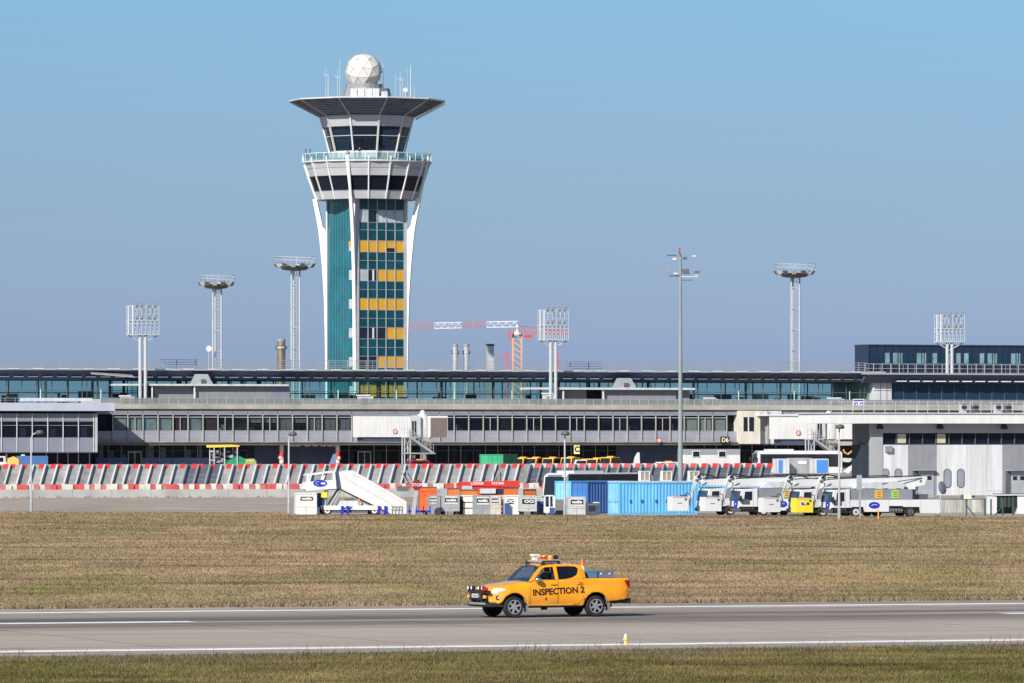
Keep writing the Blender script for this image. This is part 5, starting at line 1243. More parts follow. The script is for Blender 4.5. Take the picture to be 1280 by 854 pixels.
# ================================================================== boom lift trucks
def boom_truck(lab, px, Y, deg=20, full=True, basket=True, body_seed=0):
    f = FR(px, Y, deg); t = fthing('boom_truck', lab, 'boom truck', f, 'white boom trucks parked in a row')
    Wt = 2.3; wh = M('boom_truck_white', (.62, .63, .635), .4, var=.07)
    # cab: side outline with raked screen
    side = [(-.02, .72), (0, 1.15), (.14, 1.95), (.22, 2.10), (1.48, 2.14), (1.5, .72)]
    c = MB().prism(side, 0, Wt, wh).build('cab', t, bevel=.03)
    MB().prism([(.33, 1.22), (.42, 1.90), (1.02, 1.92), (1.02, 1.22)], -.015, -.002, dkpane).build('side_window', c)
    MB().hexa([(-.03, .12, 1.18), (-.005, .12, 1.18), (-.005, Wt - .12, 1.18), (-.03, Wt - .12, 1.18), (.105, .16, 1.96), (.13, .16, 1.96), (.13, Wt - .16, 1.96), (.105, Wt - .16, 1.96)], M('blue_windscreen', (.018, .055, .10), .10, spec=.45, var=.4)).build('windscreen', c)
    m = MB(); m.box(.25, 1.1, -.012, -.002, .6, .615, mgrey); m.box(1.1, 1.115, -.012, -.002, .5, 2.0, mgrey); m.box(.24, .255, -.012, -.002, .5, 1.2, mgrey); m.build('door_seam', c)
    m = MB(); m.box(-.1, .02, -.28, -.08, 1.15, 1.55, blackp); m.rod((.12, -.02, 1.6), (-.04, -.18, 1.5), .02, black); m.box(.2, .75, -.08, -.013, .95, 1.3, dgrey) if body_seed % 2 else None; m.build('mirror', c)
    m = MB(); m.rod((-.09, .72, .93), (-.03, .72, .93), .36, logo_blue, 18); m.rod((-.105, .66, .93), (-.092, .66, .93), .07, white, 12); m.build('round_emblem', c)
    m = MB(); m.box(-.16, .1, .05, Wt - .05, .34, .62, dgrey); m.build('bumper', t)
    for y in (.3, Wt - .3): MB().lathe([(.13, 0), (.13, .06)], lamp_glass, (-.06, y, .72), 12, 'x').build('headlight', c)
    MB().box(.2, 1.3, .2, Wt - .2, 2.145, 2.2, blackp).build('roof_rack', c)
    # upper body, lower skirts
    ub = MB().box(1.56, 6.75, .12, Wt - .12, 1.36, 2.14, M('boom_body_grey', (.22, .235, .27), .5, var=.15)).build('upper_body', t)
    MB().box(3.62, 4.25, .09, .117, 1.46, 2.06, M('amber_notice', (.75, .42, .04), .5)).build('amber_notice', ub)
    MB().box(5.0, 5.6, .09, .117, 1.46, 2.06, M('lime_notice', (.36, .58, .08), .5)).build('lime_notice', ub)
    for a, nm in ((3.62, 0), (5.0, 1)):
        m = MB()
        for k in range(3): m.box(a + .12, a + .5, .08, .0895, 1.56 + k * .16, 1.61 + k * .16, dgrey)
        m.build('notice_line', ub)
    m = MB(); m.box(6.76, 7.0, .2, Wt - .2, 1.36, 2.12, dark_in); m.box(7.1, 8.3, .7, 1.6, 1.36, 1.75, dgrey); m.build('turret_base', t)
    m = MB(); m.prism([(1.53, .72), (1.53, 1.34), (9.0, 1.34), (9.0, .30), (7.4, .30), (7.3, .78), (5.95, .78), (5.85, .86), (4.75, .86), (4.75, .42), (2.75, .42), (2.6, .80), (1.7, .80)], .0, .16, wh); m.prism([(1.53, .5), (1.53, 1.34), (9.0, 1.34), (9.0, .3)], Wt - .16, Wt, wh); m.box(1.6, 8.95, .17, Wt - .17, 1.22, 1.33, wh); sk = m.build('lower_body', t)
    m = MB(); m.box(2.76, 2.775, -.01, -.002, .43, 1.34, mgrey); m.box(4.73, 4.745, -.01, -.002, .43, 1.34, mgrey); m.box(7.4, 7.415, -.01, -.002, .25, 1.34, mgrey); m.build('panel_seam', sk)
    m = MB(); m.prism(ellipse(3.5, .92, .46, .25), -.03, -.003, logo_blue); e = m.build('oval_emblem', sk)
    m = MB(); m.tube([(3.25, -.036, .88), (3.45, -.036, .98), (3.75, -.036, .93)], .03, white, 4); m.build('emblem_swoosh', e)
    MB().box(.0, 8.8, .25, Wt - .25, .32, .85, blackp).build('chassis', t)
    m = MB()
    for a in np.arange(4.85, 5.8, .22): m.box(a, a + .12, .03, .15, .35, .7, dgrey); m.rod((a, .02, .6), (a + .15, .02, .5), .02, lgrey, 4)
    m.build('hydraulic_bank', t)
    for a in (2.0, 6.55):
        for y in (.2, Wt - .2): wheel(t, a, y, .42, .42, .28, whited if a < 3 else dgrey)
    # boom: main box over the roof, knuckle at the rear, jib folding down in front of the cab
    m = MB(); m.prism([(-.1, 2.35), (-.1, 2.72), (1.4, 2.86), (8.0, 3.12), (8.35, 3.05), (8.15, 2.45), (7.2, 2.28), (4.8, 2.28)], .95, 1.4, wh); m.build('main_boom', t, bevel=.02)
    m = MB(); m.prism([(2.4, 2.2), (2.4, 2.62), (5.6, 2.75), (6.4, 2.5), (6.2, 2.2)], .55, .9, whited); m.build('lower_boom', t, bevel=.02)
    m = MB(); m.rod((4.4, .52, 2.55), (7.9, .92, 3.0), .035, dgrey); m.tube([(.0, .92, 2.9), (2.2, .92, 3.0), (4.5, .92, 3.06), (7.8, .92, 3.18)], .04, black); m.tube([(-.5, .9, 3.0), (-.2, .9, 3.28), (.5, .9, 3.18), (1.2, .9, 2.95)], .045, black); m.build('hose', t)
    m = MB(); m.prism([(-1.35, .75), (-1.05, .75), (-.55, 3.05), (-.2, 3.2), (.1, 3.0), (.1, 2.6), (-.45, 2.6)][:7], .98, 1.36, wh); m.rod((-.5, .95, 2.85), (-.5, .95, 2.7), .12, dgrey); m.build('jib', t, bevel=.02)
    MB().rod((-.25, .94, 2.95), (-.25, .97, 2.95), .16, dgrey, 10).build('pivot', t); MB().rod((.3, .9, 2.6), (-.7, .9, 2.1), .04, galv).build('ram', t); MB().rod((7.8, .93, 2.75), (7.8, .95, 2.75), .1, dgrey, 8).build('pivot', t)
    m = MB(); m.prism([(2.0, 2.2), (2.5, 2.62), (3.0, 2.2)], .5, .9, wh); m.box(6.7, 7.2, .6, 1.7, 2.13, 2.35, wh); m.build('boom_rest', t)
    if basket:
        bc = basket if isinstance(basket, tuple) else None; bm_ = wh if not bc else bc[0]
        bk = MB().prism([(-2.75, .38), (-1.42, .38), (-1.42, 1.48), (-2.75, 1.48)], .35, .40, bm_).box(-2.75, -2.70, .4, 1.5, .38, 1.48, bm_).box(-1.47, -1.42, .4, 1.5, .38, 1.48, bm_).box(-2.75, -1.42, 1.5, 1.55, .38, 1.48, bm_).box(-2.7, -1.47, .4, 1.5, .38, .45, dgrey).build('basket', t)
        m = MB(); m.box(-2.75, -1.42, .33, .348, 1.40, 1.46, lgrey); m.box(-2.35, -2.0, .33, .348, .95, 1.0, dgrey); m.box(-1.75, -1.6, .31, .348, 1.2, 1.35, dgrey); m.build('basket_handle', bk)
        m = MB(); m.tube([(-1.75, .5, 1.5), (-1.6, .45, 1.75), (-1.3, .45, 1.7), (-1.1, .6, 1.2)], .03, black); m.box(-2.0, -1.55, .45, .8, 1.49, 1.62, dgrey if not bc else black); m.box(-2.4, -2.1, .5, .7, 1.49, 1.57, redf); m.build('control_box', bk)
    return t, f
tp = [(884, 501.5), (925, 498), (999, 492), (1040, 489)]
labs = ['white boom truck, leftmost of the row, beside the sky blue container', 'white boom truck with grey side and one amber notice, second of the row', 'white boom truck with the yellow work basket folded before the fourth truck', 'white boom truck nearest the gate building with blue oval emblem on its side']
labs[2] = 'white boom truck, third of the row, left of the fully visible one'
for k, ((px, Y), lb) in enumerate(zip(tp, labs)):
    bt, f = boom_truck(lb, px, Y, 20, True, (M('basket_yellow', (.85, .62, .04), .5, var=.08),) if k == 3 else True, k)
    if k == 3:
        bk = [c for c in bt.children if c.name.startswith('basket')][0]
        m = MB(); m.rod((-2.3, .34, 1.05), (-2.3, .348, 1.05), .18, white, 16); m.rod((-2.3, .325, 1.05), (-2.3, .338, 1.05), .12, blued, 12); m.rod((-1.85, .33, 1.05), (-1.85, .348, 1.05), .11, black, 10); m.build('round_mark', bk)

# ================================================================== red articulated boom
RBf = FR(574, 511, 12); zr_ = lambda py: RBf.z(py, 610); ur = lambda px: RBf.u(px)
rb_ = fthing('red_boom_lift', 'bright red articulated boom lift folded low behind the cabinets', 'boom lift', RBf)
def rp(pts): return [(ur(a), zr_(b)) for a, b in pts]
m = MB(); m.prism(rp([(574, 604), (578, 602.6), (651, 600.8), (652, 609.5), (574, 607)]), .5, 1.0, red); bo = m.build('main_boom', rb_, bevel=.02)
m = MB(); m.prism(rp([(573.5, 604), (578, 606), (579.5, 614), (573.8, 612)]), .45, 1.05, red); m.build('boom_knuckle', rb_)
m = MB(); m.prism(rp([(590, 606.9), (650, 609.4), (640, 612.4), (594, 611.5)]), .6, .98, red); m.build('lower_boom', rb_)
MB().box(ur(579), ur(591), .3, .44, zr_(611), zr_(607.5), whited).build('pale_panel', rb_)
MB().box(ur(601), ur(620), .1, .4, zr_(617), zr_(611), whited).build('pale_panel', rb_)
m = MB(); m.box(ur(598), ur(632), .42, 1.6, zr_(619), zr_(611.3), red); m.box(ur(620), ur(630), .3, .41, zr_(617), zr_(611), dark_in); m.build('turntable', rb_)
m = MB(); m.box(ur(594), ur(632), .2, 1.9, .35, zr_(622), dgrey); m.build('chassis', rb_)
for px in (598, 627): wheel(rb_, ur(px), .25, .45, .45, .3, redf); wheel(rb_, ur(px), 1.8, .45, .45, .3, redf)
text_mesh('LOXAM', .30, white, bo, (ur(598), .49, zr_(604.6)), bold=.01); text_mesh('H12 SXR', .26, white, bo, (ur(624), .49, zr_(604.4)), bold=.01)

# ================================================================== buses
def bus(lab, px, Y, deg, z0, L, h=3.05, band=.42, roofm=None, dx=0):
    f = FR(px, Y, deg, z0); t = fthing('apron_bus', lab, 'bus', f, 'apron buses'); Wb = 2.6; wb = M('bus_white', (.60, .61, .62), .35, var=.06)
    m = MB(); m.prism([(.0, .35), (-.02, 1.0), (.12, 2.75), (.35, h - .12), (.6, h), (L - .3, h), (L, h - .25), (L, .35)], 0, Wb, wb); b = m.build('body', t, bevel=.05)
    m = MB(); m.box(.45, L - .25, -.02, -.002, 1.15, h - band, blackp); b2 = m.build('window_band', b)
    n = int((L - 1) / 1.5)
    for k in range(n): MB().box(.6 + k * 1.5, .6 + k * 1.5 + 1.38, -.035, -.022, 1.22, h - band - .08, dkpane).build('side_window', b)
    MB().hexa([(-.05, .12, 1.05), (-.028, .12, 1.05), (-.028, Wb - .12, 1.05), (-.05, Wb - .12, 1.05), (.11, .2, 2.74), (.13, .2, 2.74), (.13, Wb - .2, 2.74), (.11, Wb - .2, 2.74)], M('black_windscreen', (.012, .015, .022), .06, spec=.6)).build('windscreen', b)
    m = MB(); m.box(.10, .30, .5, Wb - .5, 2.76, h - .14, M('display_grey', (.16, .19, .25), .3)); m.build('destination_box', b)
    for y in (.32, Wb - .32): MB().lathe([(.14, 0), (.14, .05)], lamp_glass, (-.07, y, .7), 12, 'x').build('headlight', b)
    m = MB(); m.box(-.25, -.05, -.25, -.05, 1.9, 2.4, blackp); m.box(-.25, -.05, Wb + .05, Wb + .25, 1.9, 2.4, blackp); m.build('mirror', b)
    m = MB(); m.box(1.5, L - 6.2, .3, Wb - .3, h + .003, h + .2, roofm or wb); m.build('roof_unit', b)
    for a in (1.9, L - 2.4):
        for y in (.15, Wb - .15): wheel(t, a, y, .45, .45, .28, lgrey)
    return t
bus('white apron bus with black windscreen behind the pale blue container', 706, 556, 47, 0, 11.5, 3.05, .10)
bus('white apron bus with long black side windows at the right end of the blast fence', 946, 796, 12, GZ, 11.0, 3.15)
# ================================================================== right hand ground items
RW = FR(1163, 521, 20); zw = lambda py: RW.z(py)
t = fthing('concrete_wall', 'stained pale concrete wall in front of the gate building', 'wall', RW)
def streak_mat():
    m = M('streaked_concrete', (.47, .46, .43), .9, var=.55, scale=2.2, streak=.12); return m
MB().box(0, RW.u(1244), 0, .3, 0, zw(624), streak_mat()).build('wall_face', t)
m = MB(); m.box(-.05, RW.u(1244), -.06, .36, zw(623.97), zw(622), mgrey); m.build('coping', t)
m = MB(); 
for px in (1180, 1199, 1221): m.box(RW.u(px), RW.u(px) + .05, -.01, -.002, 0, zw(624), concd)
m.build('joint', t)
SHf = FR(1243, 513, 14); zh = lambda py: SHf.z(py)
t = fthing('white_shed', 'small white open fronted shed with dark railings at the right edge', 'shed', SHf); uh = lambda px: SHf.u(px)
m = MB(); m.box(0, uh(1246), 0, 2.0, 0, zh(619.5), white); m.box(uh(1272), uh(1330), 0, 2.0, 0, zh(619.5), white); m.box(uh(1246) + .002, uh(1272) - .002, 1.7, 1.95, 0, zh(620), M('taupe_block', (.20, .19, .185), .8)); m.build('wall', t)
m = MB(); m.box(-.1, uh(1332), -.15, 2.1, zh(619.4), zh(618.2), white); m.box(uh(1251), uh(1332), -.1, 2.1, zh(618.15), zh(617.2), dgrey); m.build('roof', t)
m = MB(); m.box(uh(1246) + .01, uh(1272) - .01, .06, .12, zh(634), zh(621), black)
for px in (1251, 1256, 1261, 1266): m.box(uh(px), uh(px) + .07, .0, .05, zh(634), zh(620), dgrey)
m.build('grille', t)
GP = M('dark_green_post', (.02, .07, .065), .5)
def gpost(px, pyt, lab, brace=0, Y=500):
    t = thing('fence_post', lab, 'fence post', (wx(px, Y), Y, 0), 0, 'dark green fence posts before the shed'); h = wz(pyt, Y)
    MB().box(-.06, .06, -.06, .06, 0, h, GP).build('post', t)
    if brace: MB().rod((0, 0, h * .6), (brace * .62, 0, .0), .045, GP, 5).build('brace', t)
for px, py, b, lb in ((1208.2, 624, 1, 'dark green post with a slanting brace before the stained wall'), (1231.3, 624, 0, 'thick dark green post near the middle of the stained wall'), (1238.8, 624, 0, 'dark green post at the right end of the stained wall'), (1253.2, 623, -1, 'dark green braced post before the shed opening'), (1266.3, 622, 0, 'slim dark green post before the right of the shed opening')): gpost(px, py, lb, b)
def rail_frame(lab, px0, px1, pyt, Y):
    t = thing('guard_rail', lab, 'railing', (wx(px0, Y), Y, 0), R(12)); w = wx(px1, Y) - wx(px0, Y); h = wz(pyt, Y); m = MB()
    for a in (0, w * .5, w): m.rod((a, 0, 0), (a, 0, h), .035, lgrey, 5)
    for k in (1, .72): m.rod((0, 0, h * k), (w, 0, h * k), .03, lgrey, 5)
    m.build('rail', t)
rail_frame('grey tube railing above the right end of the stained wall', 1233, 1252, 613.5, 530); rail_frame('grey tube railing behind the rear of the last boom truck', 1146, 1166, 614, 530)
# round mirror, seen from behind
t = thing('traffic_mirror', 'round grey traffic mirror seen from behind on a thin post', 'mirror', (wx(1172, 501), 501, 0)); zz = lambda py: wz(py, 501)
m = MB(); m.tube([(0, 0, 0), (.12, 0, zz(635)), (.28, 0, zz(618))], .045, lgrey); m.lathe([(.2, 0), (.2, .08)], dgrey, (-.02, 0, 0), 10); m.build('post', t)
dm = MB().lathe([(.50, -.03), (.52, .03), (.3, .12), (.05, .15)], M('pale_mirror_back', (.17, .18, .23), .4), (0, 0, 0), 20, 'x').build('disc', t); dm.location = (.36, 0, zz(610)); dm.rotation_euler = (0, R(-12), R(-38))
t = thing('sign_back', 'narrow grey plate sign on a post seen from behind before the last boom truck', 'sign', (wx(1075, 474), 474, 0))
MB().box(-.08, .06, -.03, .03, 0, wz(594, 474), M('grey_sign_post', (.24, .26, .29), .5)).build('post', t); MB().box(-.25, .14, -.07, -.035, wz(613, 474), wz(594, 474), M('grey_plate', (.26, .29, .33), .5)).build('plate', t)
t = thing('camera_box', 'cream box camera fixed on top of the braced dark green post', 'camera', (wx(1209, 500), 500, wz(623.8, 500)))
m = MB(); m.box(-.28, .32, -.2, .2, .0, .3, M('cream_box', (.62, .58, .45), .6)); m.build('housing', t); MB().box(-.50, -.285, -.17, .17, .0, .34, dgrey).build('hood', t); MB().box(.33, .6, -.1, .1, .14, .26, black).build('bracket', t)
t = thing('marker_post', 'short orange marker post in the grass before the last boom truck', 'marker', (wx(1098, 478), 478, 0)); MB().rod((0, 0, 0), (0, 0, .75), .06, M('marker_orange', (.75, .36, .10), .6), 8, .045).build('post', t); MB().box(-.2, .07, -.03, .03, .62, .72, M('marker_orange')).build('flag', t)
# ================================================================== behind the fence: vehicles and equipment
def service_car(lab, px, Y, col, w=1.9, h=1.95, rz=20, beacon=True, L=4.4):
    t = thing('service_van', lab, 'van', (wx(px, Y), Y, apron_z(Y)), R(rz), 'service vans behind the blast fence'); m_ = M(col[0], col[1], .4)
    m = MB(); m.prism([(-L / 2, .35), (L / 2, .35), (L / 2, 1.0), (L / 2 - .25, 1.12), (L / 2 - .75, 1.18), (-L / 2, 1.1)], -w / 2, w / 2, m_); m.prism([(-L / 2 + .25, 1.12), (L / 2 - .8, 1.18), (L / 2 - 1.3, h), (-L / 2 + .6, h)], -w / 2 + .1, w / 2 - .1, m_); b = m.build('body', t, bevel=.05)
    m = MB(); m.prism([(-L / 2 + .5, 1.2), (L / 2 - .95, 1.22), (L / 2 - 1.4, h - .13), (-L / 2 + .75, h - .13)], -w / 2 + .085, -w / 2 + .096, dkpane); m.build('side_window', b)
    m = MB(); xf = lambda z: -L / 2 + .23 + .35 * (z - 1.12) / (h - 1.12); xa, xb = xf(1.2), xf(h - .13); m.hexa([(xa, -w / 2 + .2, 1.2), (xa + .015, -w / 2 + .2, 1.2), (xa + .015, w / 2 - .2, 1.2), (xa, w / 2 - .2, 1.2), (xb, -w / 2 + .25, h - .13), (xb + .015, -w / 2 + .25, h - .13), (xb + .015, w / 2 - .25, h - .13), (xb, w / 2 - .25, h - .13)], dkpane); m.build('windscreen', b)
    for a in (-L / 2 + .8, L / 2 - .8):
        for y in (-w / 2 + .1, w / 2 - .1): wheel(t, a, y, .34, .34, .22)
    if beacon:
        m = MB(); m.box(-.35, .25, -.5, .5, h, h + .14, M('amber_beacon', (.8, .38, .04), .3)); m.build('beacon', t)
    return t
yv = ('service_yellow', (.66, .38, .03)); wv = ('service_white', (.72, .73, .72))
for px, lb, c, h in ((655, 'yellow van with pale roof rim just right of the green container', yv, 2.05), (671, 'yellow van, second to the right of the green container', yv, 2.05), (692, 'yellow van with roof beacon left of the slim lamp post', yv, 2.05), (715, 'yellow van directly under the yellow gate letter sign', yv, 2.1), (731, 'flat white van under the slab right of the gate letter sign', wv, 1.8), (747, 'yellow van just right of the flat white van', yv, 1.95), (764, 'bright yellow van, last to the right in the row', yv, 2.15), (525, 'dark red car beside the foot of the jet bridge stairs', ('car_red', (.40, .03, .05)), 1.75), (836, 'white van left of the white cabin with two windows', wv, 1.5)):
    service_car(lb, px, 872, c, h=h + .02, L=4.4, rz=62 if c is yv else 20)
# white cabin with two square windows
Cb = FR(857, 905, 20, GZ); zc_ = lambda py: Cb.z(py); t = fthing('site_cabin', 'white and grey cabin with two dark square windows under the slab', 'cabin', Cb); w = Cb.u(925)
MB().box(0, w, 0, 3, 0, zc_(568.5), white).build('wall', t); MB().box(0, w, -.03, 3.03, zc_(568.45), zc_(561.5), M('cabin_grey', (.28, .30, .33), .6)).build('upper_wall', t)
for a in (865, 897.5): f2 = MB().box(Cb.u(a), Cb.u(a + 10), -.08, -.034, zc_(572), zc_(563.5), white).build('window', t); MB().box(Cb.u(a) + .12, Cb.u(a + 10) - .12, -.1, -.083, zc_(571), zc_(564.5), dkpane).build('pane', f2)
# blue cabin and white truck at the left edge
Bx = FR(27, 880, 20, GZ); t = fthing('blue_container_cabin', 'plain blue box cabin under the annex at the left edge', 'cabin', Bx); w = Bx.u(60)
MB().box(0, w, 0, 2.6, 0, Bx.z(570), M('dusty_blue', (.07, .16, .36), .6)).build('wall', t); MB().box(w * .55, w * .8, -.06, -.003, .4, 1.2, black).build('vent', t); MB().box(.1, .5, .1, .6, Bx.z(570), Bx.z(568.2), white).build('roof_lamp', t)
Wt_ = FR(-22, 880, 20, GZ); t = fthing('white_truck', 'white truck cab cut by the left edge behind the fence', 'truck', Wt_); w = Wt_.u(8.5)
MB().prism([(0, .5), (w, .5), (w, 1.6), (w - .25, Wt_.z(570.3)), (0, Wt_.z(570.3))], 0, 2.3, white).build('cab', t); MB().box(w * .35, w - .5, -.02, -.003, 1.5, Wt_.z(572), dkpane).build('side_window', t); wheel(t, w * .5, .1, .45, .45, .3)
MB().box(w - .2, w, -.3, -.05, 1.6, 2.6, dgrey).build('mirror', t)
t = thing('tarpaulin_heap', 'low orange covered load on the ground near the blue cabin', 'load', (wx(15, 868), 868, GZ)); MB().prism([(-.7, 0), (1.0, 0), (.9, 1.9), (.2, 2.3), (-.6, 2.0)], 0, 1.4, M('faded_orange_cover', (.70, .38, .08), .7)).build('cover', t); MB().box(-.6, .9, .1, 1.3, 0, .05, black).build('base', t)
# harvester-like green machine with yellow canopy
Tm = FR(264, 885, 20, GZ); zt2 = lambda py: Tm.z(py); ut = lambda px: Tm.u(px)
t = fthing('green_tractor', 'green tractor with a yellow canopy roof behind the fence', 'tractor', Tm)
MB().prism([(ut(264), zt2(559.5)), (ut(264), zt2(556.5)), (ut(290), zt2(556)), (ut(300), zt2(557)), (ut(299), zt2(558.5))], 0, 2.2, M('canopy_yellow', (.80, .58, .08), .5)).build('canopy', t)
m = MB()
for px in (268, 281, 297): m.rod((ut(px), .1, .8), (ut(px), .1, zt2(558.5)), .09, lgrey, 6); m.rod((ut(px), 2.1, .8), (ut(px), 2.1, zt2(558.5)), .09, lgrey, 6)
m.build('canopy_post', t)
m = MB(); rr_ = random.Random(3)
for _ in range(34):
    a, z = ut(rr_.uniform(267, 297)), rr_.uniform(.8, 2.9); m.box(a, a + rr_.uniform(.1, .5), rr_.uniform(.1, 1.2), 1.8, z, z + rr_.uniform(.1, .4), [mgrey, lgrey, dgrey][rr_.randrange(3)])
m.build('machinery', t)
m = MB(); m.prism([(ut(284), .6), (ut(284), 1.4), (ut(296), 2.2), (ut(300), zt2(570.5)), (ut(306), zt2(573)), (ut(307), .6)], .2, 2.0, green); m.prism([(ut(306), .6), (ut(307), zt2(577)), (ut(309), zt2(574)), (ut(318), zt2(573.5)), (ut(321), zt2(577)), (ut(321), .6)], .2, 2.0, M('pale_green_hood', (.30, .42, .18), .5)); m.build('hood', t)
MB().box(ut(309), ut(318), .15, .197, zt2(577), zt2(575.5), M('canopy_yellow')).build('stripe', t)
for px in (274, 312): wheel(t, ut(px), .2, .6, .6, .4, M('canopy_yellow'))
# blue folded panel left of the right striped column
t = thing('blue_tail_panel', 'small pale blue triangular panel standing left of the right striped column', 'panel', (wx(416, 880), 880, GZ), R(20)); MB().prism([(-1.0, 0), (.55, 0), (.45, wz(567.5, 880) - GZ), (.1, wz(567.5, 880) - GZ)], 0, .12, M('pale_tail_blue', (.16, .25, .40), .5)).build('panel', t); MB().box(-.8, .5, -.3, .42, -.02, .1, dgrey).build('foot', t)
t = thing('white_tail_panel', 'small white tapered panel standing right of the last yellow van', 'panel', (wx(796, 872), 872, GZ), R(20)); MB().prism([(-.7, 0), (.5, 0), (.4, wz(566, 872) - GZ), (.15, wz(565.5, 872) - GZ), (-.3, wz(572, 872) - GZ)], 0, .14, white).build('panel', t); MB().box(-.6, .5, -.3, .44, -.02, .1, dgrey).build('foot', t)
# freight boxes by the right hand bus
def uld(lab, px0, px1, py0, py1, mat, Y=770, blue_=None):
    f = FR(px0, Y, 14, apron_z(Y)); t = fthing('freight_box', lab, 'freight box', f, 'freight boxes before the right hand bus'); w = f.u(px1); z0, z1 = max(.3, f.z(py1)), f.z(py0)
    b = MB().prism([(0, z0), (w, z0), (w, z1 - .1), (w - .1, z1), (0, z1)], 0, 1.5, mat).build('box', t)
    m = MB(); m.box(-.02, w + .02, -.02, 1.52, z0 - .25, z0 - .003, dgrey); m.build('dolly', t)
    m = MB()
    for k in range(5): m.box(w * k / 4.2, w * k / 4.2 + .05, -.03, -.002, z0, z1 - .1, lgrey)
    m.build('rib', b)
    if blue_: MB().box(blue_[0] * w, blue_[1] * w, -.05, -.032, z0 + .1, z1 - .15, M('curtain_blue', (.06, .22, .62), .6)).build('curtain', b)
    else: MB().box(.35 * w, .75 * w, -.05, -.032, z1 - .75, z1 - .35, white).build('label_plate', b)
    for a in (.25, w - .3): MB().lathe([(.18, 0), (.18, .12)], black, (a, -.02, .18), 12, 'y').build('wheel', t)
uld('white freight box with a bright blue door edge beside the bus', 970, 987, 573.5, 592, whited, 768, (.18, .46)); uld('grey ribbed freight box with small label plate, the middle one', 987.5, 1015, 572.5, 592, galv, 770); uld('white freight box with a square blue curtain', 1016.5, 1036, 573.5, 592, whited, 768, (.22, .92))
t = thing('belt_loader', 'white baggage belt loader with slanting belt beside the dark doorway', 'belt loader', (wx(1053, 740), 740, apron_z(740)), R(14)); Bl = FR(1053, 740, 14, apron_z(740)); p = lambda pts: [(Bl.u(a), Bl.z(b)) for a, b in pts]
MB().prism(p([(1056, 590), (1075, 574), (1076, 577), (1061, 592)]), .2, .9, white).build('belt', t); MB().box(Bl.u(1055), Bl.u(1076), .0, 1.6, .35, .8, white).build('chassis', t); MB().prism(p([(1054, 572.5), (1068, 573), (1062, 578), (1054, 577)]), .1, 1.5, whited).build('canopy', t)
MB().box(Bl.u(1071), Bl.u(1076), .1, .18, .8, Bl.z(572), whited).build('mast', t)
for a in (1058, 1073): wheel(t, Bl.u(a), .1, .35, .35, .22)
MB().box(Bl.u(1066), Bl.u(1069), -.06, -.003, .5, .8, red).build('tail_light', t)
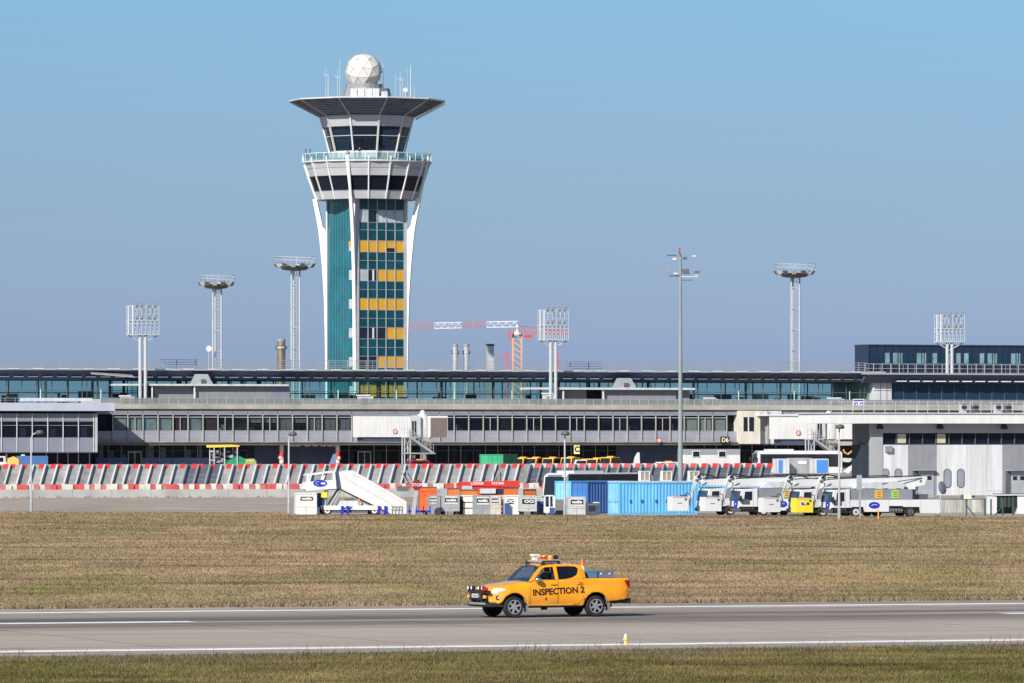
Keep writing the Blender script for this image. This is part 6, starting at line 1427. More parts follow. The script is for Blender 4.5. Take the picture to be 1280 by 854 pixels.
# ================================================================== jet bridges
def jet_bridge(lab, px0, Y, tun, rot, pyt, pyb, brown, stairs, deg=20):
    f = FR(px0, Y, deg, apron_z(Y)); t = fthing('jet_bridge', lab, 'jet bridge', f, 'white jet bridges'); z = lambda py: f.z(py); u = lambda px: f.u(px); D = 3.4
    m = MB(); a, b = u(tun[0]), u(tun[1]); n = int((b - a) / .42)
    m.box(a, b, .05, D, z(pyb), z(pyt), white)
    for k in range(n): m.box(a + (b - a) * k / n, a + (b - a) * (k + .6) / n, .03, .048, z(pyb), z(pyt), white)
    tn = m.build('tunnel', t)
    MB().box(a + .6, b, .3, D - .3, z(pyb + 6), z(pyb) - .004, navy).build('under_beam', t)
    MB().box(a, b, .02, D, z(pyt) + .003, z(pyt - .9), galv).build('roof', t)
    zz = tun[1]; m = MB(); m.box(u(zz), u(rot[0]), .1, D, z(pyb), z(pyt - 1), whited); m.build('link', t)
    for k in (1.2, 4.4): MB().box(u(zz + k), u(zz + k + 2.2), .06, .097, z(pyb - 1), z(pyt + 6), black).build('door', t)
    r = (u(rot[1]) - u(rot[0])) / 2; m = MB(); m.lathe([(r, 0), (r, z(pyt - 2.5) - z(pyb))], white, (u(rot[0]) + r, 1.4, z(pyb)), 24); m.build('rotunda', t, smooth=True)
    m = MB(); m.lathe([(.2, 0), (.42, .1), (.38, .4), (.2, .6), (.02, .65)], white, (u(rot[0]) + r, 1.4, z(pyt - 2.5)), 12); m.rod((u(rot[0]) + r, 1.4, z(pyt - 2.5) - .2), (u(rot[0]) + r, 1.4, z(pyt - 2.5) + .1), .4, white, 10); m.build('roof_dome', t)
    if brown:
        m = MB(); m.box(u(rot[1]) - .1, u(brown[1]), -.25, 3, z(pyb + .5), z(pyt - .5), white); m.build('cab', t); MB().box(u(brown[0]), u(brown[1]) - .12, -.31, -.252, z(pyb), z(pyt + 2), M('brown_bellows', (.17, .135, .12), .8, var=.15, scale=3)).build('bellows', t)
    m = MB(); cx_ = u(rot[0]) + r * 1.2; m.rod((cx_, 1.4, 0), (cx_, 1.4, z(pyb)), .5, cream, 12); m.box(cx_ - .9, cx_ + .9, .6, 2.2, z(pyb + 5), z(pyb + .2), cream); m.build('support_column', t)
    # service stairs
    s0, s1, pyl = stairs; m = MB()
    m.box(u(s0 - 9), u(s0 + 9), -1.5, -.1, z(pyb + 1.2), z(pyb), galv)
    for x in (u(s0 - 8), u(s0 - 1)): m.rod((x, -1.4, 0), (x, -1.4, z(pyb)), .11, galv, 6); m.rod((x, -.3, 0), (x, -.3, z(pyb)), .11, galv, 6)
    m.rod((u(s0 - 8), -1.4, z(pyb)), (u(s0 - 1), -1.4, z(pyl)), .05, galv, 4); m.rod((u(s0 - 1), -1.4, z(pyb)), (u(s0 - 8), -1.4, z(pyl)), .05, galv, 4); m.rod((u(s0 - 8), -1.4, z(pyl)), (u(s0 - 1), -1.4, z(pyl)), .05, galv, 4)
    m.build('stair_tower', t)
    m = MB(); a0, a1, zt0, zt1 = u(s0), u(s1), z(pyb), z(pyl); nst = 14
    for k in range(nst): q = (k + .5) / nst; xx = a0 + (a1 - a0) * q; zz_ = zt0 + (zt1 - zt0) * q; m.box(xx - .15, xx + .2, -1.4, -.3, zz_ - .03, zz_ + .03, galv)
    for y in (-1.45, -.25):
        m.hexa([(a0, y - .04, zt0 - .3), (a1, y - .04, zt1 - .3), (a1, y + .04, zt1 - .3), (a0, y + .04, zt0 - .3), (a0, y - .04, zt0 + .1), (a1, y - .04, zt1 + .1), (a1, y + .04, zt1 + .1), (a0, y + .04, zt0 + .1)], galv)
        m.rod((a0, y, zt0 + 1.1), (a1, y, zt1 + 1.1), .045, galv, 5); m.rod((a0, y, zt0 + .6), (a1, y, zt1 + .6), .03, galv, 5)
        for k in range(7): q = k / 6; m.rod((a0 + (a1 - a0) * q, y, zt0 + (zt1 - zt0) * q), (a0 + (a1 - a0) * q, y, zt0 + (zt1 - zt0) * q + 1.1), .035, galv, 4)
    m.build('service_stairs', t)
    m = MB(); 
    for k in range(7): m.rod((u(s0 - 9) + k * .55, -1.45, z(pyb)), (u(s0 - 9) + k * .55, -1.45, z(pyb) + 1.3), .035, galv, 4)
    for q in (.65, 1.3): m.rod((u(s0 - 9), -1.45, z(pyb) + q), (u(s0), -1.45, z(pyb) + q), .035, galv, 4)
    m.build('landing_railing', t)
    m = MB(); m.box(u(s0 - 9), u(s1 + 2), -1.6, -.2, z(pyl + 1.6), z(pyl), galv); m.box(u(s0 - 2), u(s0 + 6), -1.2, -.5, z(pyl + 8), z(pyl + 3), dgrey); m.box(u(s0), u(s0 + 6), -1.22, -1.202, z(pyl + 4.6), z(pyl + 3.4), M('canopy_yellow')); m.build('bogie_frame', t)
    m = MB(); m.rod((u(s0 - 16), -.02, z((pyt + pyb) / 2 + 6)), (u(s0 - 16), -.05, z((pyt + pyb) / 2 + 6)), .38, red, 18); m.rod((u(s0 - 16), -.052, z((pyt + pyb) / 2 + 6)), (u(s0 - 16), -.07, z((pyt + pyb) / 2 + 6)), .25, white, 16); s_ = m.build('speed_disc', tn)
    text_mesh('10', .32, black, s_, (u(s0 - 16), -.075, z((pyt + pyb) / 2 + 6)))
    return t, f
jet_bridge('white jet bridge with a brown bellows end left of the middle of the terminal', 450, 962, (450, 514), (526, 538), 520.3, 546.5, (537.5, 559), (510, 538, 566))
jb, jf = jet_bridge('white jet bridge partly hidden behind the gate building roof', 973, 905, (973, 1021), (1032, 1049), 521.5, 549, (1050, 1100), (1014, 1042, 569))
[c for c in jb.children if c.name.startswith('bellows')][0].data.materials[0] = white
MB().tube([(jf.u(1053), -.3, jf.z(562)), (jf.u(1055), -.3, jf.z(566)), (jf.u(1059), -.3, jf.z(568)), (jf.u(1064), -.3, jf.z(564)), (jf.u(1068), -.3, jf.z(560)), (jf.u(1074), -.3, jf.z(561))], .12, M('cable_amber', (.70, .38, .06), .5)).build('power_cable', jb)
MB().box(jf.u(1049), jf.u(1088), -.4, .6, jf.z(557), jf.z(552), M('beige_cable_tray', (.45, .38, .30), .7)).build('cable_tray', jb)
# runway edge light
RLY = gy(806.5); t = thing('runway_light', 'small yellow based runway edge light with clear dome', 'runway light', (wx(782, RLY), RLY, 0))
t.scale = (.8, .8, .8); m = MB(); m.lathe([(.10, 0), (.10, .03), (.06, .05), (.05, .17)], M('runway_light_yellow', (.80, .52, .10), .5), n=12); m.lathe([(.075, .17), (.09, .19), (.09, .24), (.06, .26)], M('runway_light_yellow'), n=12); m.build('base', t)
MB().lathe([(.055, .26), (.06, .31), (.05, .37), (.02, .40)], lamp_glass, n=12).build('dome', t); MB().tube([(-.02, 0, .03), (-.12, .02, .1), (-.17, .02, .04), (-.16, 0, .0)], .018, dgrey).build('cable', t)
# ================================================================== the yellow pickup
PA = R(26); PO = Vector((-1.07, 210.75, 0.008))
pk = thing('pickup_truck', 'yellow double cab pickup lettered INSPECTION 2 driving along the runway', 'pickup truck', PO, PA)
paint = M('pickup_yellow', (.90, .345, .006), .3, var=.10, scale=1.6, spec=.5, coat=.6); seam_m = M('pickup_seam', (.13, .05, .005), .6)
def road_grime(m):
    t = m.node_tree; b = t.nodes['Principled BSDF']; src = b.inputs['Base Color'].links[0].from_socket
    tcn = t.nodes.new('ShaderNodeTexCoord'); sp = t.nodes.new('ShaderNodeSeparateXYZ'); n = t.nodes.new('ShaderNodeTexNoise'); n.inputs['Scale'].default_value = 4; n.inputs['Detail'].default_value = 6
    t.links.new(tcn.outputs['Object'], sp.inputs[0]); t.links.new(tcn.outputs['Object'], n.inputs['Vector'])
    a = t.nodes.new('ShaderNodeMapRange'); a.inputs['From Min'].default_value = .85; a.inputs['From Max'].default_value = .36; t.links.new(sp.outputs['Z'], a.inputs['Value'])
    k = t.nodes.new('ShaderNodeMath'); k.operation = 'MULTIPLY'; t.links.new(a.outputs[0], k.inputs[0]); t.links.new(n.outputs['Fac'], k.inputs[1])
    x = t.nodes.new('ShaderNodeMixRGB'); t.links.new(k.outputs[0], x.inputs[0]); t.links.new(src, x.inputs[1]); x.inputs[2].default_value = (.34, .19, .06, 1); t.links.new(x.outputs[0], b.inputs['Base Color'])
road_grime(paint)
seam_m = M('pickup_seam', (.13, .05, .005), .6)
lens_red = M('tail_lens_red', (.22, .01, .012), .15)
def top_z(x): return float(np.interp(x, [0, .02, .10, .35, .8, 1.42, 1.5, 3.5, 3.56, 5.05, 5.12], [.62, .80, .95, 1.02, 1.085, 1.175, 1.20, 1.265, 1.27, 1.27, 1.23]))
def wbody(x, z):
    w = .895
    if x < .75: w -= .30 * ((.75 - x) / .75) ** 2.2
    if x > 4.7: w -= .07 * ((x - 4.7) / .45) ** 2
    if z < .6: w -= .05 * ((.6 - z) / .25) ** 2
    d = top_z(x) - z; e = .16 if x < 1.45 else .07
    if d < e: w -= (.13 if x < 1.45 else .03) * (1 - max(d, 0) / e) ** 2
    for c in (.85, 3.85):                                   # flared arches
        r = math.hypot(x - c, z - .36)
        if r < .66: w += .030 * max(0, 1 - abs(r - .50) / .16)
    if .55 < z < 1.1 and 1.3 < x < 5.0: w += .012 * math.sin((z - .55) / .55 * math.pi)
    return w
def wcab(x, z):
    w = .845 - .30 * max(0, z - 1.2) - .25 * max(0, z - 1.60) ** 1.0
    if x < 1.9: w -= .0
    if x > 3.3: w -= .05 * ((x - 3.3) / .25) ** 2
    return w
def flat(polys, gx=.12, gz=.07):
    """fill an outline (first) with holes (rest) in the x-z plane and cut it into a grid"""
    bm = bmesh.new()
    for poly in polys:
        vs = [bm.verts.new((x, 0, z)) for x, z in poly]
        for a, b in zip(vs, vs[1:] + vs[:1]): bm.edges.new((a, b))
    bmesh.ops.triangle_fill(bm, edges=bm.edges[:], use_beauty=True, use_dissolve=False, normal=(0, -1, 0))
    xs = [v.co.x for v in bm.verts]; zs = [v.co.z for v in bm.verts]
    for ax, lo, hi, st in ((0, min(xs), max(xs), gx), (2, min(zs), max(zs), gz)):
        q = lo + st * .7
        while q < hi:
            co = [0, 0, 0]; no = [0, 0, 0]; co[ax] = q; no[ax] = 1
            bmesh.ops.bisect_plane(bm, geom=bm.verts[:] + bm.edges[:] + bm.faces[:], plane_co=co, plane_no=no, dist=1e-5); q += st
    bm.verts.index_update(); bm.edges.index_update()
    V = [(v.co.x, v.co.z) for v in bm.verts]; F = [tuple(v.index for v in f.verts) for f in bm.faces]
    B = [(e.verts[0].index, e.verts[1].index) for e in bm.edges if len(e.link_faces) == 1]; bm.free(); return V, F, B
def panel(polys, wf, off, mat, name, parent, sides=(-1, 1), thick=.0, mb=None):
    V, F, B = flat(polys); m = mb or MB()
    for s in sides: m.add([(x, s * (wf(x, z) + off), z) for x, z in V], F, mat)
    return m if mb else m.build(name, parent, smooth=True)
def arc(cx, cz, r, a0, a1, n): return [(cx + r * math.cos(R(a0 + (a1 - a0) * i / n)), cz + r * math.sin(R(a0 + (a1 - a0) * i / n))) for i in range(n + 1)]
AR = .455
out = [(.06, .50), (.0, .62), (.02, .80), (.10, .95), (.22, .99), (.35, 1.02), (.58, 1.055), (.8, 1.085), (1.1, 1.13), (1.42, 1.175), (1.5, 1.20), (2.5, 1.235), (3.5, 1.265), (3.56, 1.27), (5.05, 1.27), (5.12, 1.23), (5.14, 1.0), (5.10, .66), (4.95, .57), (4.32, .50)]
out += arc(3.85, .36, AR, 17, 172, 18) + [(3.36, .37), (2.4, .36), (1.34, .37)] + arc(.85, .36, AR, 8, 163, 18) + [(.30, .47)]
V, F, B = flat([out]); m = MB()
for s in (-1, 1): m.add([(x, s * wbody(x, z), z) for x, z in V], F, paint)
NS = 10
for a, b in B:
    (xa, za_), (xb, zb2) = V[a], V[b]; xm2, zm2 = (xa + xb) / 2, (za_ + zb2) / 2; wa, wb_ = wbody(xa, za_), wbody(xb, zb2)
    on_top = zm2 > top_z(xm2) - .03
    low = (not on_top) and zm2 < .62 or min(abs(math.hypot(xm2 - c, zm2 - .36) - AR) for c in (.85, 3.85)) < .02
    mat = blackp if low or (xm2 < .035 and .55 < zm2 < .96) else (dark_in if 1.44 < xm2 < 3.5 and on_top else (blackp if 3.6 < xm2 < 5.04 and on_top else paint))
    cr = .05 if on_top and xm2 < 1.45 else 0
    for k in range(NS):
        t0, t1 = -1 + 2 * k / NS, -1 + 2 * (k + 1) / NS
        bow = .10 if xm2 < .2 else 0
        def P_(x, z, w, t): return (x - (0), t * w, z + cr * (1 - t * t))
        m.quad([P_(xa, za_, wa, t0), P_(xb, zb2, wb_, t0), P_(xb, zb2, wb_, t1), P_(xa, za_, wa, t1)], mat)
body = m.build('body', pk, smooth=True)
bmx = bmesh.new(); bmx.from_mesh(body.data); bmesh.ops.remove_doubles(bmx, verts=bmx.verts[:], dist=.0004); bmesh.ops.recalc_face_normals(bmx, faces=bmx.faces[:]); bmx.to_mesh(body.data); bmx.free()
# cab frame with real window openings
cabo = [(1.36, 1.165), (1.62, 1.46), (1.86, 1.665), (2.0, 1.705), (2.3, 1.735), (2.7, 1.75), (3.1, 1.74), (3.34, 1.71), (3.43, 1.65), (3.50, 1.45), (3.53, 1.255)]
cab_out = cabo + [(3.3, 1.25), (2.4, 1.22), (1.5, 1.19)]
wf_ = [(1.60, 1.235), (1.75, 1.42), (1.93, 1.60), (2.03, 1.645), (2.34, 1.665), (2.37, 1.24)]
wr_ = [(2.49, 1.245), (2.47, 1.668), (2.9, 1.678), (3.17, 1.66), (3.25, 1.60), (3.24, 1.50), (3.17, 1.38), (2.98, 1.29), (2.75, 1.255)]
V, F, B = flat([cab_out, wf_, wr_]); m = MB()
for s in (-1, 1):
    m.add([(x, s * wcab(x, z), z) for x, z in V], F, paint); m.add([(x, s * (wcab(x, z) - .04), z) for x, z in V], F, dark_in)
tops = cabo[2:]
for (xa, za_), (xb, zb2) in zip(tops, tops[1:]):
    wa, wb_ = wcab(xa, za_), wcab(xb, zb2); glass_rear = xb > 3.44 and za_ < 1.66
    for k in range(NS):
        t0, t1 = -1 + 2 * k / NS, -1 + 2 * (k + 1) / NS; cr = .045
        if xb > 3.42: cr = .0
        q = [(xa, t0 * wa, za_ + .045 * (1 - t0 * t0) * (xa < 3.44)), (xb, t0 * wb_, zb2 + .045 * (1 - t0 * t0) * (xb < 3.44)), (xb, t1 * wb_, zb2 + .045 * (1 - t1 * t1) * (xb < 3.44)), (xa, t1 * wa, za_ + .045 * (1 - t1 * t1) * (xa < 3.44))]
        m.quad(q, dk_glass if glass_rear and 0 < k < NS - 1 else paint)
cab_ = m.build('cab', pk, smooth=True)
bmx = bmesh.new(); bmx.from_mesh(cab_.data); bmesh.ops.remove_doubles(bmx, verts=bmx.verts[:], dist=.0004); bmx.to_mesh(cab_.data); bmx.free()
tint = GLASS('pickup_side_glass', (.8, .86, .86), .86, col=(.01, .013, .018)); privacy = GLASS('pickup_privacy_glass', (.2, .24, .3), .12, col=(.006, .009, .016))
for s in (-1, 1):
    panel([wf_], wcab, -.012, tint, 'side_window', cab_, (s,)); panel([wr_], wcab, -.012, privacy if s < 0 else tint, 'side_window', cab_, (s,))
# windscreen
m = MB(); g = 8
for k in range(g):
    for j in range(4):
        def W_(kk, jj):
            t = -1 + 2 * kk / g; f = jj / 4; x = 1.36 + (1.86 - 1.36) * f - .10 * (1 - t * t) * (1 - .4 * f); z = 1.18 + (1.668 - 1.18) * f + .03 * (1 - t * t) * f
            w = (wcab(1.36, 1.18) - .01) * (1 - f) + (wcab(1.86, 1.665) - .01) * f; return (x, t * w, z)
        m.quad([W_(k, j), W_(k + 1, j), W_(k + 1, j + 1), W_(k, j + 1)], GLASS('pickup_windscreen', (.7, .8, .9), .5, col=(.02, .07, .16), ior=2.0))
m.build('windscreen', cab_, smooth=True)
m = MB(); m.rod((1.33, -.55, 1.215), (1.42, .0, 1.30), .012, black, 4); m.rod((1.30, .05, 1.215), (1.42, .6, 1.30), .012, black, 4); m.build('wiper', cab_)
# doors
fd = [(1.42, .47), (1.42, 1.17), (1.5, 1.195), (2.43, 1.232), (2.43, .43), (1.5, .43)]
rd = [(2.455, .43), (2.455, 1.233), (3.46, 1.255), (3.475, 1.05), (3.44, .86), (3.33, .60), (3.22, .43)]
def grow(poly, d):
    cx, cz = sum(p[0] for p in poly) / len(poly), sum(p[1] for p in poly) / len(poly); return [(x + math.copysign(d, x - cx), z + math.copysign(d, z - cz)) for x, z in poly]
near_doors = []
for s in (-1, 1):
    for poly, hx in ((fd, 2.25), (rd, 3.22)):
        mm2 = MB(); panel([grow(poly, .012)], wbody, .002, seam_m, '', None, (s,), mb=mm2); panel([poly], wbody, .006, paint, '', None, (s,), mb=mm2); d = mm2.build('door', pk, smooth=True)
        if s < 0: near_doors.append(d)
        w = wbody(hx, 1.10) + .03; m = MB(); m.box(hx - .10, hx + .10, s * w - .02, s * w + .02, 1.075, 1.105, M('pickup_yellow')); m.build('handle', d)
for s in (-1, 1):
    m = MB()
    for (a, b) in zip([(3.52, 1.25), (3.51, 1.05), (3.47, .84), (3.36, .58), (3.27, .38)], [(3.51, 1.05), (3.47, .84), (3.36, .58), (3.27, .38)]):
        m.rod((a[0], s * (wbody(*a) - .004), a[1]), (b[0], s * (wbody(*b) - .004), b[1]), .016, paint, 6)
    m.build('bed_flare', body)
    MB().rod((1.36, s * (wbody(1.36, 1.13) + .0), 1.13), (1.34, s * (wbody(1.34, .5)), .5), .007, seam_m, 4).build('body_seam', body)
for s in (-1, 1):
    m = MB(); m.tube([(1.40, s * (wbody(1.4, .42) + .005), .415), (2.4, s * (wbody(2.4, .42) + .005), .405), (3.0, s * (wbody(3.0, .42) + .005), .415)], .03, paint, 6)
    m.build('sill', body)
# lettering on the near doors
def wrap_text(s, size, x, z, mat, parent, tilt=3.0, bold=.008, wide=1.0, shear=0.0, name='lettering', mbk=None):
    o = text_mesh(s, size, mat, parent, (0, 0, 0), name, (0, 0, 0), bold, 1.0, shear)
    me = o.data; ct, st2 = math.cos(R(tilt)), math.sin(R(tilt)); bm = bmesh.new(); bm.from_mesh(me)
    for v in bm.verts:
        a, b, c = v.co; a *= wide; X = x + a * ct - b * st2; Z = z + a * st2 + b * ct; v.co = (X, -(wbody(X, Z) + .012 + c * .3), Z)
    bm.to_mesh(me); bm.free(); o.scale = (1, 1, 1); return o
blk = M('door_lettering', (.018, .012, .012), .5)
wrap_text('INSPECTION 2', .285, 2.455, .85, blk, near_doors[0], 2.6, .010, 1.04)
wrap_text('Alpina', .06, 2.32, 1.07, blk, near_doors[0], 2.0, .0, 1.2, .3); wrap_text('Alpina', .06, 3.27, 1.12, blk, near_doors[1], 2.0, .003, 1.1, .3)
m = MB(); X, Z = 2.0, .60; m.add([(X - .05, -(wbody(X, Z) + .011), Z - .03), (X + .05, -(wbody(X, Z) + .011), Z - .03), (X, -(wbody(X, Z) + .011), Z + .08)], [(0, 1, 2)], seam_m); m.build('warning_mark', near_doors[0])
# front end: lamps, grille, bull bar, plate, bumper
for s in (-1, 1):
    panel([[(.10, .80), (.11, .88), (.20, .955), (.36, .975), (.52, .955), (.50, .90), (.34, .825), (.16, .785)]], wbody, .012, M('headlight_glass', (.55, .58, .60), .08, spec=.9, var=.45, scale=11), 'headlight', body, (s,))
    X, Z = .30, .655; m = MB(); w = wbody(X, Z); m.lathe([(.075, -.01), (.085, .02), (.06, .025)], blackp, (X, s * w, Z), 14, 'y'); m.ball((X, s * (w + .015), Z), .035, lamp_glass, 8); m.build('fog_lamp', body)
m = MB(); m.box(-.045, .03, -.56, .56, .52, .92, blackp)
for z in (.72, .79, .86): m.box(-.06, -.047, -.46, .46, z, z + .018, chrome)
m.build('grille', body)
m = MB(); fr_ = [(-.10, -.62), (-.15, -.35), (-.16, 0), (-.15, .35), (-.10, .62)]
for i in range(4):
    (a, b), (c, d) = fr_[i], fr_[i + 1]; m.hexa([(a, b, .43), (c, d, .43), (c + .14, d, .43), (a + .14, b, .43), (a, b, .50), (c, d, .50), (c + .14, d, .50), (a + .14, b, .50)], M('silver_skid', (.45, .46, .47), .3, metal=.6))
m.build('skid_plate', body)
m = MB(); m.hexa([(-.05, -.75, .36), (.5, -.80, .36), (.5, .8, .36), (-.05, .75, .36), (-.08, -.7, .5), (.4, -.8, .5), (.4, .8, .5), (-.08, .7, .5)], blackp); m.build('lower_apron', body)
m = MB(); m.tube([(.0, -.80, .84), (-.09, -.62, .86), (-.14, 0, .86), (-.09, .60, .86), (.0, .74, .84)], .055, blackp, 8)
for y in (-.38, .38): m.tube([(-.13, y, .86), (-.12, y, .62), (-.07, y, .48)], .045, blackp, 8)
m.tube([(-.12, -.5, .62), (-.12, .5, .62)], .035, blackp, 8); m.build('bull_bar', pk, smooth=True)
for k, y in enumerate((-.52, -.27, .0, .27, .52)):
    if k == 2: continue
    m = MB(); m.lathe([(.065, -.05), (.072, .0), (.055, .07), (.03, .09)], blackp, (-.12, y, .975), 14, 'x'); m.rod((-.175, y, .975), (-.171, y, .975), .058, lamp_glass, 14); m.rod((-.1, y, .88), (-.1, y, .97), .02, black, 5); m.build('spot_lamp', pk)
for y in (-.72, -.60): m = MB(); m.box(-.18, -.06, y - .05, y + .05, .90, 1.0, M('red_lamp_lens', (.5, .02, .02), .2)); m.build('warning_lamp', pk)
m = MB(); m.box(-.165, -.145, -.27, .25, .66, .78, white); pl_ = m.build('number_plate', body); MB().box(-.171, -.167, -.27, -.22, .662, .778, logo_blue).box(-.171, -.167, -.17, .19, .69, .75, mgrey).build('plate_mark', pl_)
for y in (-.60, .62): MB().box(-.13, -.08, y - .08, y + .08, .64, .74, M('amber_beacon', (.8, .38, .04), .3)).build('indicator', body)
# mirrors, flaps, lamps, tailgate
for s in (-1, 1):
    m = MB(); m.ball((1.63, s * 1.03, 1.255), .115, chrome, 14, .82, 1.0); m.build('mirror', pk, smooth=True)
    m = MB(); m.rod((1.62, s * .84, 1.20), (1.62, s * .98, 1.22), .035, blackp); m.box(1.52, 1.95, s * .845 - .02, s * .845 + .02, 1.135, 1.225, blackp); m.build('mirror_arm', pk)
    panel([[(4.90, 1.20), (5.118, 1.185), (5.13, 1.02), (5.07, .93), (4.96, 1.08)]], wbody, .010, lens_red, 'tail_light', body, (s,))
    m = MB(); m.box(1.32, 1.36, s * .76 - .13, s * .76 + .13, .18, .50, M('mud_flap_grey', (.16, .16, .17), .7)); m.box(4.33, 4.37, s * .76 - .13, s * .76 + .13, .20, .62, M('mud_flap_grey')); m.build('mud_flap', pk)
    m = MB(); m.tube([(4.10, s * .84, .83), (4.22, s * .84, .70), (4.31, s * .83, .50)], .05, M('dusty_liner', (.20, .20, .19), .8), 6); m.tube([(1.12, s * .84, .82), (1.24, s * .84, .68), (1.31, s * .83, .5)], .05, M('dusty_liner'), 6); m.build('arch_liner', body)
m = MB(); m.box(4.6, 5.2, -.78, .78, .44, .60, blackp); m.rod((5.02, -.62, .47), (5.26, -.62, .45), .045, chrome, 10); m.rod((5.1, -.70, .53), (5.1, .70, .53), .06, galv, 8); m.build('rear_bumper', body)
m = MB(); m.box(1.4, 4.6, -.55, .55, .30, .45, black); m.rod((.85, -.7, .35), (.85, .7, .35), .06, black); m.rod((3.85, -.7, .35), (3.85, .7, .35), .09, black); m.box(2.0, 2.2, -.6, -.5, .24, .35, black); m.build('chassis', pk)
m = MB(); m.box(1.75, 1.95, -.7, .7, 1.16, 1.29, blackp)
for y in (-.40, .40): m.box(2.62, 2.76, y - .22, y + .22, 1.0, 1.45, dgrey); m.box(2.62, 2.72, y - .11, y + .11, 1.47, 1.62, dgrey); m.box(3.28, 3.40, y - .24, y + .24, 1.0, 1.42, dgrey)
m.build('seat', pk)
m = MB(); m.lathe([(.17, -.012), (.19, 0), (.17, .012)], black, (0, 0, 0), 16, 'x'); sw = m.build('steering_wheel', pk); sw.location = (2.02, -.40, 1.27); sw.rotation_euler = (0, R(25), 0)
# wheels with six-spoke rims
def pk_wheel(x, s):
    m = MB(); r, w = .352, .245; y = s * .765
    m.lathe([(.235, -w / 2 + .03), (.25, -w / 2), (.325, -w / 2), (.345, -w / 2 + .03), (r, -w / 2 + .06), (r, w / 2 - .06), (.345, w / 2 - .03), (.325, w / 2), (.25, w / 2), (.235, w / 2 - .03)], black, (x, y, r), 32, 'y', ring=True); o = m.build('wheel', pk, smooth=True)
    m = MB(); yo = y + s * w / 2
    m.lathe([(.212, -.015), (.238, -.015), (.238, .0), (.212, .0)], alu, (x, yo - s * .006, r), 32, 'y', ring=True); m.lathe([(.225, 0), (.225, .01)], M('rim_shadow', (.03, .03, .032), .6), (x, yo - s * .09, r), 24, 'y'); m.rod((x, yo - s * .06, r), (x, yo - s * .008, r), .062, alu, 14)
    for k in range(6):
        a = math.pi * 2 * k / 6 + .3; ca, sa = math.cos(a), math.sin(a); px_, pz_ = -sa, ca; pts = []
        for rr2, hw2 in ((.05, .040), (.222, .026)):
            for q in (-1, 1): pts.append((x + ca * rr2 + px_ * hw2 * q, r + sa * rr2 + pz_ * hw2 * q))
        p0, p1, p2, p3 = pts; ya_, yb_ = yo - s * .05, yo - s * .012
        m.hexa([(p0[0], ya_, p0[1]), (p1[0], ya_, p1[1]), (p3[0], ya_, p3[1]), (p2[0], ya_, p2[1]), (p0[0], yb_, p0[1]), (p1[0], yb_, p1[1]), (p3[0], yb_, p3[1]), (p2[0], yb_, p2[1])], alu)
    m.build('rim', o)
for x in (.85, 3.85):
    for s in (-1, 1): pk_wheel(x, s)
# roof equipment
m = MB()
for x in (2.05, 2.62):
    m.rod((x, -.60, 1.83), (x, .60, 1.83), .028, galv, 8)
    for y in (-.58, .58): m.hexa([(x - .07, y - .05, 1.69), (x + .07, y - .05, 1.69), (x + .07, y + .05, 1.69), (x - .07, y + .05, 1.69), (x - .03, y - .04, 1.85), (x + .03, y - .04, 1.85), (x + .03, y + .04, 1.85), (x - .03, y + .04, 1.85)], blackp)
m.build('roof_rack', pk)
m = MB(); m.box(2.15, 2.60, -.60, .60, 1.86, 1.90, galv); bar = m.build('beacon_tray', pk)
am = M('beacon_amber', (.85, .28, .01), .12, spec=.8)
for y in (-.42, .05, .42): m = MB(); m.lathe([(.10, 0), (.105, .08), (.08, .13), (.02, .14)], am, (2.4, y, 1.90), 14); m.build('beacon', bar, smooth=True)
m = MB(); m.box(2.22, 2.5, -.3, -.06, 1.902, 1.99, M('beacon_red_brown', (.35, .06, .02), .3)); m.build('beacon_base', bar)
m = MB(); m.box(2.0, 2.12, -.02, .16, 1.86, 2.02, white); m.box(1.96, 2.18, -.06, .20, 2.0, 2.07, white); m.build('siren', pk)
m = MB(); m.lathe([(.06, -.05), (.075, .03), (.05, .08)], blackp, (2.62, -.35, 1.97), 12, 'x'); m.rod((2.64, -.35, 1.84), (2.64, -.35, 1.95), .02, black); m.build('search_light', pk)
m = MB(); m.rod((1.75, .1, 1.66), (1.72, .1, 1.80), .012, black, 5); m.rod((3.2, .0, 1.76), (3.22, .0, 1.9), .01, black, 5); m.build('aerial', pk)
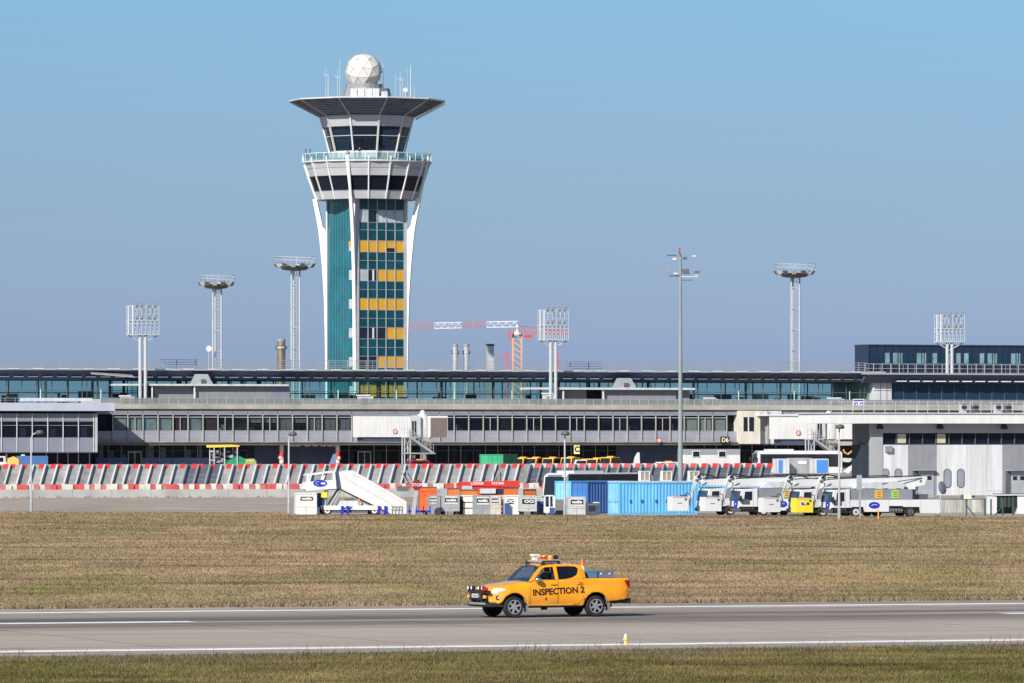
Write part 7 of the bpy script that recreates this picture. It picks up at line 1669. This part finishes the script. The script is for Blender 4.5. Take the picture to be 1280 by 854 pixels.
# the driver
def pkw(x, y, z): v = Matrix.Rotation(PA, 3, 'Z') @ Vector((x, y, z)); return (PO.x + v.x, PO.y + v.y, PO.z + v.z)
JD = [(0, 0, .62), (.02, 0, .80), (.03, 0, 1.08), (.0, 0, 1.18), (-.03, 0, 1.27), (-.03, 0, 1.37), (.0, .19, 1.08), (-.16, .23, .86), (-.42, .16, .98), (.0, -.19, 1.08), (-.16, -.23, .86), (-.42, -.14, .98), (-.38, .12, .58), (-.62, .12, .30), (-.38, -.12, .58), (-.62, -.12, .30)]
ED = [(0, 1), (1, 2), (2, 3), (3, 4), (4, 5), (2, 6), (6, 7), (7, 8), (2, 9), (9, 10), (10, 11), (0, 12), (12, 13), (0, 14), (14, 15)]
RDd = [.14, .14, .15, .06, .095, .085, .07, .05, .035, .07, .05, .035, .085, .06, .085, .06]
hd = MB(); hd.ball((.02, 0, 1.37), .10, hair_m)
person('person in dark clothes at the wheel of the yellow pickup', pkw(2.52, -.38, .22), PA, JD, ED, RDd,
       [(skin_m, lambda c: (c.z > 1.16 and c.x < .06) or (c.x < -.34 and c.z > .9)), (M('dark_shirt'), lambda c: True)], hd)
# loads in the pickup bed
t = thing('traffic_cone', 'orange and white traffic cone standing in the pickup bed', 'traffic cone', pkw(3.86, .15, 1.275), PA)
MB().lathe([(.15, .03), (.118, .18)], orange, n=16).box(-.19, .19, -.19, .19, 0, .03, orange).build('base', t); MB().lathe([(.119, .181), (.075, .38)], white, n=16).build('white_band', t); MB().lathe([(.076, .381), (.03, .62)], orange, n=16).build('tip', t)
t = thing('tool_crate', 'teal blue plastic crate in the pickup bed next to the traffic cone', 'crate', pkw(3.72, -.55, 1.275), PA)
MB().box(0, .34, 0, .5, 0, .22, M('teal_crate', (.08, .22, .30), .5)).build('box', t); MB().box(-.015, .355, -.015, .515, .2, .245, M('teal_crate')).build('lid', t)
t = thing('tool_box', 'grey metal tool box with two clasps in the pickup bed', 'tool box', pkw(4.1, -.5, 1.275), PA)
bx_ = MB().box(0, .62, 0, .5, 0, .2, M('tool_box_grey', (.20, .24, .29), .4, metal=.3)).build('box', t); MB().box(-.01, .63, -.01, .51, .2, .23, M('tool_box_grey')).build('lid', t); MB().box(.1, .15, -.02, -.002, .1, .17, white).box(.42, .47, -.02, -.002, .1, .17, white).build('clasp', bx_)
